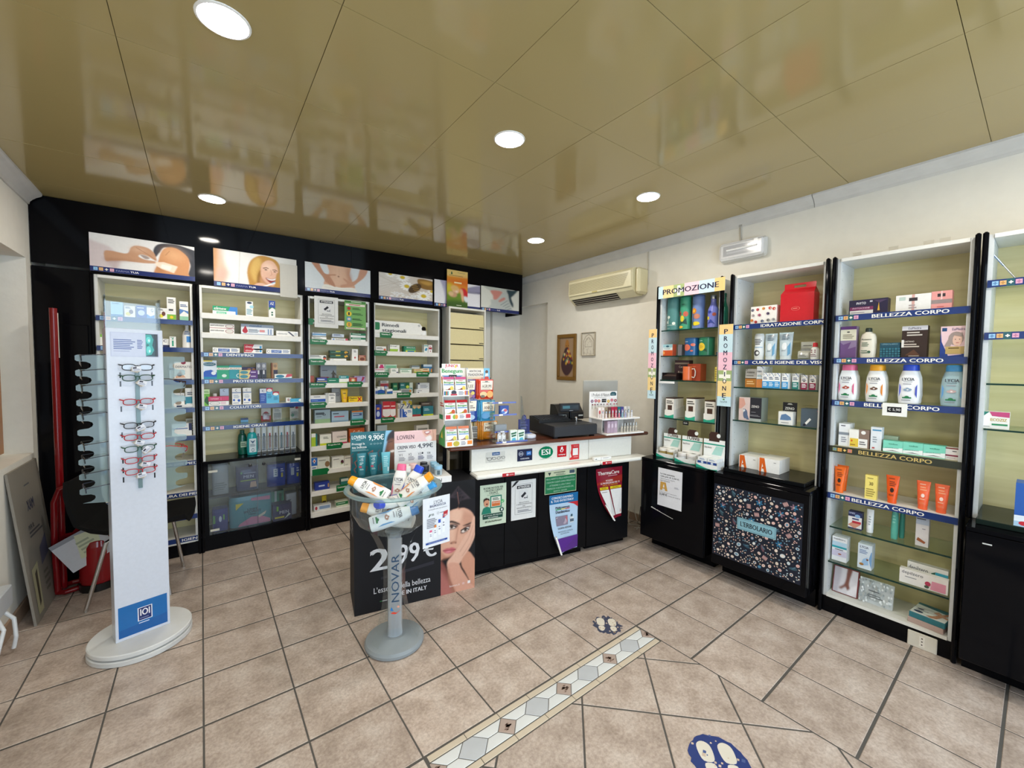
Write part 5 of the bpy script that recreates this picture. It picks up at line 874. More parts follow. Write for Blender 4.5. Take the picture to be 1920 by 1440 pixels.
thing('glass_slab', 'thick glass slab on the rightmost black worktop', 'slab', RIGHT.W(1.49, 0), RIGHT.a, mb=MB('laquer').box(-.26, .26, -.10, .26, .7795, .8055, '1a2420', b=.003))
# tall beauty bay
row('R30', P5, 'on top shelf of beauty bay', [
 ('box', 270, 642, 640, '251f3e', 'r .03 .3 .64 .52 7a2a5a;t PHYTOCYANE .1 .38 .55 .48 e0d0dc;r .03 0 .64 .28 e0dcd8;b PHYTO .2 .68 .45 .84 e8e4ec;r .55 .8 .62 .9 c8c4d0;p d8a83a .75 .2 .78 .75 .81 .2;p 4a3a5a .65 .9 .8 .7 1 .9;s 1 .06 .1 .5 .18 8a8090', 'dark violet box with magenta band', dict(dep=.07)), ('box', 722, 1064, 592, 'eeebe8', 'p d8a8a0 .46 0 .54 0 .54 1 .46 1;r .38 .6 .62 .8 3a3238;r .1 .68 .28 .88 c0d0c8;s 2 .38 .1 .6 .4 b0a0a0', 'large white box with black label'), ('box', 1064, 1265, 552, 'eaa09c', 'r 0 .3 1 .52 9a8a88;r .3 .68 .68 .86 3a3238;r .46 .52 .54 1 f0c8c4;s 1 .3 .08 .7 .14 c03a40', 'pink box with grey band')], group=GR3)
row('R31', P5, 'on second shelf of beauty bay', [
 ('box', 190, 342, 890, '8d7898', 'r 0 .9 1 1 5a2f6e;r 0 .55 1 .9 d8d2bc;p 6a4a7a 0 0 1 0 1 .35 .5 .28 .7 .5 .2 .42 0 .5;s 3 .15 .6 .85 .75 8a8470;e .5 .82 .1 .02 3a3a3a', 'tall purple and beige box', dict(name='skincare_box')), ('bottle', 367, 532, 905, 'ded6c4', 'b Aveeno .15 .68 .75 .74 3a4a3a;s 3 .18 .42 .6 .6 6a7a66;e .62 .22 .1 .05 2f5a44;s 2 .15 .15 .6 .3 6a7a66', 'cream coloured lotion bottle with dark cap', dict(cap='2f3a30', cap_w=.4, cap_h=.13)),
 ('box', 566, 758, 1046, '1c4a5c', 't LERBOLARIO .1 .86 .9 .95 8ab0bc;' + ';'.join(f'e {.08 + .15 * (i % 7)} {.1 + .16 * (i // 7)} .06 .06 {"2f6a7c" if i % 2 else "3a7a8a"}' for i in range(28)), 'low teal box with leaf pattern', dict(name='skincare_box')),
 ('box', 782, 1030, 886, '32221e', 'r 0 .86 1 1 d2d0d4;b EuPhidra .25 .89 .75 .96 6a6a7a;s 2 .2 .66 .8 .82 c8c0b8;t CASTANO .1 .48 .5 .53 e0d8d0;s 2 .1 .3 .7 .44 c8bcb0;r 0 .32 .1 .56 e0dcd8;p 5a3a2a .15 .06 .5 .25 .75 .06;s 1 .3 .02 .8 .06 c8bcb0', 'dark brown hair colour box', dict(name='hair_colour_box')), ('box', 1155, 1435, 888, 'ecccd2', 'p 23408c 0 0 1 0 1 .3 .75 .08 .3 .04 .05 .5 0 .9;r .05 .84 .22 .95 1f4a7a;b EuPhidra .4 .86 .85 .94 8a7a98;e .55 .6 .27 .22 a49490;e .6 .55 .17 .2 e6bfae;p a49490 .3 .6 .15 .35 .35 .3 .45 .6;r .2 .1 .85 .34 bfa468;s 1 .3 .25 .75 .31 5a4620;e .53 .57 .02 .01 3a2a2a;e .67 .57 .02 .01 3a2a2a;r .56 .45 .66 .465 c0606a;p a49490 .42 .78 .78 .78 .74 .66 .5 .7', 'pink hair colour box with portrait', dict(name='hair_colour_box'))], group=GR3)
def LY(c, t2): return f'p {c} .1 .2 .16 .35 .17 .5 .1 .62;p {c} .88 .18 .88 .6 .8 .5 .79 .3;b LYCIA .2 .7 .75 .79 3a3a4a;r .28 .66 .66 .67 3a3a4a;s 1 .25 .57 .7 .62 a0a0a8;e .38 .42 .1 .035 {t2};e .55 .43 .1 .035 {t2};e .46 .46 .07 .03 {t2};e .47 .40 .12 .02 {t2};e .47 .425 .05 .018 f0e8e8;r .25 .16 .65 .2 1f7a4a;e .45 .2 .1 .04 1f7a4a;s 1 .22 .08 .7 .12 8a8a90'
row('R32', P6, 'on third shelf of beauty bay', [
 ('bottle', 160, 348, -82, 'eff0f0', LY('d8608c', 'b04a3a'), 'white shower bottle with pink cap', dict(cap='e06a90', rep=1, cap_w=.66)), ('bottle', 425, 628, -80, 'f0efec', LY('e08a3a', '6a4a3a'), 'white shower bottle with orange cap', dict(cap='f0a82a', rep=1, cap_w=.66)), ('bottle', 742, 965, -84, 'eff0f2', LY('4a5ac0', '8aa0b8'), 'white shower bottle with royal blue cap', dict(cap='2f50c8', rep=1, cap_w=.66)), ('bottle', 1152, 1408, -78, 'a3c0c8', LY('5a94c8', 'c8b0b0'), 'translucent blue shower bottle', dict(cap='4a9ad0', cap_w=.66, m='gloss'))], group=GR3, d=.035, dep=.055)
row('R33', P6, 'on olive shelf of beauty bay', [
 ('box', 172, 276, 481, 'eceded', 'r 0 .5 1 .62 8a929c;s 1 .2 .86 .7 .94 4a4a5a;s 3 .25 .15 .75 .42 9a9aa4', 'tall white box with grey band', dict(name='skincare_box', rep=1)), ('box', 271, 362, 540, 'f0efe8', 'r .1 .04 1 .52 e8c84a;e .3 .38 .1 .06 d8602a;s 1 .15 .1 .8 .2 a87a2a', 'white box with yellow panel', dict(name='skincare_box', d=.035)), ('box', 362, 466, 543, '8a7468', 'r 0 .02 .85 .5 f0eeea;e .45 .85 .22 .1 f0eeea;s 2 .1 .15 .7 .38 6a6a6a', 'brown and white box', dict(name='skincare_box')), ('box', 480, 588, 516, 'e4e9ee', 'r .15 .84 .95 .9 4a94c0;s 3 .2 .3 .6 .6 9aa4ae;p b83a3a .15 .06 .4 .06 .4 .12 .2 .12', 'tall white box with blue line', dict(name='skincare_box'))] +
 [('box', x0, x1, y, '7fd4bc', 'p f0f4f0 0 .06 1 .06 1 .45 0 .3;p 2a3a3a .1 .12 .5 .2 .9 .12 .5 .14;b esdue .3 .68 .75 .8 4a9a84;t assorbenti .12 .36 .8 .44 4a7a70', 'mint green box, ' + n, dict(name='skincare_box', d=.03, side='5fbaa4')) for x0, x1, y, n in ((597, 789, 643, 'leftmost of three'), (790, 984, 661, 'middle of three'), (985, 1200, 684, 'rightmost of three'))] +
 [('box', 1198, 1370, 713, 'eae4e2', 'r 0 .9 1 1 7a2a2a;r 0 .3 1 .42 8a2a48;s 1 .4 .66 .7 .78 4a4a5a;s 1 .1 .12 .7 .2 b09aa0', 'white box with maroon lines', dict(name='skincare_box')), ('box', 590, 740, 598, 'b4c8b0', '', 'pale green glass box behind', dict(name='skincare_box', d=.13))], group=GR3, d=.04, dep=.05)
OT = 's 3 .2 .55 .85 .78 7a2c0a;e .5 .4 .2 .1 2a1410;s 1 .15 .84 .85 .92 8a3a10;s 1 .2 .1 .8 .25 a04010'; OT2 = 's 2 .2 .6 .85 .8 f0a078;e .5 .42 .18 .08 f4d8cc;s 1 .15 .84 .85 .92 f4b89a;s 1 .2 .22 .8 .3 f0b090;s 2 .2 .06 .8 .14 e88a60'
row('R34', P6, 'on white board of beauty bay', [
 ('tube', 120, 232, 897, 'ee6a10', OT, 'orange sun cream tube in front at left', dict(name='sun_cream_tube')), ('tube', 147, 260, 882, 'ee6a10', OT, 'orange sun cream tube behind the front left one', dict(name='sun_cream_tube', d=.10)), ('box', 426, 540, 976, 'f0dc78', 'b 30 .35 .58 .7 .72 6a5a2a;s 1 .2 .84 .8 .9 8a7a3a;s 4 .12 .08 .88 .45 a8944a', 'pale yellow sun cream box', dict(name='sun_cream_box', dep=.035)), ('tube', 620, 754, 980, 'ec5a18', OT, 'red orange sun cream tube with black disc', dict(name='sun_cream_tube')),
 ('tube', 915, 1056, 1034, 'f2683a', OT2, 'coral sun cream tube with white print at left', dict(name='sun_cream_tube')), ('tube', 1090, 1240, 1067, 'f2683a', OT2, 'coral sun cream tube with white print at right', dict(name='sun_cream_tube'))], group='sun cream on the white board', d=.035, dep=.04)
row('R35', P7, 'on upper glass of beauty bay', [
 ('box', 320, 436, 168, '27305c', 'r 0 .08 1 .72 eceae8;p d89880 0 .2 .5 .05 .9 .3 .9 .42 .3 .4;r .3 .35 .95 .48 c03040;e .68 .78 .2 .1 8ab0d8;b LINES .05 .86 .5 .96 c8d0e8;s 1 .3 .5 .9 .66 3a4070', 'small navy box with reclining legs'), ('tube', 468, 530, 158, 'f2f4f6', 's 4 .3 .2 .8 .7 a8b0b8', 'white pointed nozzle tube', dict(name='spray_bottle', cat='bottle', bw=1.0, cap='f2f4f6')), ('bottle', 680, 745, 120, '5fb6a4', 's 3 .3 .5 .7 .8 8ad0c0', 'slim teal bottle in front', dict(m='gloss', cap='4aa896', cap_h=.1)), ('bottle', 748, 800, 135, '3f8f80', '', 'slim dark teal bottle behind', dict(m='gloss', cap='3a8678', d=.11, cap_h=.1)), ('box', 893, 1005, 205, 'e6e3e4', 'r 0 .72 1 .95 c2ccdc;s 1 .05 .86 .9 .93 4a4a60;p a8603a .1 .18 .7 .1 .8 .16 .2 .28;s 1 .5 .55 .8 .6 9a94a0', 'tall white box with brown hands')], group=GR3, d=.06, dep=.045)
row('R36', P7, 'on lower glass of beauty bay', [
 ('box', 185, 310, 378, 'eef0f2', 'r 0 .6 1 .8 bcd8ea;r 0 .54 1 .62 2aa4b0;r 0 .2 1 .44 d2cde2;t depilzero .08 .87 .9 .95 4a4a5a;s 1 .2 .45 .9 .5 3a3a5a;e .55 .3 .12 .03 a8604a', 'white depilatory box with teal band', dict(rep=1)), ('box', 402, 522, 440, 'dbe6f0', 'b LYCIA .15 .84 .75 .93 2f3a60;p 7aa6d4 .95 .75 .8 .45 .9 .2 1 .1 1 .6 1 .75;p 9cc0e4 .2 .1 .8 .2 .7 .5 .4 .4;e .7 .4 .08 .04 7a4a3a;e .3 .18 .16 .05 a8763a;s 3 .12 .6 .7 .78 7a90b8', 'white and blue box with shell picture', dict(rep=1)),
 ('box', 818, 1168, 590, 'eceae6', 'p 4ab0cc .7 .12 1 .12 1 .8 .7 .8;t depilzero .04 .55 .52 .85 4a4a58;s 1 .1 .35 .45 .45 8a8a90;p 3a6a5a .58 .3 .68 .3 .7 .8 .6 .7', 'wide white box with blue patch behind', dict(d=.09)), ('box', 752, 1170, 645, 'efece8', 'p e49ab0 .65 .06 .96 .06 .96 .66 .68 .66;t depilzero .05 .62 .5 .9 4a4a58;s 1 .12 .42 .42 .52 8a8a90;e .6 .4 .06 .16 b83a5a;e .58 .18 .05 .1 4a5a4a', 'wide white box with pink patch in front', dict(d=.035))], group=GR3, d=.05, dep=.035)
z = SH['R3b'][1]
fp = Paint(46, 34, 'd8d4da'); fp.poly('b8b2bc', [(0, .0), (.3, 0), (.2, 1), (0, 1)], .05).poly('7a4a40', [(.55, 0), (.75, 0), (.68, .35), (.66, .6), (.74, .8), (.62, .84), (.52, .72), (.35, .84), (.25, .8), (.45, .62), (.52, .35)], .008).poly('e8e4ea', [(.6, .86), (1, .5), (1, .8), (.75, 1)], .04)
def leaning(name, lb, px0, py0, px1, z, d, tilt, hh, edge, pic=None, ops='', cat='frame', bgc='e8e8ea', th=.018):
    x0, _ = RIGHT.un(px0, py0, d); x1, _ = RIGHT.un(px1, py0, d); w = x1 - x0
    t = thing(name, lb, cat, RIGHT.W(x0, d, z), RIGHT.a); t.rotation_euler = (-math.radians(tilt), 0, RIGHT.a)
    part(t, 'body', MB('gloss').box(0, w, .0005, th, 0, hh, edge, b=.003))
    if pic: part(t, 'print', pic.mesh(w - .012, hh - .012, 'gloss', lambda x, q: (x + .006, .0002, q + .006)))
    else: part(t, 'print', MB('gloss').ink(ops, (.004, .0003, .004), (1, 0, 0), (0, 0, 1), w - .008, hh - .008))
leaning('foot_tray', 'maroon framed picture box of a foot on bay floor', 1560, 1085, 1609, z, .07, 12, .165, '7a3a3c', fp, cat='box')
sb = 'r 0 0 1 1 c4cacc;' + ';'.join(f'e {random.random():.2f} {random.random():.2f} .03 .05 {random.choice(["e8eef0", "9aa4a8", "f4f8fa", "aab4b8"])}' for _ in range(90)) + ';s 1 .3 .5 .7 .6 5a6064;s 2 .3 .25 .75 .42 6a7074'
leaning('foil_pack', 'silver bubble foil pack leaning at the bay floor back', 1610, 1085, 1676, z, .08, 14, .14, 'd4d8da', None, sb, cat='pack')
# depilatory box lying flat
x0, _ = RIGHT.un(1709, 1155, .05); fb = thing('wax_strip_box', 'flat teal box with bare feet picture lying on bay floor', 'box', RIGHT.W(x0 + .068, .10, z), RIGHT.a - .12)
for k, (zz, c, s2) in enumerate(((0, 'b8a098', 0), (.032, '2f7480', .01))):
    mb = MB('card').box(-.072 + s2 * .5, .070 + s2 * .5, -.08, .085, zz, zz + .031, c, b=.002)
    if k: mb.ink('r 0 0 1 1 dfe4e2;p 2f7480 0 .85 1 .7 1 1 0 1;e .2 .2 .14 .08 23345a;e .2 .45 .1 .05 23345a;t depilzero .08 .3 .45 .38 23345a;p b8866a .45 .08 .6 .2 .75 .5 .95 .9 1 .8 .85 .4 .75 .1 .6 .02;p c89a80 .55 .5 .65 .7 1 .4 1 .3', (-.070 + s2 * .5, -.078, zz + .0315), (1, 0, 0), (0, 1, 0), .138, .16)
    part(fb, 'box' if k else 'lower_box', mb)
row('R43', P8, 'on lower glass of rightmost bay', [('box', 172, 328, 1068, 'eeebe4', 'p 2a7a6a 0 .6 .3 1 0 1;p c04a7a .3 1 1 1 1 .7 .4 .75;b ECOZIZ .35 .45 .92 .62 b8a03a;r .4 .2 .95 .3 2a8a5a;s 1 .05 .08 .4 .14 8a8a8a;r 0 0 .02 1 3a4a5a', 'white box with green and crimson corners')], group=GR3, d=.03)
row('R4b', (1780, 860, 3.13), 'on thick slab of rightmost bay', [('box', 392, 700, 140, '2a5aa8', 'p e0e8f0 0 0 1 0 1 .3 0 .25;r 0 0 .8 .12 a8c8e0;e .2 .08 .1 .05 c82a38', 'large blue box cut by frame')], group=GR3, d=-.09, dep=.1)
# a steel pen hooked in the rightmost bay and tape scraps along the cabinet tops
thing('pen', 'slim silver pen leaning at the top of rightmost bay', 'pen', (0, 0, 0), mb=MB('metal').tube([RIGHT.W(1.228, .06, 2.105), RIGHT.W(1.262, .05, 2.045)], .004, '8aa0c0').tube([RIGHT.W(1.262, .05, 2.045), RIGHT.W(1.30, .04, 1.978)], .003, 'b8bcc4'))
for x in (.70, .86, 1.0, 1.06): part(B['R3'], 'tape_scrap', MB('paper').box(x - .8885 - .02, x - .8885 + .02, .010, .0105, 2.2, 2.222, 'b9b1a0'))
a, z1 = RIGHT.un(1655, 755, -.002); b, z0 = RIGHT.un(1700, 782, -.002)
part(B['R3'], 'price_card', MB('paper').box(a - .8885, b - .8885, -.003, .002, z0, z1, 'ecebe6').ink('r .2 .28 .78 .72 141418;b €_5,90 .24 .38 .74 .62 d8d8d8', (a - .8885, -.0034, z0), (1, 0, 0), (0, 0, 1), b - a, z1 - z0))
# ------------------------------------------------------------------ shop counter
ct = thing('shop_counter', 'black and white shop counter with a dark wooden top', 'counter', CTR.W(0, 0), CTR.a)
part(ct, 'plinth', MB('laquer').box(-.05, .93, 0, .42, 0, .07, BK).box(.985, 1.40, .02, .42, 0, .07, BK))
part(ct, 'body', MB('laquer').box(-.06, 1.40, -.012, .44, .0705, .9445, BK))
for x0, x1 in ((-.06, .215), (.218, .50), (.503, .957), (.964, 1.405)): part(ct, 'front_panel', MB('laquer').box(x0, x1, -.03, -.0125, .045, .743, '121214', b=.002))
for x0, x1 in ((-.055, .954), (.957, 1.405)): part(ct, 'upper_panel', MB('gloss').box(x0, x1, -.052, -.0125, .7765, .9445, 'e6e4dc', b=.003))
for x0, x1 in ((-.055, 1.005), (1.007, 1.50)): part(ct, 'ledge', MB('gloss').box(x0, x1, -.155, -.0125, .745, .7755, 'eceae2', b=.010))
part(ct, 'countertop', MB('mahogany').box(-.228, 1.555, -.10, .47, .945, .972, 'w', b=.009))
part(ct, 'side_panel', MB('laquer').box(-.20, -.17, .16, .44, 0, .9445, BK))
part(ct, 'kick_box', MB('laquer').box(1.406, 1.46, .08, .30, 0, .05, BK))
for px0, px1, y in ((942, 965, 888), (1130, 1147, 869)):
    a, _ = CTR.un(px0, y, -.156); b, _ = CTR.un(px1, y, -.156); part(ct, 'red_label', MB('gloss').box(a, b, -.157, -.1555, .748, .772, 'b8202c').ink('e .4 .5 .1 .3 e8d0d0;r .55 .35 .9 .65 d88a8a', (a, -.1573, .748), (1, 0, 0), (0, 0, 1), b - a, .024))
def flat(name, lb, cat, fr, d, quad, base, ops, m='paper', curl=0, group=None, th=.0012):
    """sheet of paper hung on a plane; quad = photograph pixels (left top, right top, right bottom, left bottom)"""
    P = [fr.un(x, y, d) for x, y in quad]; x0 = (P[0][0] + P[3][0]) / 2; x1 = (P[1][0] + P[2][0]) / 2; z1 = (P[0][1] + P[1][1]) / 2; z0 = (P[2][1] + P[3][1]) / 2
    w, h = x1 - x0, z1 - z0; mb = MB(m)
    if not curl: mb.box(0, w, 0, th, 0, h, base)
    else:
        n = 14; rg = []
        for k in range(n + 1):
            t = k / n; lf = curl * (t ** 2.2) * w; rg.append([(lf + (w - lf) * i / 8, -.0015 - .05 * (t ** 3) * (1 - i / 8) ** 2, h * (1 - t)) for i in range(9)])
        mb.loft(rg, base, caps=(0, 0), closed=False)
        tip = rg[-1]; mb.loft([[(p[0] + .012 * math.sin(a) - .004, p[1] - .012 * (1 - math.cos(a)), p[2] + q) for a in (0, .8, 1.6, 2.4, 3.1, 3.8)] for p, q in ((tip[0], 0), ((tip[0][0] - curl * w * .45, tip[0][1] * .5, tip[0][2] + h * .3), 0))], 'f2f0ec', caps=(0, 0), closed=False)
    k = len(mb.v); mb.ink(ops, (0, -.0006, 0), (1, 0, 0), (0, 0, 1), w, h)
    if curl:
        for i in range(k, len(mb.v)):
            x, y, z = mb.v[i]; t = max(0, 1 - z / h); lf = curl * (t ** 2.2) * w; u_ = x / w; mb.v[i] = (lf + (w - lf) * u_, y - .0018 - .05 * (t ** 3) * (1 - u_) ** 2, z)
    return thing(name, lb, cat, fr.W(x0, d, z0), fr.a, group, mb)
FP = 'notices taped to the counter front'
flat('notice', 'pale green notice with a cartoon man on the counter front', 'notice', CTR, -.0325, ((899, 912), (949, 904), (949, 980), (901, 988)), 'cfdcc4', 'b BUONE_NOTIZIE_PER .13 .89 .88 .94 2f3f34;b I_NOSTRI_CLIENTI .17 .83 .84 .88 2f3f34;b CELIACI .34 .77 .66 .82 2f3f34;t Dal_1°_aprile_2025 .27 .73 .72 .76 3a4a3e;r .38 .42 .82 .72 2a8068;r .42 .45 .78 .69 e4e8d8;r .44 .46 .76 .58 d8743a;b BUONO_CELIACHIA .46 .53 .74 .56 f4e4d4;s 2 .47 .6 .72 .67 4a5a50;e .85 .56 .07 .045 5ab870;p f0f0e8 .81 .56 .84 .53 .9 .59 .84 .55;p 1f8068 .05 .3 .12 .44 .25 .48 .38 .44 .42 .3;e .24 .56 .105 .09 d89a78;p 3a2620 .12 .58 .13 .66 .22 .69 .34 .66 .35 .6 .28 .64 .18 .63;e .25 .535 .035 .02 6a2a2a;r .1 .17 .86 .29 17473a;b PIÙ_FACILE,_PIÙ_VELOCE .14 .235 .82 .27 e8ece0;b PIÙ_COMODA! .3 .185 .68 .22 e8ece0;e .82 .36 .08 .055 17473a;r .79 .345 .85 .375 f0f0e8;r .805 .325 .835 .395 f0f0e8;b #CeliachiaAbruzzo .18 .08 .82 .13 3a4a3e', group=FP)
CAMN = 'r .15 .14 .85 .145 2a2a30;r .15 .9 .85 .905 2a2a30;r .15 .14 .155 .905 2a2a30;r .845 .14 .85 .905 2a2a30;r .22 .79 .78 .87 24242c;b ATTENZIONE .26 .805 .74 .855 f0f0ee;r .32 .5 .68 .74 dcdcdc;p 24242c .38 .6 .54 .7 .6 .65 .44 .55;p 24242c .5 .57 .55 .55 .64 .56 .64 .54 .52 .53;r .635 .52 .65 .6 24242c;t AREA_SOTTOPOSTA .3 .42 .72 .45 4a4a50;t A_VIDEOSORVEGLIANZA .2 .375 .82 .405 4a4a50;t PER .45 .33 .56 .355 4a4a50;t RAGIONI_DI_SICUREZZA .22 .285 .8 .315 4a4a50;s 2 .25 .18 .8 .25 8a8a90'
flat('notice', 'white camera notice with torn tape corners on the counter front', 'notice', CTR, -.0325, ((958, 902), (1005, 898), (1004, 969), (959, 977)), 'e2e2e0', CAMN + ';p 1a1a1e 0 .85 .12 .96 .2 1 .3 1 .14 .9 .05 .86', group=FP)
flat('notice', 'green and cream waiting notice above the blue leaflet', 'notice', CTR, -.0325, ((1021, 884), (1080, 877), (1080, 919), (1021, 928)), '1f7a4c', 'r .02 .74 .98 .98 d8dcb8;p 2a3a3a .1 .92 .2 .92 .15 .78;s 1 .28 .86 .72 .92 3a4a3a;s 2 .35 .76 .65 .84 5a6a58;r .78 .8 .95 .94 4a5a6a;t PER_IL_RISPETTO_DELLA_RISERVATEZZA .05 .6 .95 .67 b8d8c4;t I_SIGNORI_CLIENTI_SONO_PREGATI_DI .05 .46 .95 .53 b8d8c4;t ATTENDERE_IL_LORO_TURNO .15 .32 .82 .39 b8d8c4;t TENENDOSI_A_GIUSTA_DISTANZA_DAL .06 .19 .92 .26 b8d8c4;t BANCO._GRAZIE .28 .07 .7 .13 b8d8c4;r 0 0 1 .02 d8dcb8;r 0 0 .012 1 d8dcb8;r .988 0 1 1 d8dcb8', group=FP)
flat('leaflet', 'blue and purple intestine leaflet curling at its lower left', 'leaflet', CTR, -.034, ((1028, 930), (1082, 922), (1083, 1026), (1030, 1036)), 'b9d4ec', 'r 0 .84 1 1 1f6ea8;b CONOSCI_DAVVERO .08 .925 .82 .965 e8f0f4;b IL_TUO_INTESTINO? .06 .87 .84 .91 e8f0f4;p c8303a .62 .84 1 .84 1 .74 .85 .8;e .5 .6 .1 .01 b9d4ec;b Multicentrum .2 .75 .7 .79 2a2a3a;r .2 .73 .4 .745 2a9a4a;r .4 .73 .55 .745 e8c83a;r .55 .73 .7 .745 d03a3a;b Duobiotico .2 .67 .7 .72 2a2a44;r .18 .45 .62 .62 8a8296;r .2 .56 .45 .6 d8d0d4;r .48 .5 .6 .6 c86a72;e .5 .52 .08 .05 b8a8b8;r .7 .47 .84 .58 d8e0e4;r .74 .58 .8 .62 3a5a6a;r .7 .49 .84 .54 5a6a7a;b DOPPIA_AZIONE .22 .39 .75 .42 5a5a6a;t PROTEZIONE_COMPLETA .2 .33 .8 .355 5a6a7a;t DELL\'INTESTINO .28 .295 .65 .32 5a6a7a;r 0 .02 1 .24 5a3088;b CHIEDI_CONSIGLIO .08 .155 .82 .195 e8dcf0;b AL_TUO_FARMACISTA .08 .075 .9 .12 e8dcf0', m='gloss', curl=.30, group=FP)
flat('leaflet', 'dark red heat wrap leaflet curling at its lower left', 'leaflet', CTR, -.034, ((1115, 880), (1164, 874), (1167, 966), (1118, 976)), '8e1c30', 'b ThermaCare .06 .87 .88 .94 f0e4e0;s 1 .45 .83 .88 .85 e0b8b8;p a03028 0 .72 .4 .78 1 .84 1 .7 0 .68;b SCOPRI .35 .735 .62 .765 f0e0dc;b LE_PROMOZIONI_PER_TE .14 .685 .9 .72 f0e0dc;b VINCI_IL_TUO_BENESSERE .2 .65 .82 .675 e89a3a;r .08 .58 .42 .63 e8cc28;r .5 .58 .96 .63 e8cc28;t PROMO .15 .59 .35 .62 5a3a1a;t PROMO .6 .59 .85 .62 5a3a1a;r .06 .06 .44 .57 f0ece8;r .5 .06 .98 .57 f0ece8;r .52 .4 .7 .5 a82838;r .7 .42 .95 .54 a82838;e .86 .48 .06 .03 e89a6a;s 2 .55 .33 .92 .38 8a7a7a;r .62 .26 .85 .3 e0c028;e .72 .16 .14 .08 d8926a;e .72 .16 .08 .045 a83a3a;e .87 .13 .05 .04 c8403a;r .12 .36 .26 .46 b8383a;e .3 .38 .09 .05 e0b828;s 1 .12 .52 .4 .54 8a7a7a', m='gloss', curl=.55, group=FP)
SK = 'stickers on the white counter panel'
def sticker(lb, quad, base, ops, **k): return flat('sticker', lb, 'sticker', CTR, -.0545, quad, base, ops, group=SK, m='gloss', **k)
sticker('transparent sticker with two drawn spectacles on white counter panel', ((911, 849), (947, 846), (947, 865), (911, 868)), 'd4d3cc', 'r .32 .68 .72 .98 2a558c;b CentroOttico .36 .76 .68 .9 d4e0ec;o .18 .36 .12 .16 2a2a2a .2;o .42 .38 .1 .14 2a2a2a .2;r .3 .44 .34 .5 2a2a2a;r .02 .46 .08 .52 2a2a2a;o .66 .38 .1 .14 2a2a2a .2;o .9 .4 .09 .13 2a2a2a .2;r .76 .46 .82 .5 2a2a2a;t Occhiali_per_presbiopia .15 .04 .85 .14 4a4a4a')
sticker('navy card payment sticker on white counter panel', ((970, 843), (998, 841), (998, 863), (970, 865)), '161d40', 'e .24 .62 .17 .22 8a90a8;e .24 .62 .12 .16 161d40;b BAN .14 .54 .34 .7 c8ccd8;r .48 .45 .5 .8 6a7090;r .6 .45 .92 .8 2f74c8;t AM .66 .55 .86 .7 d8e4f4;b POWER_DIGITAL .2 .14 .8 .26 d0d4e0')
sg = thing('sticker', 'oval green sticker lettered in white on white counter panel', 'sticker', CTR.W(0, 0), CTR.a, SK); mb = MB('gloss')
x0, z1 = CTR.un(1010, 838, -.0545); x1, z0 = CTR.un(1037, 858, -.0545); w, h = x1 - x0, z1 - z0
mb.ink('e .5 .5 .5 .5 2f8a68;e .5 .52 .47 .46 0d7a52;b ESI .2 .3 .8 .76 f2f4f0', (x0, -.0545, z0), (1, 0, 0), (0, 0, 1), w, h).text('La salute in tutte le forme', (x0 + w * .1, -.0545, z0 - .007), (1, 0, .06), (0, 0, 1), w * .8, .006, '4a8a6a'); part(sg, 'print', mb)
sticker('red square payment sticker on white counter panel', ((1045, 836), (1062, 835), (1062, 856), (1045, 857)), 'c01e26', 'p f4f0ee .5 .92 .62 .8 .56 .74 .7 .62 .54 .4 .5 .44 .6 .6 .5 .7 .36 .56 .46 .46 .4 .4 .28 .56 .4 .72 .36 .8;b satispay .12 .12 .88 .28 f4e8e6')
sticker('torn red sticker beside the square red one', ((1068, 834), (1086, 832), (1086, 860), (1068, 863)), 'd0383c', 'p e6e4dc 0 1 .12 1 .16 .7 .08 .45 .2 .2 0 .1;t Scarica_la .42 .86 .88 .92 f0d0d0;r .32 .28 .86 .74 f0ecea;b satispay .4 .14 .85 .21 f0d0d0')
a, _ = CTR.un(1113, 857, -.11); b, _ = CTR.un(1145, 857, -.11); thing('thermometer_box', 'slim white box lying on the counter ledge', 'box', CTR.W(a, -.12, .776), CTR.a, mb=MB('card').box(0, b - a, 0, .03, 0, .026, 'f0efec', b=.003).ink('b II .06 .3 .14 .6 3a3a3a;r .39 0 .4 1 9a9a9a;s 1 .5 .5 .9 .7 8a8a8a', (0, -.0005, 0), (1, 0, 0), (0, 0, 1), b - a, .026))
# ------------------------------------------------------------------ cosmetic floor carton in front of the counter
fc = thing('display_carton', 'tall black cosmetics carton standing on the floor left of counter', 'carton', CTR.W(-.838, -.15), CTR.a); CW, CH = .776, .756
mb = MB('paper').box(0, CW, .001, .30, 0, CH, '131317')
mb.ink('r 0 0 .69 1 131318;b 2 .115 .34 .27 .52 d8d8dc;b ,99 .29 .33 .51 .52 d8d8dc;b € .54 .37 .655 .53 d8d8dc;t L\'essenza_della_bellezza .145 .15 .60 .20 d8d8dc;b MADE_IN_ITALY .27 .09 .57 .125 d8d8dc;r .19 .075 .21 .08 3a8a4a;r .21 .075 .25 .08 d8d8d8;r .25 .075 .27 .08 c83a3a;p 2a2a32 .2 .26 .63 .30 .63 .33 .2 .28', (0, 0, 0), (1, 0, 0), (0, 0, 1), CW, CH)
mb.text('LOVREN', (CW * .80, .03, CH + .0004), (-.25, .97, 0), (-1, -.2, 0), .17, .05, 'c8c8cc', 1); mb.text('2,99', (-.0004, .24, CH * .58), (0, -1, 0), (0, 0, 1), .18, .12, '9a9a9e', 1)
part(fc, 'body', mb)
pw, ph = 78, 240; f = Paint(pw, ph, '0d0d12')
f.poly('15141c', [(.05, .3), (.2, .12), (.5, .06), (.8, .12), (1, .3), (.95, .5), (.5, .4)], .05)
f.poly('060509', [(-.1, .34), (-.1, .1), (.2, .03), (.5, .0), (.85, .05), (1.1, .2), (1.1, .6), (.95, .55), (.5, .3)], .02)
HR = random.Random(5)
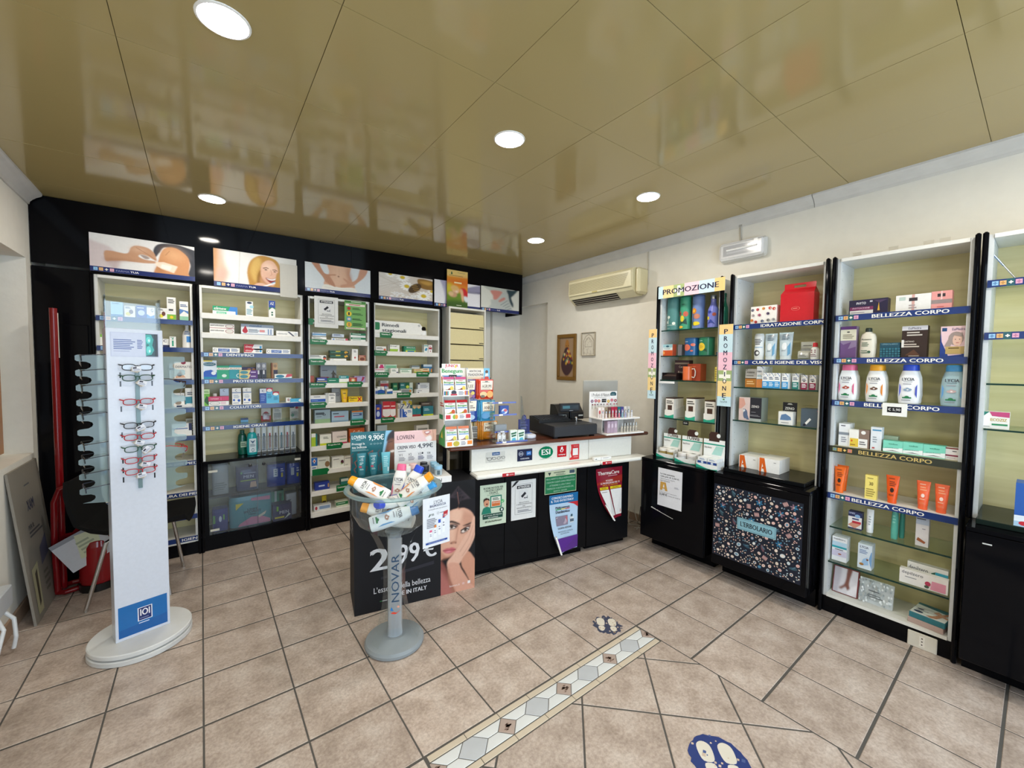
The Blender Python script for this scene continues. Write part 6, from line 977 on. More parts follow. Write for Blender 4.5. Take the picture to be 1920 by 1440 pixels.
for i in range(34):
    t = HR.random(); sg = -1 if i % 2 else 1; e = (.5 + sg * (.25 + .4 * t), .26 + .12 * t if sg < 0 else .25 + .3 * t); f.line(HR.choice(['3a3138', '4a3d42', '2c2630']), [(.5, .05 + .17 * HR.random()), (.5 + sg * (.12 + .3 * t), .10 + .10 * t), e], .03, .02, .45)
SKN = 'd6a48c'
f.poly(SKN, [(-.1, .30), (.05, .285), (.28, .255), (.5, .235), (.72, .255), (.92, .31), (1.0, .40), (.9, .5), (.66, .58), (.45, .63), (.25, .665), (.1, .665), (-.1, .66)], .006)
f.poly('b57a62', [(-.1, .56), (.05, .62), (.2, .655), (.42, .62), (.6, .56), (.5, .63), (.25, .672), (-.1, .67)], .03, .7); f.poly('c08a72', [(.6, .30), (.95, .33), (.95, .5), (.78, .5)], .06, .6); f.poly('e8bea6', [(.3, .27), (.6, .27), (.55, .36), (.4, .4), (.36, .52), (.28, .52)], .05, .7)
f.line('120e12', [(.47, .07), (.5, .15), (.52, .23)], .02, 0, 1); f.line('7a5650', [(.47, .10), (.5, .17), (.53, .245)], .022, 0, .9); f.poly('b5826c', [(.515, .2), (.535, .2), (.56, .25), (.49, .25)], .01)
f.poly('0f0c12', [(.5, .24), (.72, .25), (.92, .30), (1.1, .42), (1.1, .2), (.6, .18)], .01); f.poly('0f0c12', [(.5, .235), (.28, .252), (.06, .28), (-.1, .3), (-.1, .16), (.4, .15)], .01)
f.poly('2a1c1e', [(.08, .375), (.28, .345), (.5, .375), (.54, .395), (.3, .365)], .008); f.poly('2a1c1e', [(.62, .41), (.78, .395), (.95, .385), (.8, .41)], .008)
f.ell('4a3436', .30, .40, .2, .028, .02, .8); f.ell('4a3436', .72, .445, .16, .026, .02, .8, -8)
for x, y, r in ((.31, .405, 0), (.71, .45, -6)): f.ell('e8dcd4', x, y, .11, .0145, .006, 1, r); f.ell('4a3222', x + .0, y - .001, .048, .015, .004); f.ell('0c0808', x, y - .002, .022, .007, .002); f.line('1a1012', [(x - .13, y - .002), (x, y - .016), (x + .12, y + .002)], .028)
f.line('b07a64', [(.5, .42), (.46, .48), (.44, .53)], .03, .02, .7); f.ell('a86e58', .36, .545, .10, .012, .02, .8); f.ell('5a2f28', .30, .548, .025, .005, .006); f.ell('5a2f28', .43, .552, .022, .005, .006)
f.poly('c0646a', [(.06, .60), (.18, .585), (.24, .59), (.32, .585), (.44, .61), (.3, .635), (.16, .63)], .008); f.line('7a3238', [(.07, .602), (.22, .606), (.43, .611)], .014); f.ell('dc929a', .22, .62, .08, .007, .015, .7)
f.poly('8a4f46', [(-.1, .69), (.1, .73), (.25, .84), (.42, .94), (.5, 1.1), (-.1, 1.1)], .03); f.poly('b57068', [(-.1, .76), (.1, .82), (.3, .95), (.36, 1.1), (-.1, 1.1)], .05, .8)
f.poly('c99178', [(.62, .66), (.8, .65), (.95, .71), (1.1, .82), (1.1, 1.1), (.95, 1.0), (.72, .84), (.6, .76)], .015)
f.poly('dcae98', [(.98, .34), (1.03, .42), (.98, .53), (.82, .63), (.66, .69), (.52, .75), (.24, .76), (.19, .71), (.36, .65), (.52, .58), (.66, .52), (.82, .455), (.92, .36)], .008)
for p in (((.93, .42), (.8, .53), (.55, .64)), ((.98, .47), (.86, .58), (.62, .68))): f.line('b07a66', p, .016, .01, .8)
f.poly('d29c86', [(.2, .73), (.5, .74), (.6, .8), (.82, .92), (1.05, 1.05), (.5, 1.1), (.4, .98), (.26, .86)], .012); f.poly('a5705c', [(.22, .75), (.3, .88), (.5, 1.05), (.38, 1.05), (.22, .88)], .03, .7)
x0 = CW * .69; part(fc, 'print', f.mesh(CW - x0 - .001, CH - .001, 'paper', lambda x, z: (x0 + x, .0004, z)), label='printed photograph of a dark haired woman with a hand on her cheek')
part(fc, 'lettering', MB('paper').ink('t lovren.it .25 .055 .55 .075 e8d8d4;r .62 .055 .69 .075 d8b0a8;r .78 .055 .86 .08 f0e8e6', (x0, -.0002, 0), (1, 0, 0), (0, 0, 1), CW - x0, CH))
fx = lambda u: u
# teal tray with tubes, white tray with jars (both stand on the carton)
tt = thing('tray_display', 'teal sun care tray display with portrait on the black carton', 'display', CTR.W(-.838, -.145, CH + .0005), CTR.a); w = .272; BH = .335
mb = MB('card').box(0, w, 0, .20, 0, .07, '16505c', b=.002).ink('t LOVREN .35 .3 .7 .55 5a9aa4', (0, -.0004, 0), (1, 0, 0), (0, 0, 1), w, .07); part(tt, 'tray', mb)
p = Paint(84, 100, '125a66'); p.poly('1a6f7a', [(0, .0), (.7, 0), (.6, .5), (0, .6)], .15, .5); p.poly('8cc2e0', [(.80, 0), (1, 0), (1, .5), (.72, .55)], 0, 1, 0)
p.poly('5a3626', [(.9, .1), (1.05, .02), (1.05, 1.1), (.7, 1.1), (.72, .75), (.78, .5), (.84, .25)], .01); p.poly('2a1a18', [(.82, .28), (.86, .1), (1.05, -.05), (1.05, .22), (.92, .2)], .02); p.poly('8a5a40', [(.86, .3), (1.05, .25), (1.05, .6), (.86, .55)], .05, .8); p.poly('e8dcd4', [(.9, .52), (1.0, .50), (1.02, .54), (.93, .56)], .01); p.line('2a1814', [(.86, .3), (.95, .29)], .015)
for i in range(26): x, y = random.random() * .85, .62 + random.random() * .4; p.line(random.choice(['a8503a', '7a3c34', 'c0603f']), [(x, y), (x + random.uniform(-.05, .05), y - .1), (x + random.uniform(-.08, .08), y - .16)], .016, 0, .8)
part(tt, 'header_card', MB('card').box(0, w, .197, .200, .0705, BH, '125a66')); part(tt, 'print', p.mesh(w, BH - .072, 'card', lambda x, z: (x, .1966, z + .0715)))
part(tt, 'lettering', MB('paper').ink('b LOVREN .03 .83 .34 .92 e8f0f0;s 1 .12 .79 .25 .82 c8d8dc;b 9,90€ .40 .76 .76 .92 f2f6f6;s 1 .5 .93 .7 .95 c8d8dc;b Proteggi_la .03 .67 .32 .74 e8f0f0;b tua_bellezza .03 .6 .36 .66 e8f0f0;s 2 .03 .53 .4 .58 8ab8c0;o .46 .69 .025 .02 a8ccd0 .3;o .54 .69 .025 .02 a8ccd0 .3;o .61 .69 .025 .02 a8ccd0 .3;o .68 .69 .025 .02 a8ccd0 .3', (0, .1962, .0715), (1, 0, 0), (0, 0, 1), w, BH - .0715))
SH['tt'] = (CTR, CH + .071, '')
LT = 'b LOVREN .1 .84 .9 .9 d8ecec;t -15 .2 .66 .72 .8 e0f0f0;b CREMA .18 .55 .75 .6 d0e6e6;s 1 .18 .48 .6 .53 d0e6e6;r .1 .36 .5 .44 b84a5a;r .12 .02 .88 .2 2a6a78;s 2 .2 .24 .8 .32 a8ccd0'
row('tt', A6, 'on the teal tray of the black carton', [('tube', 650, 768, 600, '17707c', LT, 'teal sun cream tube at left', dict(cap='145a66')), ('tube', 797, 910, 592, '17707c', LT, 'teal sun cream tube in the middle', dict(cap='145a66')), ('tube', 952, 1065, 584, '63b4c2', 's 6 .15 .3 .85 .85 a8dce2;r .7 .1 .9 .3 d0e4e8', 'pale turquoise sun cream tube at right', dict(cap='4aa0b0'))], d=-.11, dep=.03, group='sun cream tubes on the teal tray')
wt = thing('tray_display', 'white and pink face cream tray display on the black carton', 'display', CTR.W(-.565, -.15, CH + .0005), CTR.a); w = .335
part(wt, 'tray', MB('card').box(.0, w, 0, .20, 0, .042, 'eceae8', b=.002).ink('b LOVREN .45 .2 .8 .7 5a5a60;e .12 .5 .04 .3 4a4a50', (0, -.0004, 0), (1, 0, 0), (0, 0, 1), w, .042).ink('e .5 .1 .05 .04 3a3a40;e .2 .12 .02 .02 b8b8b8;e .8 .12 .02 .02 b8b8b8', (0, 0, .0424), (1, 0, 0), (0, 1, 0), w, .20))
w2 = .285; BH = .325; part(wt, 'header_card', MB('card').box(0, w2, .197, .200, .0425, BH, 'e6e4e4').ink('r 0 .72 1 1 ecc4c4;b LOVREN .06 .8 .46 .9 6a4a50;b CREMA_VISO .06 .57 .5 .65 4a4650;b 4,99€ .54 .55 .92 .68 3a3a44;s 1 .08 .5 .3 .53 8a868c;t V1 .1 .4 .18 .46 5a565e;t V2 .32 .4 .4 .46 5a565e;t V3 .55 .4 .63 .46 5a565e;t V4 .77 .4 .85 .46 5a565e;e .66 .44 .02 .025 3a3a44;s 3 .1 .28 .25 .38 9a969c;s 3 .32 .28 .47 .38 9a969c;s 3 .55 .28 .7 .38 5a5a78;s 3 .77 .28 .92 .38 9a969c', (0, .1966, .0425), (1, 0, 0), (0, 0, 1), w2, BH - .0425))
p = Paint(44, 30, 'ecc4c4'); p.poly('e2b09c', [(.1, .1), (.3, -.1), (.9, -.1), (1.1, .3), (1.0, 1.1), (.75, 1.1), (.6, .7), (.3, .6)], .02); p.poly('b03a48', [(.22, .18), (.5, .1), (.62, .22), (.4, .42)], .01); p.poly('f4eeea', [(.28, .2), (.5, .15), (.56, .22), (.38, .32)], .005); p.poly('f2e6e4', [(.3, .7), (.6, .5), (.7, .8), (.5, 1)], .03); p.line('c08a78', [(.75, 0), (.8, .5), (.78, 1)], .04, .02)
part(wt, 'print', p.mesh(w2 * .38, (BH - .0425) * .28, 'card', lambda x, z: (x + w2 * .62, .1962, z + .0425 + (BH - .0425) * .72)))
SH['wt'] = (CTR, CH + .0428, ''); JK = 's 2 .3 .2 .7 .8 b8b8b0'
row('wt', A6, 'on the white tray of the black carton', [('jar', 1212, 1302, 745, 'd4d4cc', JK, 'white lidded cream jar behind', dict(d=-.06, cap='eceae6')), ('jar', 1222, 1322, 770, 'd4d6d0', JK, 'white lidded cream jar in front', dict(d=-.12, cap='f0eeec')), ('jar', 1304, 1398, 730, 'c8b4b0', 'r .2 .1 .8 .9 7a6a6a', 'pink lidded cream jar', dict(d=-.07, cap='e6c0bc')), ('jar', 1435, 1525, 712, '2a2a30', '', 'black cream jar behind', dict(d=-.05, cap='1c1c22')), ('jar', 1450, 1548, 750, '25252b', 's 2 .2 .3 .8 .7 7a7a80', 'black cream jar in front', dict(d=-.11, cap='222228')),
 ('jar', 1560, 1642, 703, 'a8b4ba', '', 'pale blue lidded jar, rearmost of three', dict(d=-.02, cap='96c8e4')), ('jar', 1575, 1668, 727, 'a8b4ba', '', 'pale blue lidded jar, middle of three', dict(d=-.06, cap='96c8e4')), ('jar', 1610, 1712, 752, 'b0bcc0', 'r .2 .15 .6 .85 5a6a72', 'pale blue lidded jar, foremost of three', dict(d=-.12, cap='9ccce8'))], group='cream jars on the white tray')
# ------------------------------------------------------------------ goods standing on the counter top
ZC = .9725
BX, BD = -.252, -.085; BWd = .195
bn = thing('sweets_display', 'three tiered white carton of fruit jelly sweets on counter end', 'display', CTR.W(BX, BD, ZC), CTR.a)
HT = CTR.un(830, 690, .08)[1] - ZC
for x in (0, BWd - .003): part(bn, 'side_card', MB('card').prism([(x, 0, 0), (x, .165, 0), (x, .165, HT), (x, .13, HT), (x, .095, HT * .66), (x, .075, HT * .62), (x, .06, HT * .42), (x, .035, HT * .28), (x, 0, HT * .12)][::-1], (.003, 0, 0), 'ece9e2'))
mb = MB('card').box(.003, BWd - .003, .163, .166, 0, HT, 'f0ede6'); mb.box(0.02, BWd * .8, .1628, .1658, HT, HT + .03, 'f2efe8')
mb.ink('b JUNIOR .22 1.0 .72 1.05 d02a50;e .62 1.02 .03 .02 e8d03a;b Benegum .1 .92 .88 .99 129a3c;p 3a8ad0 .1 .9 .9 .9 .8 .885 .2 .885;t Tutta_la_frutta .2 .84 .8 .88 3a3a5a;b alle_Vitamine! .12 .785 .85 .83 b83a3a;e .08 .86 .05 .03 d83a2a;e .12 .82 .06 .025 e8b83a;e .92 .85 .06 .03 a82a3a;r .36 .855 .66 .91 1c1c20;t €_3,80 .4 .87 .62 .895 c8c8c8', (0, .1624, 0), (1, 0, 0), (0, 0, 1), BWd, HT)
mb.ink('p 3a9a4a 0 0 .9 0 .9 .3 .3 .18 0 .1;p d8c84a .3 .1 .6 .1 .5 .2;s 2 .2 .5 .7 .56 c0403a;r .1 .34 .6 .40 1f8a4a', (-.0004, .165, 0), (0, -1, 0), (0, 0, 1), .165, HT); part(bn, 'back_card', mb)
bands = [('e87a1c', 'r .04 .2 .22 .8 f08a1c;e .38 .5 .12 .4 c8b83a;s 3 .56 .2 .74 .8 8a8aa0;r .8 .3 .98 .85 f08a1c'), ('c8202c', 'r .04 .2 .22 .8 d02a36;e .36 .5 .06 .35 8ab83a;e .44 .5 .06 .35 e89a2a;s 3 .56 .2 .74 .8 8a8aa0;r .8 .25 .98 .85 d02a36'), ('3a6ab0', 'r .03 .2 .07 .8 3a5ab0;r .07 .2 .11 .8 3a9a4a;r .11 .2 .15 .8 d83a3a;r .15 .2 .2 .8 3a9a9a;e .4 .6 .1 .35 2a2a3a;r .28 .15 .52 .4 c03a4a;s 3 .58 .2 .78 .8 8a8aa0;r .82 .2 .88 .85 e87a3a;r .88 .2 .93 .85 5a5ac0;r .93 .2 .98 .85 e8c83a')]
for k in range(3):
    z = [0, HT * .335, HT * .635][k]; y = [0, .035, .07][k]
    part(bn, 'tier', MB('card').box(.003, BWd - .003, y, y + .003, z, z + .045, 'f2f0ea').box(.003, BWd - .003, y + .003, .1625, z, z + .003, 'e6e2da').ink(bands[k][1], (.003, y - .0004, z), (1, 0, 0), (0, 0, 1), BWd - .006, .045))
    for i in range(2):
        pm, _ = goods('pouch', .082, .125, 'f0efec', f'r 0 .86 1 1 {["d0661c", "b01c28", "c85a8a"][k]};b JUNIOR .3 .74 .7 .81 c8305a;b Benegum .08 .6 .92 .74 1a9a3e;r .05 .54 .95 .58 4a8ac8;p {["8a6a58", "b8a03a", "8a4a3a"][k]} .1 .1 .9 .1 .8 .45 .4 .3;e .75 .35 .16 .12 {["d8c83a", "c85a3a", "e8d06a"][k]};e .3 .18 .2 .1 {["9a5a5a", "8aa83a", "7a3a2a"][k]}', {}, .018)
        o = thing('sweet_pouch', f'white jelly sweet pouch with {["orange", "red", "rainbow"][k]} top band, {["left", "right"][i]} of its tier in carton', 'pouch', CTR.W(BX + .012 + i * .088, BD + y + .02, ZC + z + .012), CTR.a, 'jelly sweet pouches in the tiered carton', pm); o.rotation_euler = (-.22, 0, CTR.a)
# rack of sweet bags
rk = thing('sweets_rack', 'wire rack of traditional sweet bags with printed header card', 'rack', CTR.W(0, 0, ZC), CTR.a); d0 = .12
hx0, hz1 = CTR.un(860, 690, d0 + .05); hx1, _ = CTR.un(918, 691, d0 + .05); hz0 = CTR.un(860, 713, d0 + .05)[1]; w, h = hx1 - hx0, hz1 - hz0
part(rk, 'header_card', MB('card').box(hx0, hx1, d0 + .05, d0 + .053, hz0 - ZC, hz1 - ZC, 'e8dcc0').ink('r 0 0 .28 1 5a8ac8;e .12 .3 .12 .25 e8902a;p 2a7a3a .05 .5 .3 .5 .2 .75;r .27 .3 .8 .9 f2ece0;b ANTICHE .33 .66 .72 .84 3a3030;b TRADIZIONI .28 .36 .78 .56 3a3030;r .8 0 1 1 7ac0e4;e .9 .7 .05 .14 6a4a3a;p e8e4e0 .84 .3 .96 .4 .93 .6 .86 .55;p d8483a .82 0 .98 0 .96 .3 .84 .3;r .72 .05 .78 .25 d8a0a0;r .02 .72 .25 .98 1a1a1e;t €_2,90 .05 .78 .22 .92 c8c8c8', (hx0, d0 + .0496, hz0 - ZC), (1, 0, 0), (0, 0, 1), w, h))
mb = MB('metal'); 
for x in (hx0 + .01, (hx0 + hx1) / 2, hx1 + .01): mb.tube([(x, d0 + .058, .004), (x, d0 + .058, hz0 - ZC + .02)], .003, '3a3634'); mb.tube([(x, d0 + .058, .004), (x, d0 - .08, .004)], .003, '3a3634')
mb.tube([(hx0, d0 + .058, .01), (hx1 + .01, d0 + .058, .01)], .003, '3a3634').tube([(hx0, d0 - .06, .004), (hx1 + .02, d0 - .06, .004)], .003, '3a3634'); part(rk, 'wire_frame', mb)
part(rk, 'notice_card', MB('card').box(hx0 + .03, hx0 + .17, d0 + .02, d0 + .023, .006, .10, 'b0aaa0').ink('s 3 .1 .5 .9 .9 3a3634;s 3 .1 .1 .9 .4 3a3634', (hx0 + .03, d0 + .0196, .006), (1, 0, 0), (0, 0, 1), .14, .094))
C3 = (800, 660, 7.2)
for x0, x1, y0, y1, c, ops, n, lb, rep in ((455, 668, 372, 640, '4a2a7a', 'e .5 .2 .35 .14 a8705a;e .8 .3 .12 .1 d8c03a;e .85 .15 .1 .08 7a3a8a;e .2 .12 .14 .08 c06a6a', 'GELEE', 'purple sweet bag hanging on the rack', 1), (455, 690, 645, 950, '2a4a9a', 'p 3a5aa0 .1 .1 .5 .35 .2 .4;e .6 .2 .25 .12 a8c0d8;e .35 .12 .2 .06 3a7a4a', '', 'dark blue sweet bag hanging on the rack', 1), (705, 905, 372, 640, 'd8401c', 'e .3 .25 .25 .14 e0c080;e .75 .25 .22 .18 f0a030;e .25 .15 .15 .07 6a5a3a', 'AGRUMI', 'red orange sweet bag hanging on the rack', 4), (730, 930, 660, 935, '3a9ac8', 'e .3 .25 .28 .14 3a8ac0;e .8 .3 .18 .12 4a7a4a;e .75 .12 .14 .06 7a5038', 'ANICE', 'sky blue sweet bag hanging on the rack', 4), (745, 960, 942, 1200, 'd88a1c', 'e .3 .25 .25 .16 c87a1c;e .72 .3 .22 .14 e0a880;r .55 .1 .8 .3 b8503a;e .75 .2 .1 .08 e8c8a0', 'MIELE', 'amber sweet bag hanging on the rack', 4)):
    fr = CTR; d = d0 - .02; a, z1 = fr.un(800 + x0 / 7.2, 660 + y0 / 7.2, d); b, _ = fr.un(800 + x1 / 7.2, 660 + y0 / 7.2, d); z0 = fr.un(800 + x0 / 7.2, 660 + y1 / 7.2, d)[1]; w, h = b - a, z1 - z0
    pm, _ = goods('pouch', w, h, c, f'p ece2cc .12 .48 .92 .48 .95 .94 .1 .94;s 1 .2 .84 .85 .88 6a5a4a;' + (f'b {n} .2 .58 .85 .74 6a4a34;' if n else 's 2 .2 .58 .85 .74 6a4a34;') + f'{ops};r .2 .5 .8 .53 b8a080;r .4 .88 .6 .92 3a3030', {}, .02)
    o = thing('sweet_pouch', lb + ', front one', 'pouch', fr.W(a, d, z0), fr.a, 'sweet bags on the wire rack', pm)
    for k in range(1, rep): clone(o, loc=fr.W(a - .010 * k, d + .014 * k, z0 + random.uniform(-.004, .004)), rot=fr.a + random.uniform(-.05, .05), label=lb + [', second', ', third', ', fourth'][k - 1] + ' behind the front one')
# clear stepped stand
ac = thing('acrylic_stand', 'clear stepped acrylic stand with blue edges holding small boxes', 'stand', CTR.W(0, 0, 0), CTR.a); dA = -.088
ax0 = CTR.un(930, 830, dA)[0]; ax1 = CTR.un(989, 830, dA)[0]; az = [ZC + .001, CTR.un(930, 812, -.05)[1], CTR.un(930, 780, -.025)[1], CTR.un(930, 757, -.01)[1]]; ay = [dA, -.05, -.025, -.01]
for x in (ax0, ax1): part(ac, 'side_sheet', MB('acrylic').prism([(x, dA, az[0]), (x, .032, az[0]), (x, .032, az[3] + .05), (x, .01, az[3] + .045), (x, -.03, az[2] - .02), (x, dA + .01, az[1])][::-1], (.003, 0, 0), 'w'))
for k in range(4): part(ac, 'shelf', MB('acrylic').box(ax0 + .0035, ax1 - .0005 if k < 2 else ax1 - .06, ay[k], .031, az[k], az[k] + .003, 'w')); part(ac, 'front_edge', MB('gloss').box(ax0 + .0035, ax1 - .0005 if k < 2 else ax1 - .06, ay[k] - .003, ay[k] - .0002, az[k], az[k] + .012, '4a5aa8').box(ax0 + .05, ax0 + .08, ay[k] - .004, ay[k] - .003, az[k], az[k] + .012, 'e8e8f0'))
def ctop(name, lb, cat, px0, px1, py, z, d, dep, c, ops, kind='box', o={}, grp='small boxes on the clear counter stand'):
    a, zt = CTR.un(px0, py, d); b, _ = CTR.un(px1, py, d); return place(CTR, d, a, z, kind, b - a, zt - z, dep, c, ops, lb, grp, dict(name=name, cat=cat, **o))
ctop('mint_box', 'small blue box with white splash on clear stand', 'box', 938, 954, 761, az[2] + .0035, -.02, .03, '2a4a9a', 'e .5 .4 .35 .3 d8e0f0;e .6 .5 .2 .15 c85a6a;e .35 .3 .2 .14 4a7ac8')
ctop('grey_carton', 'grey card carton at the back of clear stand', 'box', 929, 950, 797, az[1] + .0035, -.03, .04, '8a9096', '')
for i in range(2): ctop('mint_roll', f'white mint roll lettered in black, {["left", "right"][i]} one on clear stand', 'roll', 933.5 + i * 8, 941 + i * 8, 811, az[0] + .0035, -.08, .02, 'e6e8ea', 'r .25 .1 .75 .85 2a2e3a;r .42 .2 .58 .8 c8ccd0', 'round', dict(cap='c8ccd4', cap_h=.06, cap_w=.9))
for i in range(2): ctop('gum_box', f'white gum box with green script, {["left", "right"][i]} one on clear stand', 'box', 957 + i * 14, 970 + i * 14, 807, az[0] + .0035, -.08, .03, 'e4ece4', 'p 2a6a4a .1 .75 .9 .85 .85 .7 .15 .6;p 2a6a4a .15 .55 .85 .62 .8 .48 .2 .4;p 5ab8d0 .2 .1 .8 .1 .7 .35 .3 .3')
cb = thing('leaflet_holder', 'dark blue folded card holder with round top beside cash drawer', 'card', CTR.W(0, 0, 0), CTR.a); a, zt = CTR.un(974, 787, .10); b, _ = CTR.un(995, 787, .10)
mb = MB('card').prism([(a, .12, ZC + .03), (b, .12, ZC + .03), (b, .12, zt), ((a + b) / 2 + .022, .12, zt), ((a + b) / 2 + .016, .12, zt + .028), ((a + b) / 2, .12, zt + .036), ((a + b) / 2 - .016, .12, zt + .028), ((a + b) / 2 - .022, .12, zt), (a, .12, zt)], (0, -.003, 0), '262a66'); mb.ink('s 1 .2 .75 .8 .8 8a90c8;s 2 .15 .5 .85 .62 6a70b0;s 1 .2 .25 .8 .4 8a90c8;o .5 1.08 .12 .1 8a90c8 .25', (a, .1166, ZC + .03), (1, 0, 0), (0, 0, 1), b - a, zt - ZC - .03); mb.box(a - .004, b + .004, .08, .16, ZC, ZC + .0295, '2f55a0', b=.003); part(cb, 'card', mb)
tp = thing('tape_roll', 'white printed roll lying beside the cash drawer', 'roll', CTR.W(CTR.un(992, 815, .04)[0], .05, ZC), CTR.a, mb=MB('card').lathe([(.02, .002), (.055, .0), (.06, .006), (.058, .022), (.05, .026), (.02, .024)], 'd4d8e4', n=28))
for k in range(14): pass
# cash drawer, printer, display, keyboard
cdx = thing('cash_drawer', 'wide charcoal steel cash drawer on the wooden counter top', 'cash drawer', CTR.W(.60, -.09, ZC), CTR.a)
part(cdx, 'case', MB('satin').box(0, .405, .003, .40, .012, .098, '2b2c30', b=.003)); part(cdx, 'drawer_front', MB('satin').box(.001, .404, -.004, .0028, .014, .092, '2e2f33', b=.003))
for x in (.02, .37): part(cdx, 'foot', MB('plastic').box(x, x + .03, .03, .06, 0, .0118, 'k'))
ZD = ZC + .0985
kb = thing('keyboard', 'thick black programmable keyboard on the cash drawer', 'keyboard', CTR.W(.57, .09, ZD), CTR.a - .02); part(kb, 'case', MB('plastic').add([(0, 0, 0), (.30, 0, 0), (.30, .17, 0), (0, .17, 0), (0, 0, .02), (.30, 0, .02), (.30, .17, .045), (0, .17, .045)], [(3, 2, 1, 0), (4, 5, 6, 7), (0, 1, 5, 4), (1, 2, 6, 5), (2, 3, 7, 6), (3, 0, 4, 7)], '141416'))
ky = MB('plastic')
for i in range(10):
    for j in range(5): ky.box(.012 + i * .028, .036 + i * .028, .012 + j * .03, .036 + j * .03, .021 + .0044 * j, .029 + .0044 * j, '1d1d20')
part(kb, 'keys', ky, kind='stuff')
a, zt = CTR.un(1047, 760, .20); b, _ = CTR.un(1094, 760, .20); w, h = b - a, zt - ZD
pr = thing('pos_terminal', 'black receipt terminal tilted at the back of cash drawer', 'terminal', CTR.W(a, .20, ZD), CTR.a)
part(pr, 'case', MB('plastic').prism([(0, .0, 0), (0, .0, h * .45), (0, .06, h), (0, .13, h), (0, .14, 0)][::-1], (w, 0, 0), '18181b')); part(pr, 'label', MB('paper').ink('r .05 .1 .32 .35 c8ccca;s 2 .07 .13 .18 .3 6a6a6a;r .2 .15 .3 .3 2a2a2a;r .8 .15 .98 .3 c0c4c2', (0, -.0006, h * .1), (1, 0, 0), (0, 0, 1), w, h * .7))
a, zt = CTR.un(1051.5, 757, .12); b, zb = CTR.un(1088, 771, .12); w = b - a
cp = thing('customer_display', 'black customer display on a short pole above the cash drawer', 'display', CTR.W((a + b) / 2, .12, ZD), CTR.a)
part(cp, 'head', MB('plastic').box(-w / 2, w / 2, 0, .035, zb - ZD, zt - ZD, '22262c', b=.006)); part(cp, 'screen', MB('gloss').ink('r .08 .3 .9 .8 3a444c;r .1 .38 .46 .72 4f7a86;s 1 .42 .06 .66 .18 8a8e94', (-w / 2, -.0006, zb - ZD), (1, 0, 0), (0, 0, 1), w, zt - zb))
part(cp, 'pole', MB('metal').lathe([(.011, .008), (.011, zb - ZD)], '1a1a1c', .01, .02, n=16)); part(cp, 'base', MB('plastic').box(-.08, .09, -.04, .08, 0, .008, '121214', b=.002)); part(cp, 'knob', MB('metal').lathe([(.0, .0), (.011, .0), (.012, .03), (.008, .038), (0, .04)], 'c8c8c8', .035, -.03, n=16))
a, zt = CTR.un(1095, 713, .27); b, _ = CTR.un(1139, 709, .27); w = b - a; zb = ZC + .09
mo = thing('monitor', 'thin silver monitor seen from behind on the counter top', 'monitor', CTR.W(a, .27, ZC), CTR.a); part(mo, 'panel', MB('satin').box(0, w + .13, 0, .022, zb - ZC, zt - ZC, 'a9a8a2', b=.008)); part(mo, 'stand', MB('satin').box(w * .5, w * .5 + .1, -.015, -.001, .006, .22, 'a09f9a', b=.003)); part(mo, 'base', MB('satin').box(w * .35, w * .65 + .1, -.08, .12, 0, .0055, 'a09f9a'))
mb = MB('plastic')
for k in range(5): mb.tube([(w * .3 + .05 * math.sin(k + t * 2) + t * .06, -.10 - .02 * math.cos(k * 2 + t * 3), .004 + .02 * abs(math.sin(t * 3 + k))) for t in (i / 8 for i in range(9))], .0022, 'd8d6d0' if k % 2 else '2a2a2a')
thing('cable_tangle', 'tangle of white and black cables beside the monitor foot', 'cable', CTR.W(a - .04, .19, ZC + .003), CTR.a, mb=mb)
# perfume display
pf = thing('perfume_display', 'white two storey perfume tester display at the counter right end', 'display', CTR.W(1.075, -.125, ZC), CTR.a); zs = CTR.un(1115, 785, -.05)[1] - ZC; zt = CTR.un(1113, 735, .03)[1] - ZC; PW = .40
part(pf, 'lower_platform', MB('card').box(0, PW, 0, .20, 0, .012, 'eeecea', b=.002)); part(pf, 'upper_platform', MB('card').box(-.03, PW - .03, .02, .20, zs - .012, zs, 'eeecea', b=.002))
for x in (.0, .165, .345): part(pf, 'support', MB('card').box(x, x + .004, .06, .198, .0125, zs - .0125, 'e2dfdc'))
part(pf, 'back_card', MB('card').box(-.03, PW - .04, .196, .199, .0125, zs - .0125, 'd8d4d0'))
p0 = -.03; pw = .295; ops = 't I_Profumi_di_Natura .08 .8 .72 .93 2a2a30;p 1f4f5a .75 .82 .75 .92 .8 .97 .92 .97 .97 .92 .97 .82;s 1 .78 .86 .94 .89 c8dcdc;s 1 .15 .74 .7 .76 6a6a70;r .44 .56 .6 .7 17171a;t €_9,90 .46 .6 .58 .66 c8c8c8'
for i, (x, y, c) in enumerate(((.09, .62, '6a4a7a'), (.22, .63, 'a83a6a'), (.33, .62, 'c85a4a'), (.68, .6, 'd8b02a'), (.8, .64, 'c0406a'), (.93, .62, '8a2a4a'))): ops += f';r {x-.004} .3 {x+.004} {y} 7a8a6a;e {x} {y} .05 .06 {c};e {x} {y} .02 .025 f0d8c0'
for x, c in ((.1, '7a3a4a'), (.18, 'a84a5a'), (.27, '6a4a6a'), (.4, '5a4a5a'), (.5, '8a8a8a'), (.62, 'b04a4a'), (.74, '7a4a6a'), (.87, 'c0506a'), (.97, '9a4a5a')): ops += f';e {x} .48 .022 .03 {c};r {x-.003} .3 {x+.003} .46 8a9a7a'
part(pf, 'header_card', MB('card').box(p0, p0 + pw, .196, .199, zs + .0005, zt, 'f1efec').ink(ops, (p0, .1956, zs), (1, 0, 0), (0, 0, 1), pw, zt - zs))
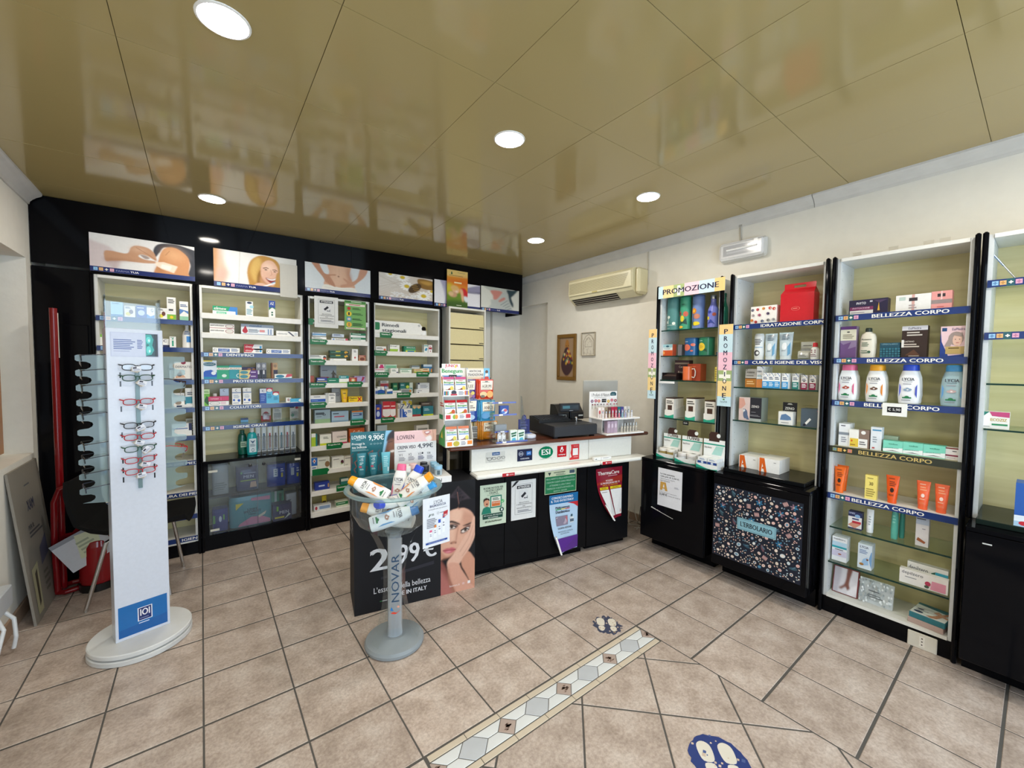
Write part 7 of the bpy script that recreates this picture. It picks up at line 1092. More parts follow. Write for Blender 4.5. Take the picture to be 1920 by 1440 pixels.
PB = ['f0e6e2', 'eadfd8', '9a8a72', '6a4a44', 'b02a4a', 'a8283f', '1f6a7a', '4a4a8a', 'd8d2cc', 'c8c4c0']; LBN = ['white', 'cream', 'bronze', 'brown', 'crimson', 'ruby', 'teal', 'violet', 'pale', 'silver']
for i in range(10):
    x = 1.075 - .018 + i * .034; z = ZC + zs + .0005; c = PB[i]
    o = place(CTR, -.035, x, z, 'box', .030, .085, .03, c, f'e .5 .55 .3 .2 {["c85a5a", "d8a0a0", "5a4a3a", "c8a080", "e8a0b0", "e0a0a8", "d8a85a", "c8a0c8", "a8a0a0", "6a8a8a"][i]};p 4a5a4a .45 0 .55 0 .52 .5 .48 .5', f'{LBN[i]} perfume box on upper platform of perfume display', 'perfume boxes and testers on the display', dict(name='perfume_box'))
    v = place(CTR, -.085, x + .006, z, 'round', .016, .06, .016, ['d8d0d0', 'e0d0d0', 'c8b8a0', 'b89a90', 'd0909c', 'c87080', '8ab0b8', 'a0a0c0', 'd0d0d0', 'd4d4d8'][i], '', f'slim {LBN[i]} tester vial before the {LBN[i]} perfume box', 'perfume boxes and testers on the display', dict(name='tester_vial', m='gloss', cap='c0c0c4', capm='metal', cap_h=.3, cap_w=.7))
for i in range(3): place(CTR, -.09 + .0, 1.075 + .035 + i * .035, ZC + .0125, 'box', .032, .098, .04, ['b9a2b4', 'b29aae', 'bca6b8'][i], 'e .5 .6 .3 .2 d8c8d4;p 8a7a8a .45 0 .55 0 .52 .5 .48 .5', f'lilac perfume box, {["left", "middle", "right"][i]} of three under the platform', 'lilac perfume boxes', dict(name='perfume_box'))
for i in range(6): place(CTR, -.10, 1.075 + .178 + i * .031, ZC + .0125, 'round', .017, .078, .017, 'c9c2b4', 'r .3 .1 .7 .7 8a8478', f'silver capped glass tester, {["first", "second", "third", "fourth", "fifth", "sixth"][i]} from left on lower platform', 'glass testers on the lower platform', dict(name='tester_vial', m='gloss', cap='b8b6b0', capm='metal', cap_h=.35, cap_w=.75))
flat('notice', 'white paper notice with a golden letter on black cabinet by counter', 'notice', RIGHT, -.1825, ((1236, 876), (1281, 887), (1276, 959), (1231, 945)), 'dfe0e6', 'b La_tua_patente .1 .83 .7 .88 3a3a40;b vale_più_di_2,50_€: .1 .765 .9 .815 3a3a40;t con_le_nuove_regole, .1 .71 .72 .745 3a3a40;t non_rischiare! .1 .66 .5 .7 3a3a40;p c79a4a .1 .42 .19 .42 .21 .47 .3 .47 .32 .42 .42 .42 .34 .64 .12 .64;p dfe0e6 .22 .5 .29 .5 .27 .58 .25 .58;s 2 .7 .53 .88 .58 9a9aa4;t €_3_a_prezzo_speciale .08 .355 .8 .385 4a4a50;b 2,50_€ .08 .28 .42 .345 2a2a30;t invece_di_10,00_€ .46 .29 .95 .325 4a4a50')
# ------------------------------------------------------------------ pictures above the shelving
def mark(x, W_):   # blue foot strip lettering common to the posters
    return f'e {x} 0 0 0 n'
def poster(lb, quad, pic, icons=True, txt=(.20, .50)):
    P = [BACK.un(a, b, -.006) for a, b in quad]; x0, x1 = (P[0][0] + P[3][0]) / 2, (P[1][0] + P[2][0]) / 2; z1, z0 = (P[0][1] + P[1][1]) / 2, (P[2][1] + P[3][1]) / 2; w, h = x1 - x0, z1 - z0
    t = thing('poster', lb, 'poster', BACK.W(x0, -.006, z0), 0, 'photo posters on the black fascia'); sh = h * .13
    part(t, 'board', MB('card').box(0, w, .0006, .004, 0, h, 'e4e4e4')); part(t, 'print', pic.mesh(w, h - sh, 'paper', lambda x, z: (x, 0, z + sh)))
    s = sh * .62; mb = MB('gloss').ink('r 0 0 1 1 1d2c66', (0, 0, 0), (1, 0, 0), (0, 0, 1), w, sh)
    for i, c in enumerate(('8cc0e6', 'e0b070', 'f0eee0', 'e0a8bc')):
        X = sh * .5 + i * s * 1.3; q = sh * .19
        if i == 2: mb.ink('r .4 .1 .6 .9 f0eee0;r .1 .4 .9 .6 f0eee0', (X, -.0004, q), (1, 0, 0), (0, 0, 1), s, s)
        else: mb.ink(f'r 0 0 1 1 {c};r .2 .46 .8 .54 8a8a9a;r .46 .2 .54 .8 8a8a9a', (X, -.0004, q), (1, 0, 0), (0, 0, 1), s, s)
    X = sh * .5 + 4 * s * 1.3 + s * .2; mb.text('FARMA', (X, -.0006, sh * .3), (1, 0, 0), (0, 0, 1), s * 3.3, sh * .36, '8a90b8').text('TUA', (X + s * 3.5, -.0006, sh * .3), (1, 0, 0), (0, 0, 1), s * 2.2, sh * .38, 'f0f0f4', 1); part(t, 'foot_strip', mb)
    return t
p = Paint(212, 100, 'e4e2e0'); p.poly('d2c4c4', [(-.1, .22), (.08, .28), (.2, .42), (.22, .75), (.1, 1.1), (-.1, 1.1)], .015).poly('c4b2b2', [(.13, .7), (.24, .66), (.27, .75), (.25, .98), (.2, 1.05), (.16, .9)], .02)
p.poly('3a3c44', [(.58, .3), (.62, .1), (.72, .02), (.88, .04), (1.1, .3), (1.1, 1.1), (.92, 1.1), (.95, .6), (.85, .25), (.7, .15), (.64, .35), (.6, .5)], .008).poly('55575e', [(.7, .05), (.85, .08), (.95, .3), (.97, .5), (.9, .3), (.8, .14)], .02, .7)
p.poly('c98f62', [(.6, 1.1), (.62, .7), (.66, .3), (.72, .14), (.82, .14), (.92, .35), (.945, .6), (.93, .9), (.92, 1.1)], .006).poly('e0ad80', [(.7, .2), (.82, .2), (.88, .4), (.82, .55), (.7, .45)], .05, .7).poly('a87048', [(.6, 1.0), (.63, .7), (.67, .6), (.68, 1.0)], .03, .6); p.line('a06a44', [(.74, .25), (.70, .4)], .008, .0, .6)
p.poly('c09272', [(.13, .52), (.2, .48), (.33, .5), (.37, .3), (.42, .22), (.52, .24), (.58, .35), (.61, .55), (.6, .62), (.52, .5), (.46, .48), (.44, .55), (.5, .62), (.6, .64), (.6, .70), (.48, .74), (.32, .74), (.2, .78), (.14, .8)], .005).poly('d8b094', [(.36, .32), (.44, .25), (.52, .3), (.5, .38), (.4, .42)], .03, .7).poly('9a6a50', [(.14, .72), (.3, .7), (.45, .7), (.3, .76), (.15, .8)], .02, .6).poly('6a4030', [(.455, .49), (.51, .5), (.545, .57), (.5, .6)], .008, .7); p.line('8a5a44', [(.42, .28), (.53, .45), (.6, .58)], .006, 0, .7)
p.poly('f0dcc8', [(.6, .66), (.68, .63), (.82, .72), (.78, .95), (.66, .86), (.6, .76)], .004, .9, 0).poly('faeee0', [(.66, .70), (.76, .74), (.74, .88), (.65, .82)], .004, .9, 0)
poster('poster of a hand lifting a plaster off a knee', ((165, 433), (365, 465), (365, 522), (170, 513)), p)
p = Paint(178, 100, 'd9d9d6'); p.poly('e6e4e0', [(.15, -.1), (.5, -.1), (.5, 1.1), (.15, 1.1)], .02, .8); p.line('c0c0bc', [(.3, 0), (.28, 1)], .01, .0, .7); p.poly('d8b49c', [(-.1, -.1), (.06, -.1), (.12, .4), (.16, .75), (.08, 1.1), (-.1, 1.1)], .03).poly('c8905a', [(-.1, -.1), (.03, -.1), (.04, .5), (.0, 1), (-.1, 1.1)], .02, .8).poly('e0a8a0', [(.05, .6), (.15, .65), (.12, .9), (.05, .9)], .03, .6)
p.poly('b98a44', [(.4, .98), (.38, .6), (.42, .25), (.52, .05), (.64, .04), (.75, .15), (.80, .45), (.8, .75), (.78, 1.1), (.4, 1.1)], .006).poly('d9b468', [(.42, .6), (.45, .25), (.52, .1), (.55, .3), (.5, .6), (.48, .9)], .02, .8).poly('8a6028', [(.5, .7), (.54, .5), (.53, .9), (.5, 1)], .01, .8)
p.poly('e0b49c', [(.55, .35), (.62, .16), (.7, .18), (.755, .4), (.745, .7), (.7, .95), (.62, .92), (.55, .7)], .006).poly('efcfba', [(.58, .3), (.66, .25), (.72, .4), (.66, .5), (.6, .45)], .03, .8).poly('c89078', [(.55, .7), (.6, .85), (.68, .95), (.62, .98), (.54, .85)], .02, .7)
p.poly('8a2a2c', [(.60, .72), (.68, .74), (.74, .68), (.71, .85), (.65, .86)], .004).poly('f4f0ee', [(.61, .73), (.68, .75), (.735, .69), (.72, .76), (.66, .79)], .003); p.line('5a3a28', [(.575, .42), (.61, .39), (.635, .41)], .012).line('5a3a28', [(.69, .44), (.72, .43), (.745, .46)], .01); p.ell('4a3428', .605, .46, .016, .02, .003).ell('4a3428', .715, .49, .014, .02, .003); p.line('b87a68', [(.665, .45), (.68, .6), (.66, .63)], .008, .0, .6)
p.poly('e0b49c', [(.45, 1.1), (.5, .92), (.6, .93), (.66, 1.1)], .01).line('f2f2f2', [(.58, 1.0), (.66, .92), (.72, .86)], .022).line('8ab0d0', [(.68, .87), (.72, .82)], .016); p.poly('b98a44', [(.74, .55), (.8, .6), (.8, 1.1), (.72, 1.1)], .01).poly('c8c8c2', [(.84, 0), (1.1, 0), (1.1, 1.1), (.84, 1.1)], .05, .6)
poster('poster of a laughing blonde woman brushing her teeth', ((399, 466), (554, 486), (558, 553), (402, 534)), p)
nb = flat('paper_sheet', 'blank grey sheet taped askew over the toothbrushing poster', 'paper', BACK, -.02, ((531, 496), (559, 497), (556, 560), (519, 554)), 'c4c1b8', '', m='paper')
p = Paint(166, 100, 'd3d9dc'); p.poly('cfa48a', [(.34, -.1), (.66, -.1), (.66, .3), (.7, .55), (.72, .85), (.3, .85), (.3, .55), (.35, .3)], .006).poly('e0bba0', [(.4, 0), (.56, 0), (.58, .5), (.5, .8), (.4, .7)], .05, .7).poly('b07e64', [(.63, 0), (.67, .2), (.7, .5), (.66, .6), (.62, .3)], .03, .7); p.ell('7a4a3a', .49, .42, .012, .03, .004).line('b5866c', [(.5, .1), (.5, .35)], .006, .01, .5)
p.poly('e6e2d8', [(.28, .8), (.5, .86), (.73, .82), (.74, 1.1), (.28, 1.1)], .006).line('c8c2b4', [(.28, .9), (.5, .95), (.73, .9)], .008, 0, .8)
for sg in (0, 1):
    m = (lambda q: q) if not sg else (lambda q: [(1.0 - x, y) for x, y in q])
    if not sg: p.poly('b9876c', m([(.08, -.1), (.18, -.1), (.24, .2), (.3, .38), (.44, .35), (.44, .40), (.36, .45), (.42, .7), (.44, .86), (.38, .8), (.3, .7), (.25, .5), (.15, .2)]), .005)
    else: p.poly('c4947a', [(.84, -.05), (.95, .0), (.9, .3), (.8, .55), (.72, .72), (.6, .82), (.52, .84), (.53, .75), (.62, .66), (.56, .5), (.58, .47), (.68, .58), (.78, .4)], .005)
for x in (.36, .39, .42): p.line('9a6a54', [(x - .05, .5), (x, .82)], .005, 0, .6)
poster('poster of hands laid on a bare belly', ((571, 491), (694, 507), (695, 556), (573, 548)), p)
p = Paint(150, 98, 'cdc2b6'); p.poly('d8d2ca', [(-.1, -.1), (.5, -.1), (.4, .6), (-.1, .8)], .1)
for i in range(14): p.line('b5a898', [(0, random.random()), (.45, random.random() * .6)], .008, .01, .5)
for cx, cy, r in ((.42, .1, .13), (.5, .46, .14), (.82, .8, .15), (.98, .55, .1), (.2, .02, .1)):
    for i in range(12): a = i * .524; p.ell('f2f1ec', cx + r * .62 * math.cos(a), cy + r * 1.0 * math.sin(a), r * .4, r * .18, .004, 1, math.degrees(math.atan2(1.5 * math.sin(a), math.cos(a))))
    p.ell('cfb22a', cx, cy, r * .36, r * .52, .006)
p.poly('8a6428', [(.7, .1), (.85, .05), (1.05, .15), (1.05, .45), (.9, .5), (.75, .42)], .01).poly('c89a48', [(.74, .18), (.9, .12), (1, .2), (.9, .3)], .02, .8); p.ell('4a3414', .65, .5, .10, .24, .006, 1, 20)
for k in range(4): p.line('a8843a', [(.58 + k * .02, .40 + k * .07), (.68 + k * .02, .35 + k * .07)], .012)
for i in range(90): p.ell(random.choice(['f2f2f0', 'dcdcdc', 'e8e8ea']), random.uniform(.2, .75), .85 - .1 * random.random() + random.uniform(-.02, .18), .014, .02, .002)
poster('poster of daisies with a honey dipper', ((710, 510), (811, 524), (811, 572), (711, 560)), p)
p = Paint(80, 50, 'e4e2e6'); p.poly('8a86a0', [(.12, -.1), (.45, -.1), (.4, 1.1), (.22, 1.1), (.25, .5)], .02).poly('aaa6bc', [(.12, -.1), (.25, -.1), (.28, .6), (.24, 1), (.2, .5)], .02, .8).poly('8f8ca6', [(.5, .4), (.75, .15), (1.1, .0), (1.1, .35), (.85, .36), (.6, .42)], .02).poly('6a6680', [(.6, .38), (.85, .33), (1.1, .3), (1.1, .38), (.8, .42)], .02, .8)
poster('poster of grey violet legs half hidden by the orange calendar', ((814, 524), (900, 535), (900, 583), (815, 573)), p)
p = Paint(72, 50, 'd6d6cc'); p.poly('b9bdb4', [(.08, .0), (.5, -.05), (.72, .05), (.5, .2), (.25, .2)], .01).poly('c88478', [(.24, .18), (.5, .15), (.56, .3), (.4, .6), (.32, .6), (.3, .4)], .02).poly('b9bdb8', [(.25, .6), (.4, .55), (.55, .2), (.66, .1), (.68, .25), (.75, .4), (.8, .9), (.85, 1.1), (.2, 1.1), (.25, .8)], .008).poly('c86a5a', [(.45, .6), (.58, .42), (.62, .5), (.48, .66)], .01, .8)
for k in range(4): p.line('5a6a72', [(.5 + k * .06, .8 + k * .06), (.68 + k * .03, .55 + k * .12)], .014, 0, .8)
p.poly('2a4048', [(.66, .05), (.85, .02), (1.0, -.1), (.85, .25), (.78, .4), (.84, .7), (.82, .85), (.74, .6), (.7, .3)], .008)
poster('poster of a hand held to a sore throat at the right end', ((902, 536), (973, 545), (973, 588), (902, 583)), p)
# notices hung in the green tagged bay
flat('notice', 'white camera notice hung at the top of the green tagged bay', 'notice', BACK, -.012, ((589, 556), (634, 557), (634, 616), (590, 613)), 'dcdcd8', CAMN)
flat('notice', 'green advice notice hung beside the camera notice', 'notice', BACK, -.012, ((645, 563), (685, 566), (687, 620), (647, 618)), '74a860', 'r .02 .93 .98 .99 3f7a3a;s 1 .3 .93 .9 .98 c8dcc0;r .05 .82 .95 .89 e8dcd4;s 1 .2 .83 .85 .88 b05a4a;e .2 .73 .08 .055 b83a34;s 2 .36 .69 .75 .76 2a4a28;e .2 .55 .12 .085 e8c83a;r .16 .5 .24 .6 3a3a34;s 2 .36 .51 .85 .58 2a4a28;e .2 .37 .12 .085 5a9ab0;e .2 .37 .07 .04 d8c0b0;s 2 .36 .33 .8 .4 2a4a28;e .2 .18 .12 .085 e8b83a;r .15 .12 .25 .24 b08a4a;s 3 .36 .13 .85 .24 2a4a28;r .06 .03 .94 .08 e0d8c8;s 1 .12 .04 .88 .07 a86a5a')
# ------------------------------------------------------------------ drawer unit, calendar
x0, _ = BACK.un(842, 574, -.06); x1, _ = BACK.un(911, 581, -.06); w = x1 - x0; zt = 2.176
du = thing('drawer_unit', 'tall white drawer unit with cream drawer fronts behind counter', 'drawer unit', BACK.W(x0, -.06), 0)
part(du, 'carcass', MB('card').box(0, .018, 0, .30, 0, zt, 'e2e0d8').box(w - .018, w, 0, .30, 0, zt, 'e2e0d8').box(.0181, w - .0181, 0, .30, zt - .02, zt, 'e2e0d8').box(.0181, w - .0181, .285, .30, 0, zt - .0205, 'c8c4b4').box(.0181, w - .0181, 0, .28, 0, .06, 'd4d0c4'))
dh = .178; zz = zt - .05; k = 0
while zz - dh > .07:
    d = part(du, 'drawer', MB('card').add([(0, -.0, 0), (w - .042, 0, 0), (w - .042, .2, 0), (0, .2, 0), (0, .018, dh - .012), (w - .042, .018, dh - .012), (w - .042, .2, dh - .012), (0, .2, dh - .012)], [(3, 2, 1, 0), (4, 5, 6, 7), (0, 1, 5, 4), (1, 2, 6, 5), (2, 3, 7, 6), (3, 0, 4, 7)], 'ddd0a0'), loc=(.021, .004, zz - dh))
    part(d, 'handle', MB('plastic').box(w * .78, w * .9, -.002, .006, .012, .02, '2a241c')); zz -= dh; k += 1
a, z0 = BACK.un(838, 573, -.03); b, z1 = BACK.un(877, 511, -.03); p = Paint(44, 66, 'e0a030')
p.poly('e8c87a', [(-.1, -.1), (1.1, -.1), (1.1, .18), (-.1, .18)], .01, 1, 0).poly('d8702a', [(-.1, .25), (.5, .2), (1.1, .2), (1.1, .45), (.5, .42), (-.1, .4)], .1).poly('6a8a2a', [(-.1, .62), (.3, .56), (1.1, .7), (1.1, 1.1), (-.1, 1.1)], .06).poly('3a5a20', [(-.1, .85), (1.1, .82), (1.1, 1.1), (-.1, 1.1)], .08).poly('c8c03a', [(-.1, .4), (.25, .38), (.2, .6), (-.1, .62)], .08, .8)
p.poly('c82a30', [(.62, .48), (.85, .46), (1.02, .6), (1.0, .74), (.85, .72), (.7, .62)], .01).poly('e2e6ea', [(.8, .68), (1.02, .7), (1.0, .82), (.85, .8)], .02).poly('e0b088', [(.6, .5), (.75, .52), (.8, .8), (.72, .8), (.66, .62)], .01); p.ell('e0b490', .42, .54, .16, .09, .01).ell('d8b070', .36, .48, .18, .07, .02).ell('c89878', .3, .66, .18, .07, .01).ell('d8b88a', .2, .64, .12, .06, .02); p.ell('f0e0d0', .46, .57, .05, .015, .01)
cl = thing('calendar', 'orange calendar with two children in grass on the drawer unit', 'calendar', BACK.W(a, -.03, zt + .001), 0); w = b - a; h = z1 - zt
part(cl, 'sheet', MB('card').box(0, w, .001, .003, 0, h, 'd8a050')); part(cl, 'print', p.mesh(w, h, 'gloss')); part(cl, 'lettering', MB('paper').ink('s 1 .34 .62 .78 .7 f0dca8;s 1 .1 .84 .9 .86 5a4a2a;p 3a5a3a .18 .88 .26 .88 .24 .95 .2 .95;s 1 .5 .93 .95 .95 a08a5a;s 1 .45 .04 .75 .07 d8dcc0', (0, -.0004, 0), (1, 0, 0), (0, 0, 1), w, h))
# pipe and conduit behind the fascia end
thing('wall_conduit', 'thin grey conduit running down the back wall right of the drawers', 'conduit', (0, 0, 0), mb=MB('satin').tube([(.86, 2.985, .0), (.86, 2.985, 2.2)], .012, 'c8c0b0').tube([(.83, 2.99, 0), (.83, 2.99, 2.2)], .006, 'a8a294'))
# ------------------------------------------------------------------ right wall furniture: air conditioner, lamp, pictures, cables
AX0, AX1, AZ0, AZ1 = -1.815, -.985, 2.205, 2.475    # local x on the RIGHT frame (= -Y)
ac = thing('air_conditioner', 'cream wall mounted air conditioner with a slatted front grille', 'air conditioner', RIGHT.W(AX0, .32, AZ0), RIGHT.a); w, h = AX1 - AX0, AZ1 - AZ0
prof = [(0, .045), (-.03, .012), (-.09, .0), (-.165, .055), (-.185, .09), (-.185, h - .03), (-.172, h - .008), (-.15, h), (0, h)]
mb = MB('plastic'); mb.loft([[(x, y, z) for y, z in prof][::-1] for x in (0, w)], 'ddd5b2', smooth=False); part(ac, 'housing', mb)
part(ac, 'end_cover', MB('plastic').box(w + .0005, w + .055, -.15, 0, .02, h - .004, 'd6cda8', b=.02))
part(ac, 'face', MB('plastic').box(.008, w - .008, -.196, -.1855, .085, h - .028, 'e0d8b6', b=.005))
sl = MB('plastic')
for k in range(13):
    z = .105 + k * (h - .155) / 13; sl.add([(.02, -.1965, z), (w - .09 + k * .0045, -.1965, z), (w - .09 + k * .0045, -.1965, z + .0042), (.02, -.1965, z + .0042)], [(0, 1, 2, 3)], '8d8563')
part(ac, 'grille', sl, kind='stuff'); part(ac, 'badge', MB('gloss').box(w * .42, w * .5, -.1985, -.1965, .088, .100, 'c8b878'))
vt = MB('plastic').add([(.03, -.088, -.002), (w * .76, -.088, -.002), (w * .76, -.162, .050), (.03, -.162, .050)], [(0, 1, 2, 3)], '17151a'); part(ac, 'air_outlet', vt)
for k in range(3): part(ac, 'louvre', MB('plastic').add([(.03, -.10 - k * .022, .003 + k * .016), (w * .76, -.10 - k * .022, .003 + k * .016), (w * .76, -.112 - k * .022, .008 + k * .016), (.03, -.112 - k * .022, .008 + k * .016)], [(0, 1, 2, 3)], 'b8b0a0'))
thing('air_conditioner_cable', 'grey cable dropping from the cornice and looping behind air conditioner', 'cable', (0, 0, 0), mb=MB('satin').tube([(1.392, .935, 2.66), (1.392, .935, 2.40), (1.392, .93, 2.33), (1.388, .955, 2.27), (1.38, .99, 2.245), (1.36, 1.0, 2.24)], .005, 'c4beb0').box(1.385, 1.399, .925, .945, 2.66, 2.69, '8a8680'))
# emergency lamp
a, z1 = RIGHT.un(1347, 457, .25); b, z0 = RIGHT.un(1433, 478, .25); w, h = b - a, .148; z0 = 2.38
el = thing('emergency_lamp', 'white rectangular emergency lamp on the right wall', 'lamp', RIGHT.W(a, .32, z0), RIGHT.a)
part(el, 'base', MB('plastic').box(0, w, -.045, 0, 0, h, 'd8d8d6', b=.015)); part(el, 'cover', MB('gloss').box(.008, w - .008, -.072, -.0455, .008, h - .008, 'e2e2e4', b=.016))
part(el, 'tube', MB('gloss').tube([(w * .2, -.0745, h * .55), (w * .85, -.0745, h * .55)], .008, 'f6f6f6')); part(el, 'reflector', MB('gloss').ink('r .12 .25 .92 .78 b8b8bc;r .78 .62 .86 .9 f4f4f4;s 2 .2 .35 .85 .45 d4d4d8', (0, -.0724, 0), (1, 0, 0), (0, 0, 1), w, h))
thing('lamp_cable', 'short grey cable conduit above the emergency lamp', 'cable', (0, 0, 0), mb=MB('satin').tube([(1.392, .10, 2.655), (1.392, .095, 2.53)], .006, 'b8b4aa').box(1.384, 1.399, .088, .112, 2.645, 2.672, 'a8a49c'))
def framed(lb, y0, y1, z0, z1, fw, pic, fcol, cat):
    w, h = y0 - y1, z1 - z0; t = thing('picture', lb, cat, RIGHT.W(-y0, .3195, z0), RIGHT.a)
    part(t, 'backing', MB('card').box(.002, w - .002, -.006, 0, .002, h - .002, 'b8b0a0'))
    if fw:
        mb = MB('satin')
        for q in ((0, w, 0, fw), (0, w, h - fw, h), (0, fw, fw, h - fw), (w - fw, w, fw, h - fw)): mb.box(q[0], q[1], -.024, -.0065, q[2], q[3], fcol, b=.004)
        part(t, 'frame', mb)
    part(t, 'canvas', pic.mesh(w - 2 * fw, h - 2 * fw, 'matte', lambda x, z: (x + fw, -.008, z + fw)))
p = Paint(50, 100, 'a08468'); p.poly('a8743a', [(.42, .08), (.5, .05), (.6, .08), (.66, .2), (.6, .3), (.42, .3), (.36, .2)], .01); p.poly('4a3438', [(.1, .6), (.25, .4), (.4, .26), (.6, .26), (.75, .42), (.92, .6), (.9, .78), (.7, .92), (.5, .97), (.3, .92), (.12, .78)], .01)
for i in range(60): x, y = .5 + random.uniform(-.38, .38), random.uniform(.3, .66); p.ell(random.choice(['c8502a', 'd8a83a', '3a7a6a', '2a4a5a', 'e0c890', '8a2a2a', '3a3a3a', 'c8b03a']), x * (1 if abs(x - .5) < (y - .2) else .999), y, .045, .035, .004) if abs(x - .5) < (y - .15) * .85 else None
p.line('3a2a20', [(.44, .2), (.46, .21)], .03).line('3a2a20', [(.58, .2), (.6, .21)], .03).line('8a5a2a', [(.4, .97), (.5, .985), (.62, .97)], .03)
framed('tall gold framed picture of a patchwork figure on right wall', 2.16, 1.85, 1.367, 1.905, .042, p, '7d5a24', 'picture')
p = Paint(40, 52, 'd8d2c4'); A = '6e5c4a'
p.line(A, [(.12, .95), (.12, .35), (.3, .15), (.5, .08), (.7, .15), (.88, .35), (.88, .95)], .03, 0, .8).line(A, [(.25, .62), (.25, .4), (.5, .2), (.75, .4), (.75, .62), (.25, .62)], .025, 0, .7)
for i in range(40): x, y = random.random() * .76 + .12, random.choice([random.uniform(.65, .95), random.uniform(.2, .6)]); p.line(A, [(x, y), (x + random.uniform(-.05, .05), y + random.uniform(.02, .1))], .02, 0, .6)
framed('small sepia drawing of an arched niche beside the gold frame', 1.772, 1.571, 1.65, 1.908, .006, p, 'b0a48e', 'drawing')
# cables by the counter's right foot
mb = MB('plastic').tube([(1.39, 1.02, .20), (1.34, .99, .12), (1.30, .93, .05), (1.34, .86, .012), (1.28, .84, .008), (1.22, .9, .008)], .004, 'd4d0c6').tube([(1.39, 1.08, .12), (1.33, 1.05, .03), (1.25, .98, .008), (1.3, .9, .008), (1.2, .86, .008)], .004, 'c8c4ba').tube([(1.385, .95, .16), (1.30, .90, .10), (1.24, .88, .05), (1.3, .82, .008)], .004, '5a5650')
thing('loose_cables', 'loose pale cables on the floor at the counter right foot', 'cable', (0, 0, 0), mb=mb)
thing('adapter_box', 'small black power box beside the counter right foot', 'box', CTR.W(1.41, .12, .12), CTR.a, mb=MB('plastic').box(0, .05, 0, .09, 0, .13, '17171a', b=.004))
# ------------------------------------------------------------------ floor stickers (worn blue discs with shoe prints)
def floormark(lb, x, y, r, rot, worn):
    R = random.Random(int(x * 1000)); mb = MB('satin'); n = 46
    pts = [(r * (1 - R.random() * worn * .35) * math.cos(i * 6.283 / n), r * (1 - R.random() * worn * .35) * math.sin(i * 6.283 / n)) for i in range(n)]
    mb.prism([(a, b, 0) for a, b in pts], (0, 0, .0006), '2a3a72' if worn < .5 else '3c4258')
    def foot(cx, cy, s, c):
        sole = [(.0, .55), (.17, .45), (.2, .2), (.13, -.05), (-.13, -.05), (-.2, .2), (-.17, .45)]; heel = [(.12, -.12), (.14, -.35), (.0, -.5), (-.14, -.35), (-.12, -.12)]
        for q in (smooth(sole, 3), smooth(heel, 3)): mb.face([(cx + a * s, cy + b * s, .0009) for a, b in q][::-1], c)
    for sx in (-1, 1): foot(sx * r * .36, 0, r * 1.25, 'd4cdbf')
    for k in range(int(10 + 40 * worn)):
        a, q = R.random() * 6.28, r * R.random() ** .5 * .98; e = r * .06 * (.4 + R.random()); x_, y_ = q * math.cos(a), q * math.sin(a)
        mb.face([(x_ - e, y_ - e * .6, .0011), (x_ + e * .4, y_ - e, .0011), (x_ + e, y_ + e * .4, .0011), (x_ - e * .3, y_ + e, .0011)], R.choice(['c4b09c', 'cbb7a6', '4a5a8a' if worn < .5 else 'b8a690']))
    o = thing('floor_sticker', lb, 'sticker', (x, y, .0006), rot, 'worn footprint stickers on the tiles', mb)
floormark('badly worn dark footprint sticker beside the mosaic strip', -.139, .106, .094, -.75, .8); floormark('bright blue footprint sticker cut by the bottom edge', -.445, -.70, .115, -.75, .25)
# ------------------------------------------------------------------ clear basket on a pedestal with shower bottles
bx, by = -1.2, .71
bk = thing('display_basket', 'clear round display basket on a grey pedestal full of shower bottles', 'stand', (bx, by, 0), 0)
part(bk, 'base', MB('satin').lathe([(.135, 0), (.157, .006), (.158, .02), (.150, .034), (.06, .052), (.0, .054)], '8b9296', n=40))
part(bk, 'column', MB('satin').lathe([(.042, .05), (.036, .10), (.036, .60), (.05, .625)], '9aa3aa', n=28))
bowl = [(.05, .628), (.12, .64), (.185, .69), (.222, .76), (.232, .86)]; part(bk, 'bowl', MB('acrylic').lathe(bowl, 'w', n=48, caps=(1, 0)))
part(bk, 'rim', MB('frost').lathe([(.231, .858), (.249, .860), (.256, .868), (.250, .877), (.226, .875)], 'w', n=48, caps=(0, 0)))
for k in range(3):    # bent clear fins that flare to the base and the bowl
    a = math.radians(200 + 120 * k); rg = []
    for t in np.linspace(0, 1, 17):
        r = .05 + .085 * abs(2 * t - 1) ** 2.2; z = .05 + .60 * t; ww = .030; c, s_ = math.cos(a), math.sin(a)
        rg.append([(r * c - ww * s_, r * s_ + ww * c, z), (r * c + ww * s_, r * s_ - ww * c, z)])
    part(bk, 'fin', MB('acrylic').loft(rg, 'w', caps=(0, 0), closed=False))
fs = part(bk, 'front_sheet', MB('film').box(-.032, .040, -.0012, 0, .06, .60, 'w')); fs.location = (-.0155, -.0405, 0); fs.rotation_euler = (0, 0, math.radians(-21))
part(fs, 'lettering', MB('paper').text('NOVAR', (.024, -.0016, .25), (0, 0, 1), (-1, 0, 0), .26, .040, '2f4a66').ink('p d8402a 0 .2 .3 .32 .6 .2 1 .5 .8 .3 .5 .05 .2 .12;p 2a7ac0 0 .5 .3 .45 .1 .9;e .75 .85 .12 .12 e0a08a', (-.022, -.0016, .18), (1, 0, 0), (0, 0, 1), .055, .05))
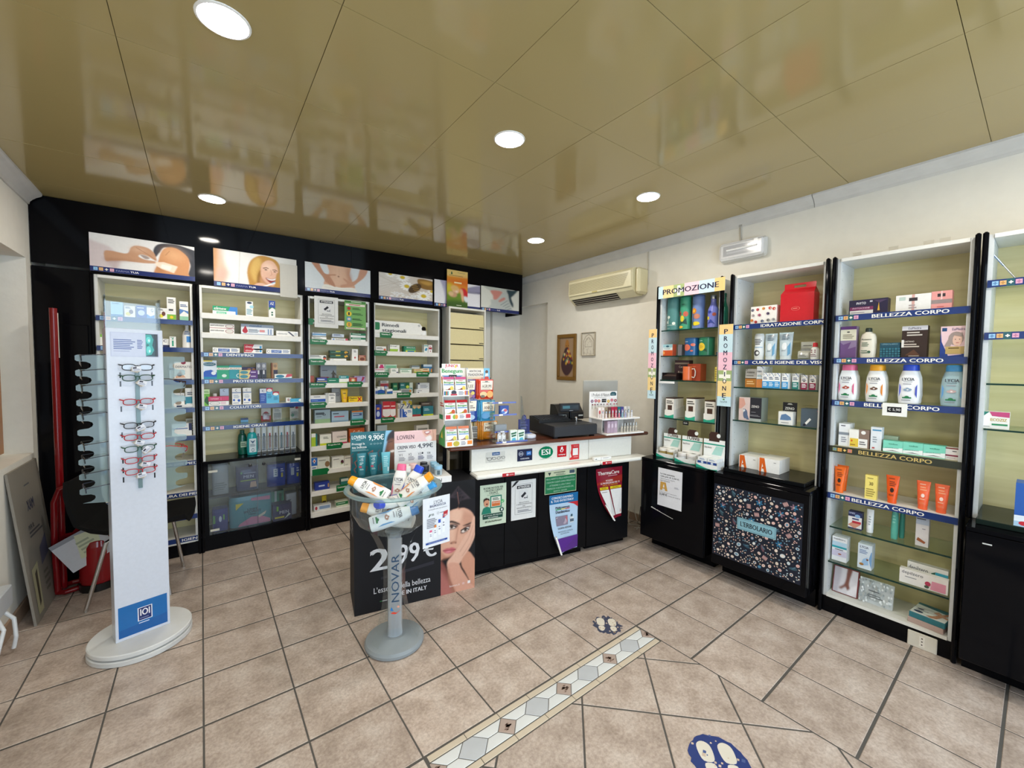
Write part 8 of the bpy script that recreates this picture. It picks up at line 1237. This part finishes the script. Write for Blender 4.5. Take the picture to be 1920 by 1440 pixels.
# flyer hanging on the rim towards the viewer
fa_ = math.radians(-12); wq, hq = .155, .252
fy = thing('flyer', 'white shower gel flyer hanging from the basket rim', 'flyer', (bx + .045, by - .262, .605), fa_ + .25)
mb = MB('paper').box(0, wq, 0, .001, 0, hq, 'e2e4e8'); mb.ink('t LYCIA .4 .86 .72 .93 3a3a54;b BAGNODOCCIA .25 .8 .85 .85 3a4068;t La_tua_pelle_sotto_una_nuova_luce .2 .74 .9 .77 5a5a6a;p 3a5a4a .2 .62 .26 .68 .28 .65 .22 .61;b 95% .3 .63 .4 .67 4a5a54;o .55 .66 .04 .025 9a9aa0 .3;s 1 .62 .64 .95 .67 9a9aa0;p b83038 .72 .53 .9 .58 .92 .68 .76 .66;b 1,90€ .76 .56 .88 .61 f0d8d4;s 6 .14 .38 .5 .58 8a8a94;r .1 .06 .9 .1 2a4a9a;t BAGNODOCCIA_LYCIA .2 .07 .8 .09 c8d4ec', (0, -.0003, 0), (1, 0, 0), (0, 0, 1), wq, hq)
for i, c in enumerate(('e06a8a', 'e8862a', '2f50b8', '4aa8d8')): mb.ink(f'r .1 0 .9 .78 eceef2;r .15 .78 .85 1 {c};s 2 .25 .3 .75 .6 8a8a9a', (wq * (.22 + .16 * i), -.0005, hq * (.14 + .03 * i)), (1, 0, 0), (0, 0, 1), wq * .13, hq * (.2 + .06 * i))
part(fy, 'sheet', mb)
def lying(lb, cap, acc, pos, dirv, upv, L=.225, W_=.085, D=.048, capc=None, m='plastic', base='f0f0ee'):
    """bottle with its foot at pos, pointing along dirv, its front facing upv"""
    mb, ps = goods('bottle', W_, L, base, LY(acc, 'b08a7a'), dict(cap=cap, cap_w=.62, m=m), D)
    sh = lambda q: [(p[0] - W_ / 2, p[1] - D / 2, p[2]) for p in q.v]
    mb.v = sh(mb); o = thing('shower_bottle', lb, 'bottle', pos, 0, 'shower bottles heaped in the clear basket', mb)
    for n, q in ps: q.v = sh(q); part(o, n, q)
    z = Vector(dirv).normalized(); y = -(Vector(upv) - Vector(upv).dot(z) * z).normalized(); x = y.cross(z)
    o.matrix_world = Matrix(((x[0], y[0], z[0], pos[0]), (x[1], y[1], z[1], pos[1]), (x[2], y[2], z[2], pos[2]), (0, 0, 0, 1)))
V = lambda x, y, z: (bx + x, by + y, z)
cv = (RM[2][0], RM[2][1]); rv = (RM[0][0] / .8, RM[0][1] / .8)
q = lambda r, f, z: (bx + r * .795 + f * .607, by - r * .607 + f * .795, z)      # r to the viewer's right, f away from the viewer
qd = lambda r, f, z: (r * .795 + f * .607, -r * .607 + f * .795, z)
lying('shower bottle with orange cap leaning at the left rim of basket', 'f0a01c', 'e08a3a', q(-.03, -.02, .815), qd(-.86, .04, .38), qd(.3, -.75, .75))
lying('shower bottle with pink cap standing upright in the basket', 'ec6a94', 'd8608c', q(.0, .06, .745), qd(.06, .22, 1), qd(0, -1, .15))
lying('shower bottle with blue cap slanting right at the basket back', '2f55d8', '4a5ac0', q(.035, .03, .76), qd(.42, .22, .95), qd(-.05, -1, .25))
lying('shower bottle with blue cap pointing at the viewer in basket', '2f50d8', '4a5ac0', q(.05, .07, .775), qd(-.45, -.85, .14), qd(.2, -.1, 1))
lying('shower bottle with orange cap seen through basket left side', 'f0a440', 'e08a3a', q(.05, .0, .71), qd(-.9, -.18, .24), qd(-.2, -.6, .8))
lying('shower bottle with orange cap at the right rim of basket', 'f0a01c', 'e08a3a', q(.03, -.03, .79), qd(.68, .16, .56), qd(-.3, -.7, .6))
lying('pale blue shower bottle with blue cap under the right rim', '3a9ae0', '5a94c8', q(.06, -.04, .735), qd(.60, .1, .55), qd(-.3, -.7, .6), base='c8dcea', W_=.075)
lying('white bottle lying foot forward at the front of basket', '4a8ad0', '5a94c8', q(-.09, -.115, .70), qd(.93, .25, .26), qd(-.1, -.8, .5), base='e6eef4', L=.25)
lying('white bottle lying at the bottom of basket', 'e06a90', 'd8608c', q(.10, .02, .668), qd(-.95, .1, .03), qd(0, -.5, 1))
# ------------------------------------------------------------------ spectacles stand
sd = thing('spectacles_stand', 'white rotating column stand of reading glasses on an oval foot', 'stand', (STAND.o[0], STAND.o[1], 0), STAND.a)
part(sd, 'base', MB('satin').lathe([(.212, 0), (.217, .004), (.217, .024), (.212, .028), (0, .028)], 'cfd0cf', n=48))
part(sd, 'turntable', MB('satin').lathe([(.20, .0285), (.206, .034), (.212, .036), (.215, .040), (.215, .057), (.211, .061), (0, .061)], 'd6d7d6', n=48))
hw = .111; yf = -.052; ZTc = 1.70
part(sd, 'column', MB('gloss').box(-hw, hw, yf, yf + .104, .0615, ZTc, 'cfd5e2', b=.002))
part(sd, 'blue_sticker', MB('gloss').ink('r 0 0 1 1 1668ae;p 0f5aa2 0 0 1 0 1 .35 0 .25;r .38 .36 .68 .8 e8ecf4;r .4 .38 .66 .78 1c2f6c;b IOI .43 .52 .63 .74 f0f0f4;s 1 .42 .42 .64 .46 8a94b8;s 1 .4 .26 .66 .32 c8d8f0', (-hw + .012, yf - .0006, .078), (1, 0, 0), (0, 0, 1), hw * 2 - .024, .165))
part(sd, 'price_list', MB('gloss').ink('r 0 0 1 1 b8bed6;r .02 .02 .98 .98 c4cade;s 6 .06 .28 .5 .72 4a5a9a;s 6 .54 .32 .66 .72 4a5a9a;s 1 .06 .2 .45 .24 8a94b8;p 0f3a40 .72 .02 .98 .02 .98 .98 .72 .98;p 2aa09a .72 .05 .84 .1 .9 .3 .86 .5 .89 .75 .84 .95 .72 .95;e .78 .72 .05 .14 5ad0c8;e .78 .3 .05 .16 5ad0c8;e .79 .7 .02 .06 c8f0ea;e .8 .25 .02 .06 c8f0ea;e .76 .5 .025 .05 1a6a6a;p 221d22 .92 .02 .98 .02 .98 .98 .9 .98 .94 .6', (-hw + .016, yf - .0006, ZTc - .145), (1, 0, 0), (0, 0, 1), hw * 2 - .034, .125))
part(sd, 'header_sheet', MB('lens').box(-hw, -hw + .004, yf, yf + .05, ZTc + .0005, ZTc + .165, 'w').box(hw - .010, hw - .006, yf, yf + .05, ZTc + .0005, ZTc + .165, 'w').box(-hw + .004, hw - .010, yf + .045, yf + .049, ZTc + .0005, ZTc + .165, 'w'))
zrow = [STAND.un(250, y, yf)[1] for y in (686, 706, 752, 796, 818, 841, 862, 882)]
for sg in (-1, 1):     # clear side wings with rounded cut-outs for the glasses
    zs = [1.56 - k * .0745 for k in range(10)]; yo = yf + .05; outer = hw + .108; pts = [(0, 1.57)]
    for z in zs: pts += [(.099, z), (.105, z - .004), (.105, z - .025), (.098, z - .031), (.066, z - .034), (.052, z - .042), (.049, z - .052), (.053, z - .062), (.066, z - .0705), (.096, z - .0735)]
    pts += [(.09, .815), (.0, .80)]
    mb = MB('frost'); P = [(sg * (hw + a + .0005), yo, z) for a, z in pts]
    # strip the silhouette row by row so that the sheet stays a clean polygon mesh
    A = pts[1:-2]; 
    for (a0, z0), (a1, z1) in zip(A[:-1], A[1:]):
        f = [(sg * (hw + .0005), yo, z0), (sg * (hw + a0), yo, z0), (sg * (hw + a1), yo, z1), (sg * (hw + .0005), yo, z1)]; mb.face(f, 'w')
    mb.face([(sg * (hw + .0005), yo, A[-1][1]), (sg * (hw + A[-1][0]), yo, A[-1][1]), (sg * (hw + .09), yo, .815), (sg * (hw + .0005), yo, .80)], 'w')
    part(sd, 'side_wing', mb)
sp_ = MB('gloss')
part(sd, 'nose_rail', MB('frost').box(-.006, .010, yf - .014, yf - .0005, .86, 1.50, 'w'))
for z in (1.475, 1.43, 1.30, 1.165, 1.03, .98, .93): 
    for x in (-.062, .062): sp_.box(x - .003, x + .003, yf - .0008, yf - .0002, z - .03, z - .002, '26262a')
part(sd, 'arm_slots', sp_, kind='stuff')
def lens_outline(cx, s=1): return [(cx + .026 * s * math.copysign(abs(math.cos(a)) ** .8, math.cos(a)), .0145 * math.copysign(abs(math.sin(a)) ** .75, math.sin(a)) + (.002 if math.sin(a) > 0 else 0)) for a in (2 * math.pi * j / 18 for j in range(18))]
def glasses(c, tag=True):
    fr = MB('gloss'); 
    for sx in (-1, 1):
        o = lens_outline(sx * .033); fr.tube([(x, 0, z) for x, z in o], .0023, c, n=6, closed=True)
        fr.tube([(sx * .056, 0, .010), (sx * .066, .003, .013), (sx * .069, .012, .013)], .0032, c, n=6)
    fr.tube([(-.008, 0, .007), (0, -.001, .010), (.008, 0, .007)], .0024, c, n=6)
    arms = [MB('gloss'), MB('gloss')]
    for sx in (-1, 1): arms[sx > 0].tube([(sx * .069, .012, .013), (sx * .067, .08, .012), (sx * .064, .115, .004), (sx * .062, .135, -.014)], .0022, c, n=6)
    ln = MB('lens')
    for sx in (-1, 1): ln.face([(x, .0005, z) for x, z in lens_outline(sx * .033, .95)], 'w')
    tg = MB('paper')
    return fr, arms, ln
def pair(lb, c, loc, rot, tag=None, tilt=0, group='reading glasses on the white stand'):
    fr, arms, ln = glasses(c); o = thing('reading_glasses', lb, 'glasses', loc, rot, group, fr)
    part(o, 'temple', arms[0]); part(o, 'temple', arms[1]); part(o, 'lenses', ln)
    if tag is not None:
        tx, tz, ta = tag; mb = MB('paper')
        for k in range(3):
            a = math.radians(ta - 14 * k); ux, uz = (math.cos(a), math.sin(a)), (-math.sin(a), math.cos(a)); y = -.004 + k * .002
            mb.face([(tx + ux[0] * p + uz[0] * q_, y, tz + ux[1] * p + uz[1] * q_) for p, q_ in ((0, 0), (.034, 0), (.034, -.024), (0, -.024))][::-1], ['e6e9f2', 'd8d4cc', 'b8aea4'][k])
        a = math.radians(ta); ux, uz = (math.cos(a), math.sin(a)), (-math.sin(a), math.cos(a))
        mb.ink('r .08 .55 .5 .85 3a3a4a;s 3 .1 .1 .9 .45 9aa0b4', (tx + uz[0] * -.024, -.0042, tz + uz[1] * -.024), (ux[0], 0, ux[1]), (uz[0], 0, uz[1]), .034, .024); mb.tube([(0, -.002, .006), (tx + .003, -.003, tz)], .0005, '8a8a8a', n=4); part(o, 'price_tag', mb)
    o.rotation_euler = (tilt, 0, rot); return o
rows = ((687, '22222a', 'black', (-.022, .004, 8)), (707, '1d4a36', 'dark green', (.006, -.008, -18)), (752, 'b3212e', 'red', (.002, -.008, -14)), (796, '1e1e24', 'black', (-.014, -.010, 30)), (818, 'b3212e', 'red', (-.01, -.012, -20)), (840, '1d4a36', 'dark green', (.006, -.012, 50)), (861, 'b3212e', 'red', (.01, -.010, -18)), (882, 'b3212e', 'red', (-.014, -.012, 14)))
for i, (y, c, n, tg) in enumerate(rows):
    x, z = STAND.un(249 + (y - 687) * .05, y + (2 if i < 9 else 0), yf - .03)
    pair(f'{n} reading glasses on column front, {["first", "second", "third", "fourth", "fifth", "sixth", "seventh", "eighth"][i]} pair from the top', c, STAND.W(.001, yf - .028, z), STAND.a, tg, .12)
for i, zq in enumerate((1.545, 1.47, 1.395, 1.32, 1.25, 1.10, 1.03, .955, .88)):    # pairs hung on the left wing, seen from the side
    P0 = STAND.W(-hw - .085, yf + .088, zq); pair(f'dark glasses hung on the left wing, {["first", "second", "third", "fourth", "fifth", "sixth", "seventh", "eighth", "ninth"][i]} from the top', ['2a3440', '23262c', '2c2a28', '23262c', '252a34', '2c2a28', '20242c', '23262c', '262a3a'][i], P0, STAND.a - math.pi / 2, (-.01 + .004 * (i % 3), -.006, -10 + 25 * (i % 3)) if i != 7 else None, .1)
for zq, c, n in ((1.405, '3a2420', 'brown'), (1.03, 'b8242c', 'bright red')): pair(f'{n} glasses hung on the right wing', c, STAND.W(hw + .10, yf + .088, zq), STAND.a + math.pi / 2, (-.012, -.02, -40), .25)
# ------------------------------------------------------------------ chair, extinguisher, hose stand, boards at the left
ch = thing('shell_chair', 'black moulded shell chair with chrome legs behind the spectacles stand', 'chair', (-2.36, 2.26, 0), math.radians(-8))
rg = []; prof = [(.27, .45, .16), (.26, .475, .20), (.16, .468, .225), (0, .452, .235), (-.12, .448, .235), (-.19, .47, .23), (-.235, .53, .225), (-.262, .62, .22), (-.285, .72, .20), (-.298, .79, .15)]
for x, z, hw_ in prof: rg.append([(x, hw_ * math.sin(t), z + .045 * abs(math.sin(t)) ** 3 * (1 if x > -.2 else .2) + (0)) for t in np.linspace(-1.57, 1.57, 13)])
mb = MB('matte'); mb.loft(rg, '0b0b0c', caps=(0, 0), closed=False); lo = [[(x - .0, y, z - .022) for x, y, z in r] for r in rg]; lo = [[(x - .02 * (i > 5), y, z + .020 * (i > 5)) for x, y, z in r] for i, r in enumerate(lo)]; mb.loft([r[::-1] for r in lo], '0b0b0c', caps=(0, 0), closed=False)
for a, b in ((rg[0], lo[0]), (rg[-1][::-1], lo[-1][::-1])): mb.loft([a, b], '0b0b0c', caps=(0, 0), closed=False)
for k in (0, -1): mb.loft([[r[k] for r in rg], [r[k] for r in lo]], '0b0b0c', caps=(0, 0), closed=False)
part(ch, 'shell', mb)
for sx, sy in ((1, 1), (1, -1), (-1, 1), (-1, -1)): part(ch, 'leg', MB('metal').tube([(sx * .08, sy * .13, .425), (sx * .13, sy * .17, .40), (sx * .20 - .02, sy * .21, .01), (sx * .201 - .02, sy * .211, 0)], .011, 'c8c8c8', n=10))
part(ch, 'under_frame', MB('metal').tube([(.08, .13, .425), (-.08, .13, .425), (-.08, -.13, .425), (.08, -.13, .425)], .010, 'c0c0c0', closed=True))
ex = thing('fire_extinguisher', 'large red fire extinguisher on the floor behind the chair', 'extinguisher', (-2.60, 2.44, 0), 0)
part(ex, 'cylinder', MB('gloss').lathe([(.088, .051), (.092, .07), (.092, .30), (.085, .335), (.06, .36), (.03, .375)], '8e141a', n=28)); part(ex, 'foot_ring', MB('plastic').lathe([(.09, 0), (.094, .006), (.094, .05)], '141414', n=28)); part(ex, 'valve', MB('metal').lathe([(.02, .3755), (.02, .40), (.012, .41)], '8a7a50')); part(ex, 'handle', MB('gloss').box(-.012, .10, -.012, .012, .41, .422, 'b01c22', b=.004).box(-.012, .085, -.01, .01, .39, .40, '1a1a1a', b=.003)); part(ex, 'hose', MB('plastic').tube([(-.02, -.02, .39), (-.10, -.05, .37), (-.12, -.07, .28), (-.105, -.05, .16)], .011, '161616'))
st = thing('extinguisher_stand', 'red tubular extinguisher stand with a tall post by left wall', 'stand', (-2.775, 2.50, 0), 0); RT = '7d0f15'
part(st, 'post', MB('gloss').tube([(0, 0, .02), (0, 0, 1.87)], .019, RT, n=12)); 
part(st, 'base_loop', MB('gloss').tube([(-.015, -.06, .022), (.02, -.085, .022), (.22, .0, .022), (.26, .03, .022), (.24, .07, .022), (.03, .06, .022), (-.015, .03, .022)], .0165, RT, n=10, closed=True))
part(st, 'side_loop', MB('gloss').tube([(-.015, -.06, .03), (-.02, -.07, .35), (-.015, -.07, .62), (.01, -.07, .70), (.05, -.065, .72), (.085, -.06, .69), (.09, -.06, .62), (.088, -.05, .42), (.06, -.03, .38), (.01, -.005, .37)], .0165, RT, n=10))
part(st, 'sign_plate', MB('card').box(.0, .022, -.001, .002, 1.55, 1.84, 'd8d0c4'))
pc = thing('document_sleeve', 'clear document sleeve with folded papers hung tilted on the red stand', 'document', (-2.70, 2.355, .41), 0, mb=MB('gloss').box(-.12, .12, 0, .003, -.22, 0, 'c4c4c8').ink('r 0 .88 1 1 8a8c94;p c8caa8 .3 .25 .72 .15 .95 .85 .5 .95;s 4 .42 .3 .75 .75 9aa088;r .45 .28 .6 .33 5a5a44', (-.12, -.0004, -.22), (1, 0, 0), (0, 0, 1), .24, .22)); pc.rotation_euler = (0, math.radians(-28), math.radians(4))
for k, (y0, y1, hh, ang, lb, c, ops) in enumerate(((2.06, 2.56, .90, 3.0, 'grey lettered poster board leaning on the left wall', '8a847a', 'b XAM .38 .70 .62 .77 3a3e58;s 1 .4 .86 .62 .88 5a5a60;b PER_IL .3 .58 .5 .61 4a4a50;s 2 .3 .52 .75 .57 4a4a50;p 5a5a70 .5 .3 .8 .34 .78 .48 .52 .42;p b0aa88 .12 .04 .3 .04 .36 .36 .14 .34;p 4a4438 .2 .08 .26 .1 .3 .32 .22 .3;s 4 .5 .1 .7 .26 6a665e'),)):
    t = thing('poster_board', lb, 'board', (-2.80, y0, .001), math.radians(90)); t.rotation_euler = (math.radians(-5.5), 0, math.radians(90)); part(t, 'board', MB('paper').box(0, y1 - y0, .0005, .012, 0, hh, c)); part(t, 'print', MB('paper').ink(ops, (0, 0, 0), (1, 0, 0), (0, 0, 1), y1 - y0, hh))
# niche poster on the left wall, switch boxes and radiator edge
p = Paint(40, 60, 'b59673'); p.poly('c9b094', [(-.1, .1), (1.1, 0), (1.1, .4), (-.1, .5)], .1).poly('8a6a48', [(.5, .3), (1.1, .25), (1.1, .6), (.6, .58)], .06, .8).poly('d8c0a0', [(.55, .32), (.95, .3), (1.0, .5), (.7, .52)], .03, .8).poly('a8703c', [(.4, .6), (1.1, .6), (1.1, 1.1), (.5, 1.1)], .05)
np_ = thing('niche_poster', 'brown toned poster panel inside the left wall niche', 'poster', (XL - .10, 1.62, .955), math.radians(90)); part(np_, 'board', MB('card').box(0, .86, .0005, .02, 0, 1.18, '9a7c5a')); part(np_, 'print', p.mesh(.86, 1.18, 'card'))
thing('dark_frame', 'dark framed panel cut by the left edge inside the niche', 'frame', (XL - .03, 2.06, 1.10), math.radians(90), mb=MB('satin').box(-.2, .06, 0, .02, 0, .42, '2a2420', b=.01).ink('r .1 .1 .9 .9 5a4a3a;e .6 .5 .2 .2 8a7a5a', (-.2, -.0004, 0), (1, 0, 0), (0, 0, 1), .26, .42))
thing('cable_box', 'white plastic cable box with hanging cables low on left wall', 'box', (XL, 1.72, 0), 0, mb=MB('plastic').box(0, .05, .0, .20, .22, .33, 'c8ccd0', b=.006).box(0, .03, -.04, .02, .27, .36, 'b0a898', b=.004).tube([(.03, .05, .22), (.06, .02, .16), (.05, -.02, .08), (.04, -.03, .02)], .009, 'd4d6d8').tube([(.03, .13, .22), (.07, .12, .17), (.08, .10, .08), (.07, .10, .02)], .009, 'd4d6d8'))
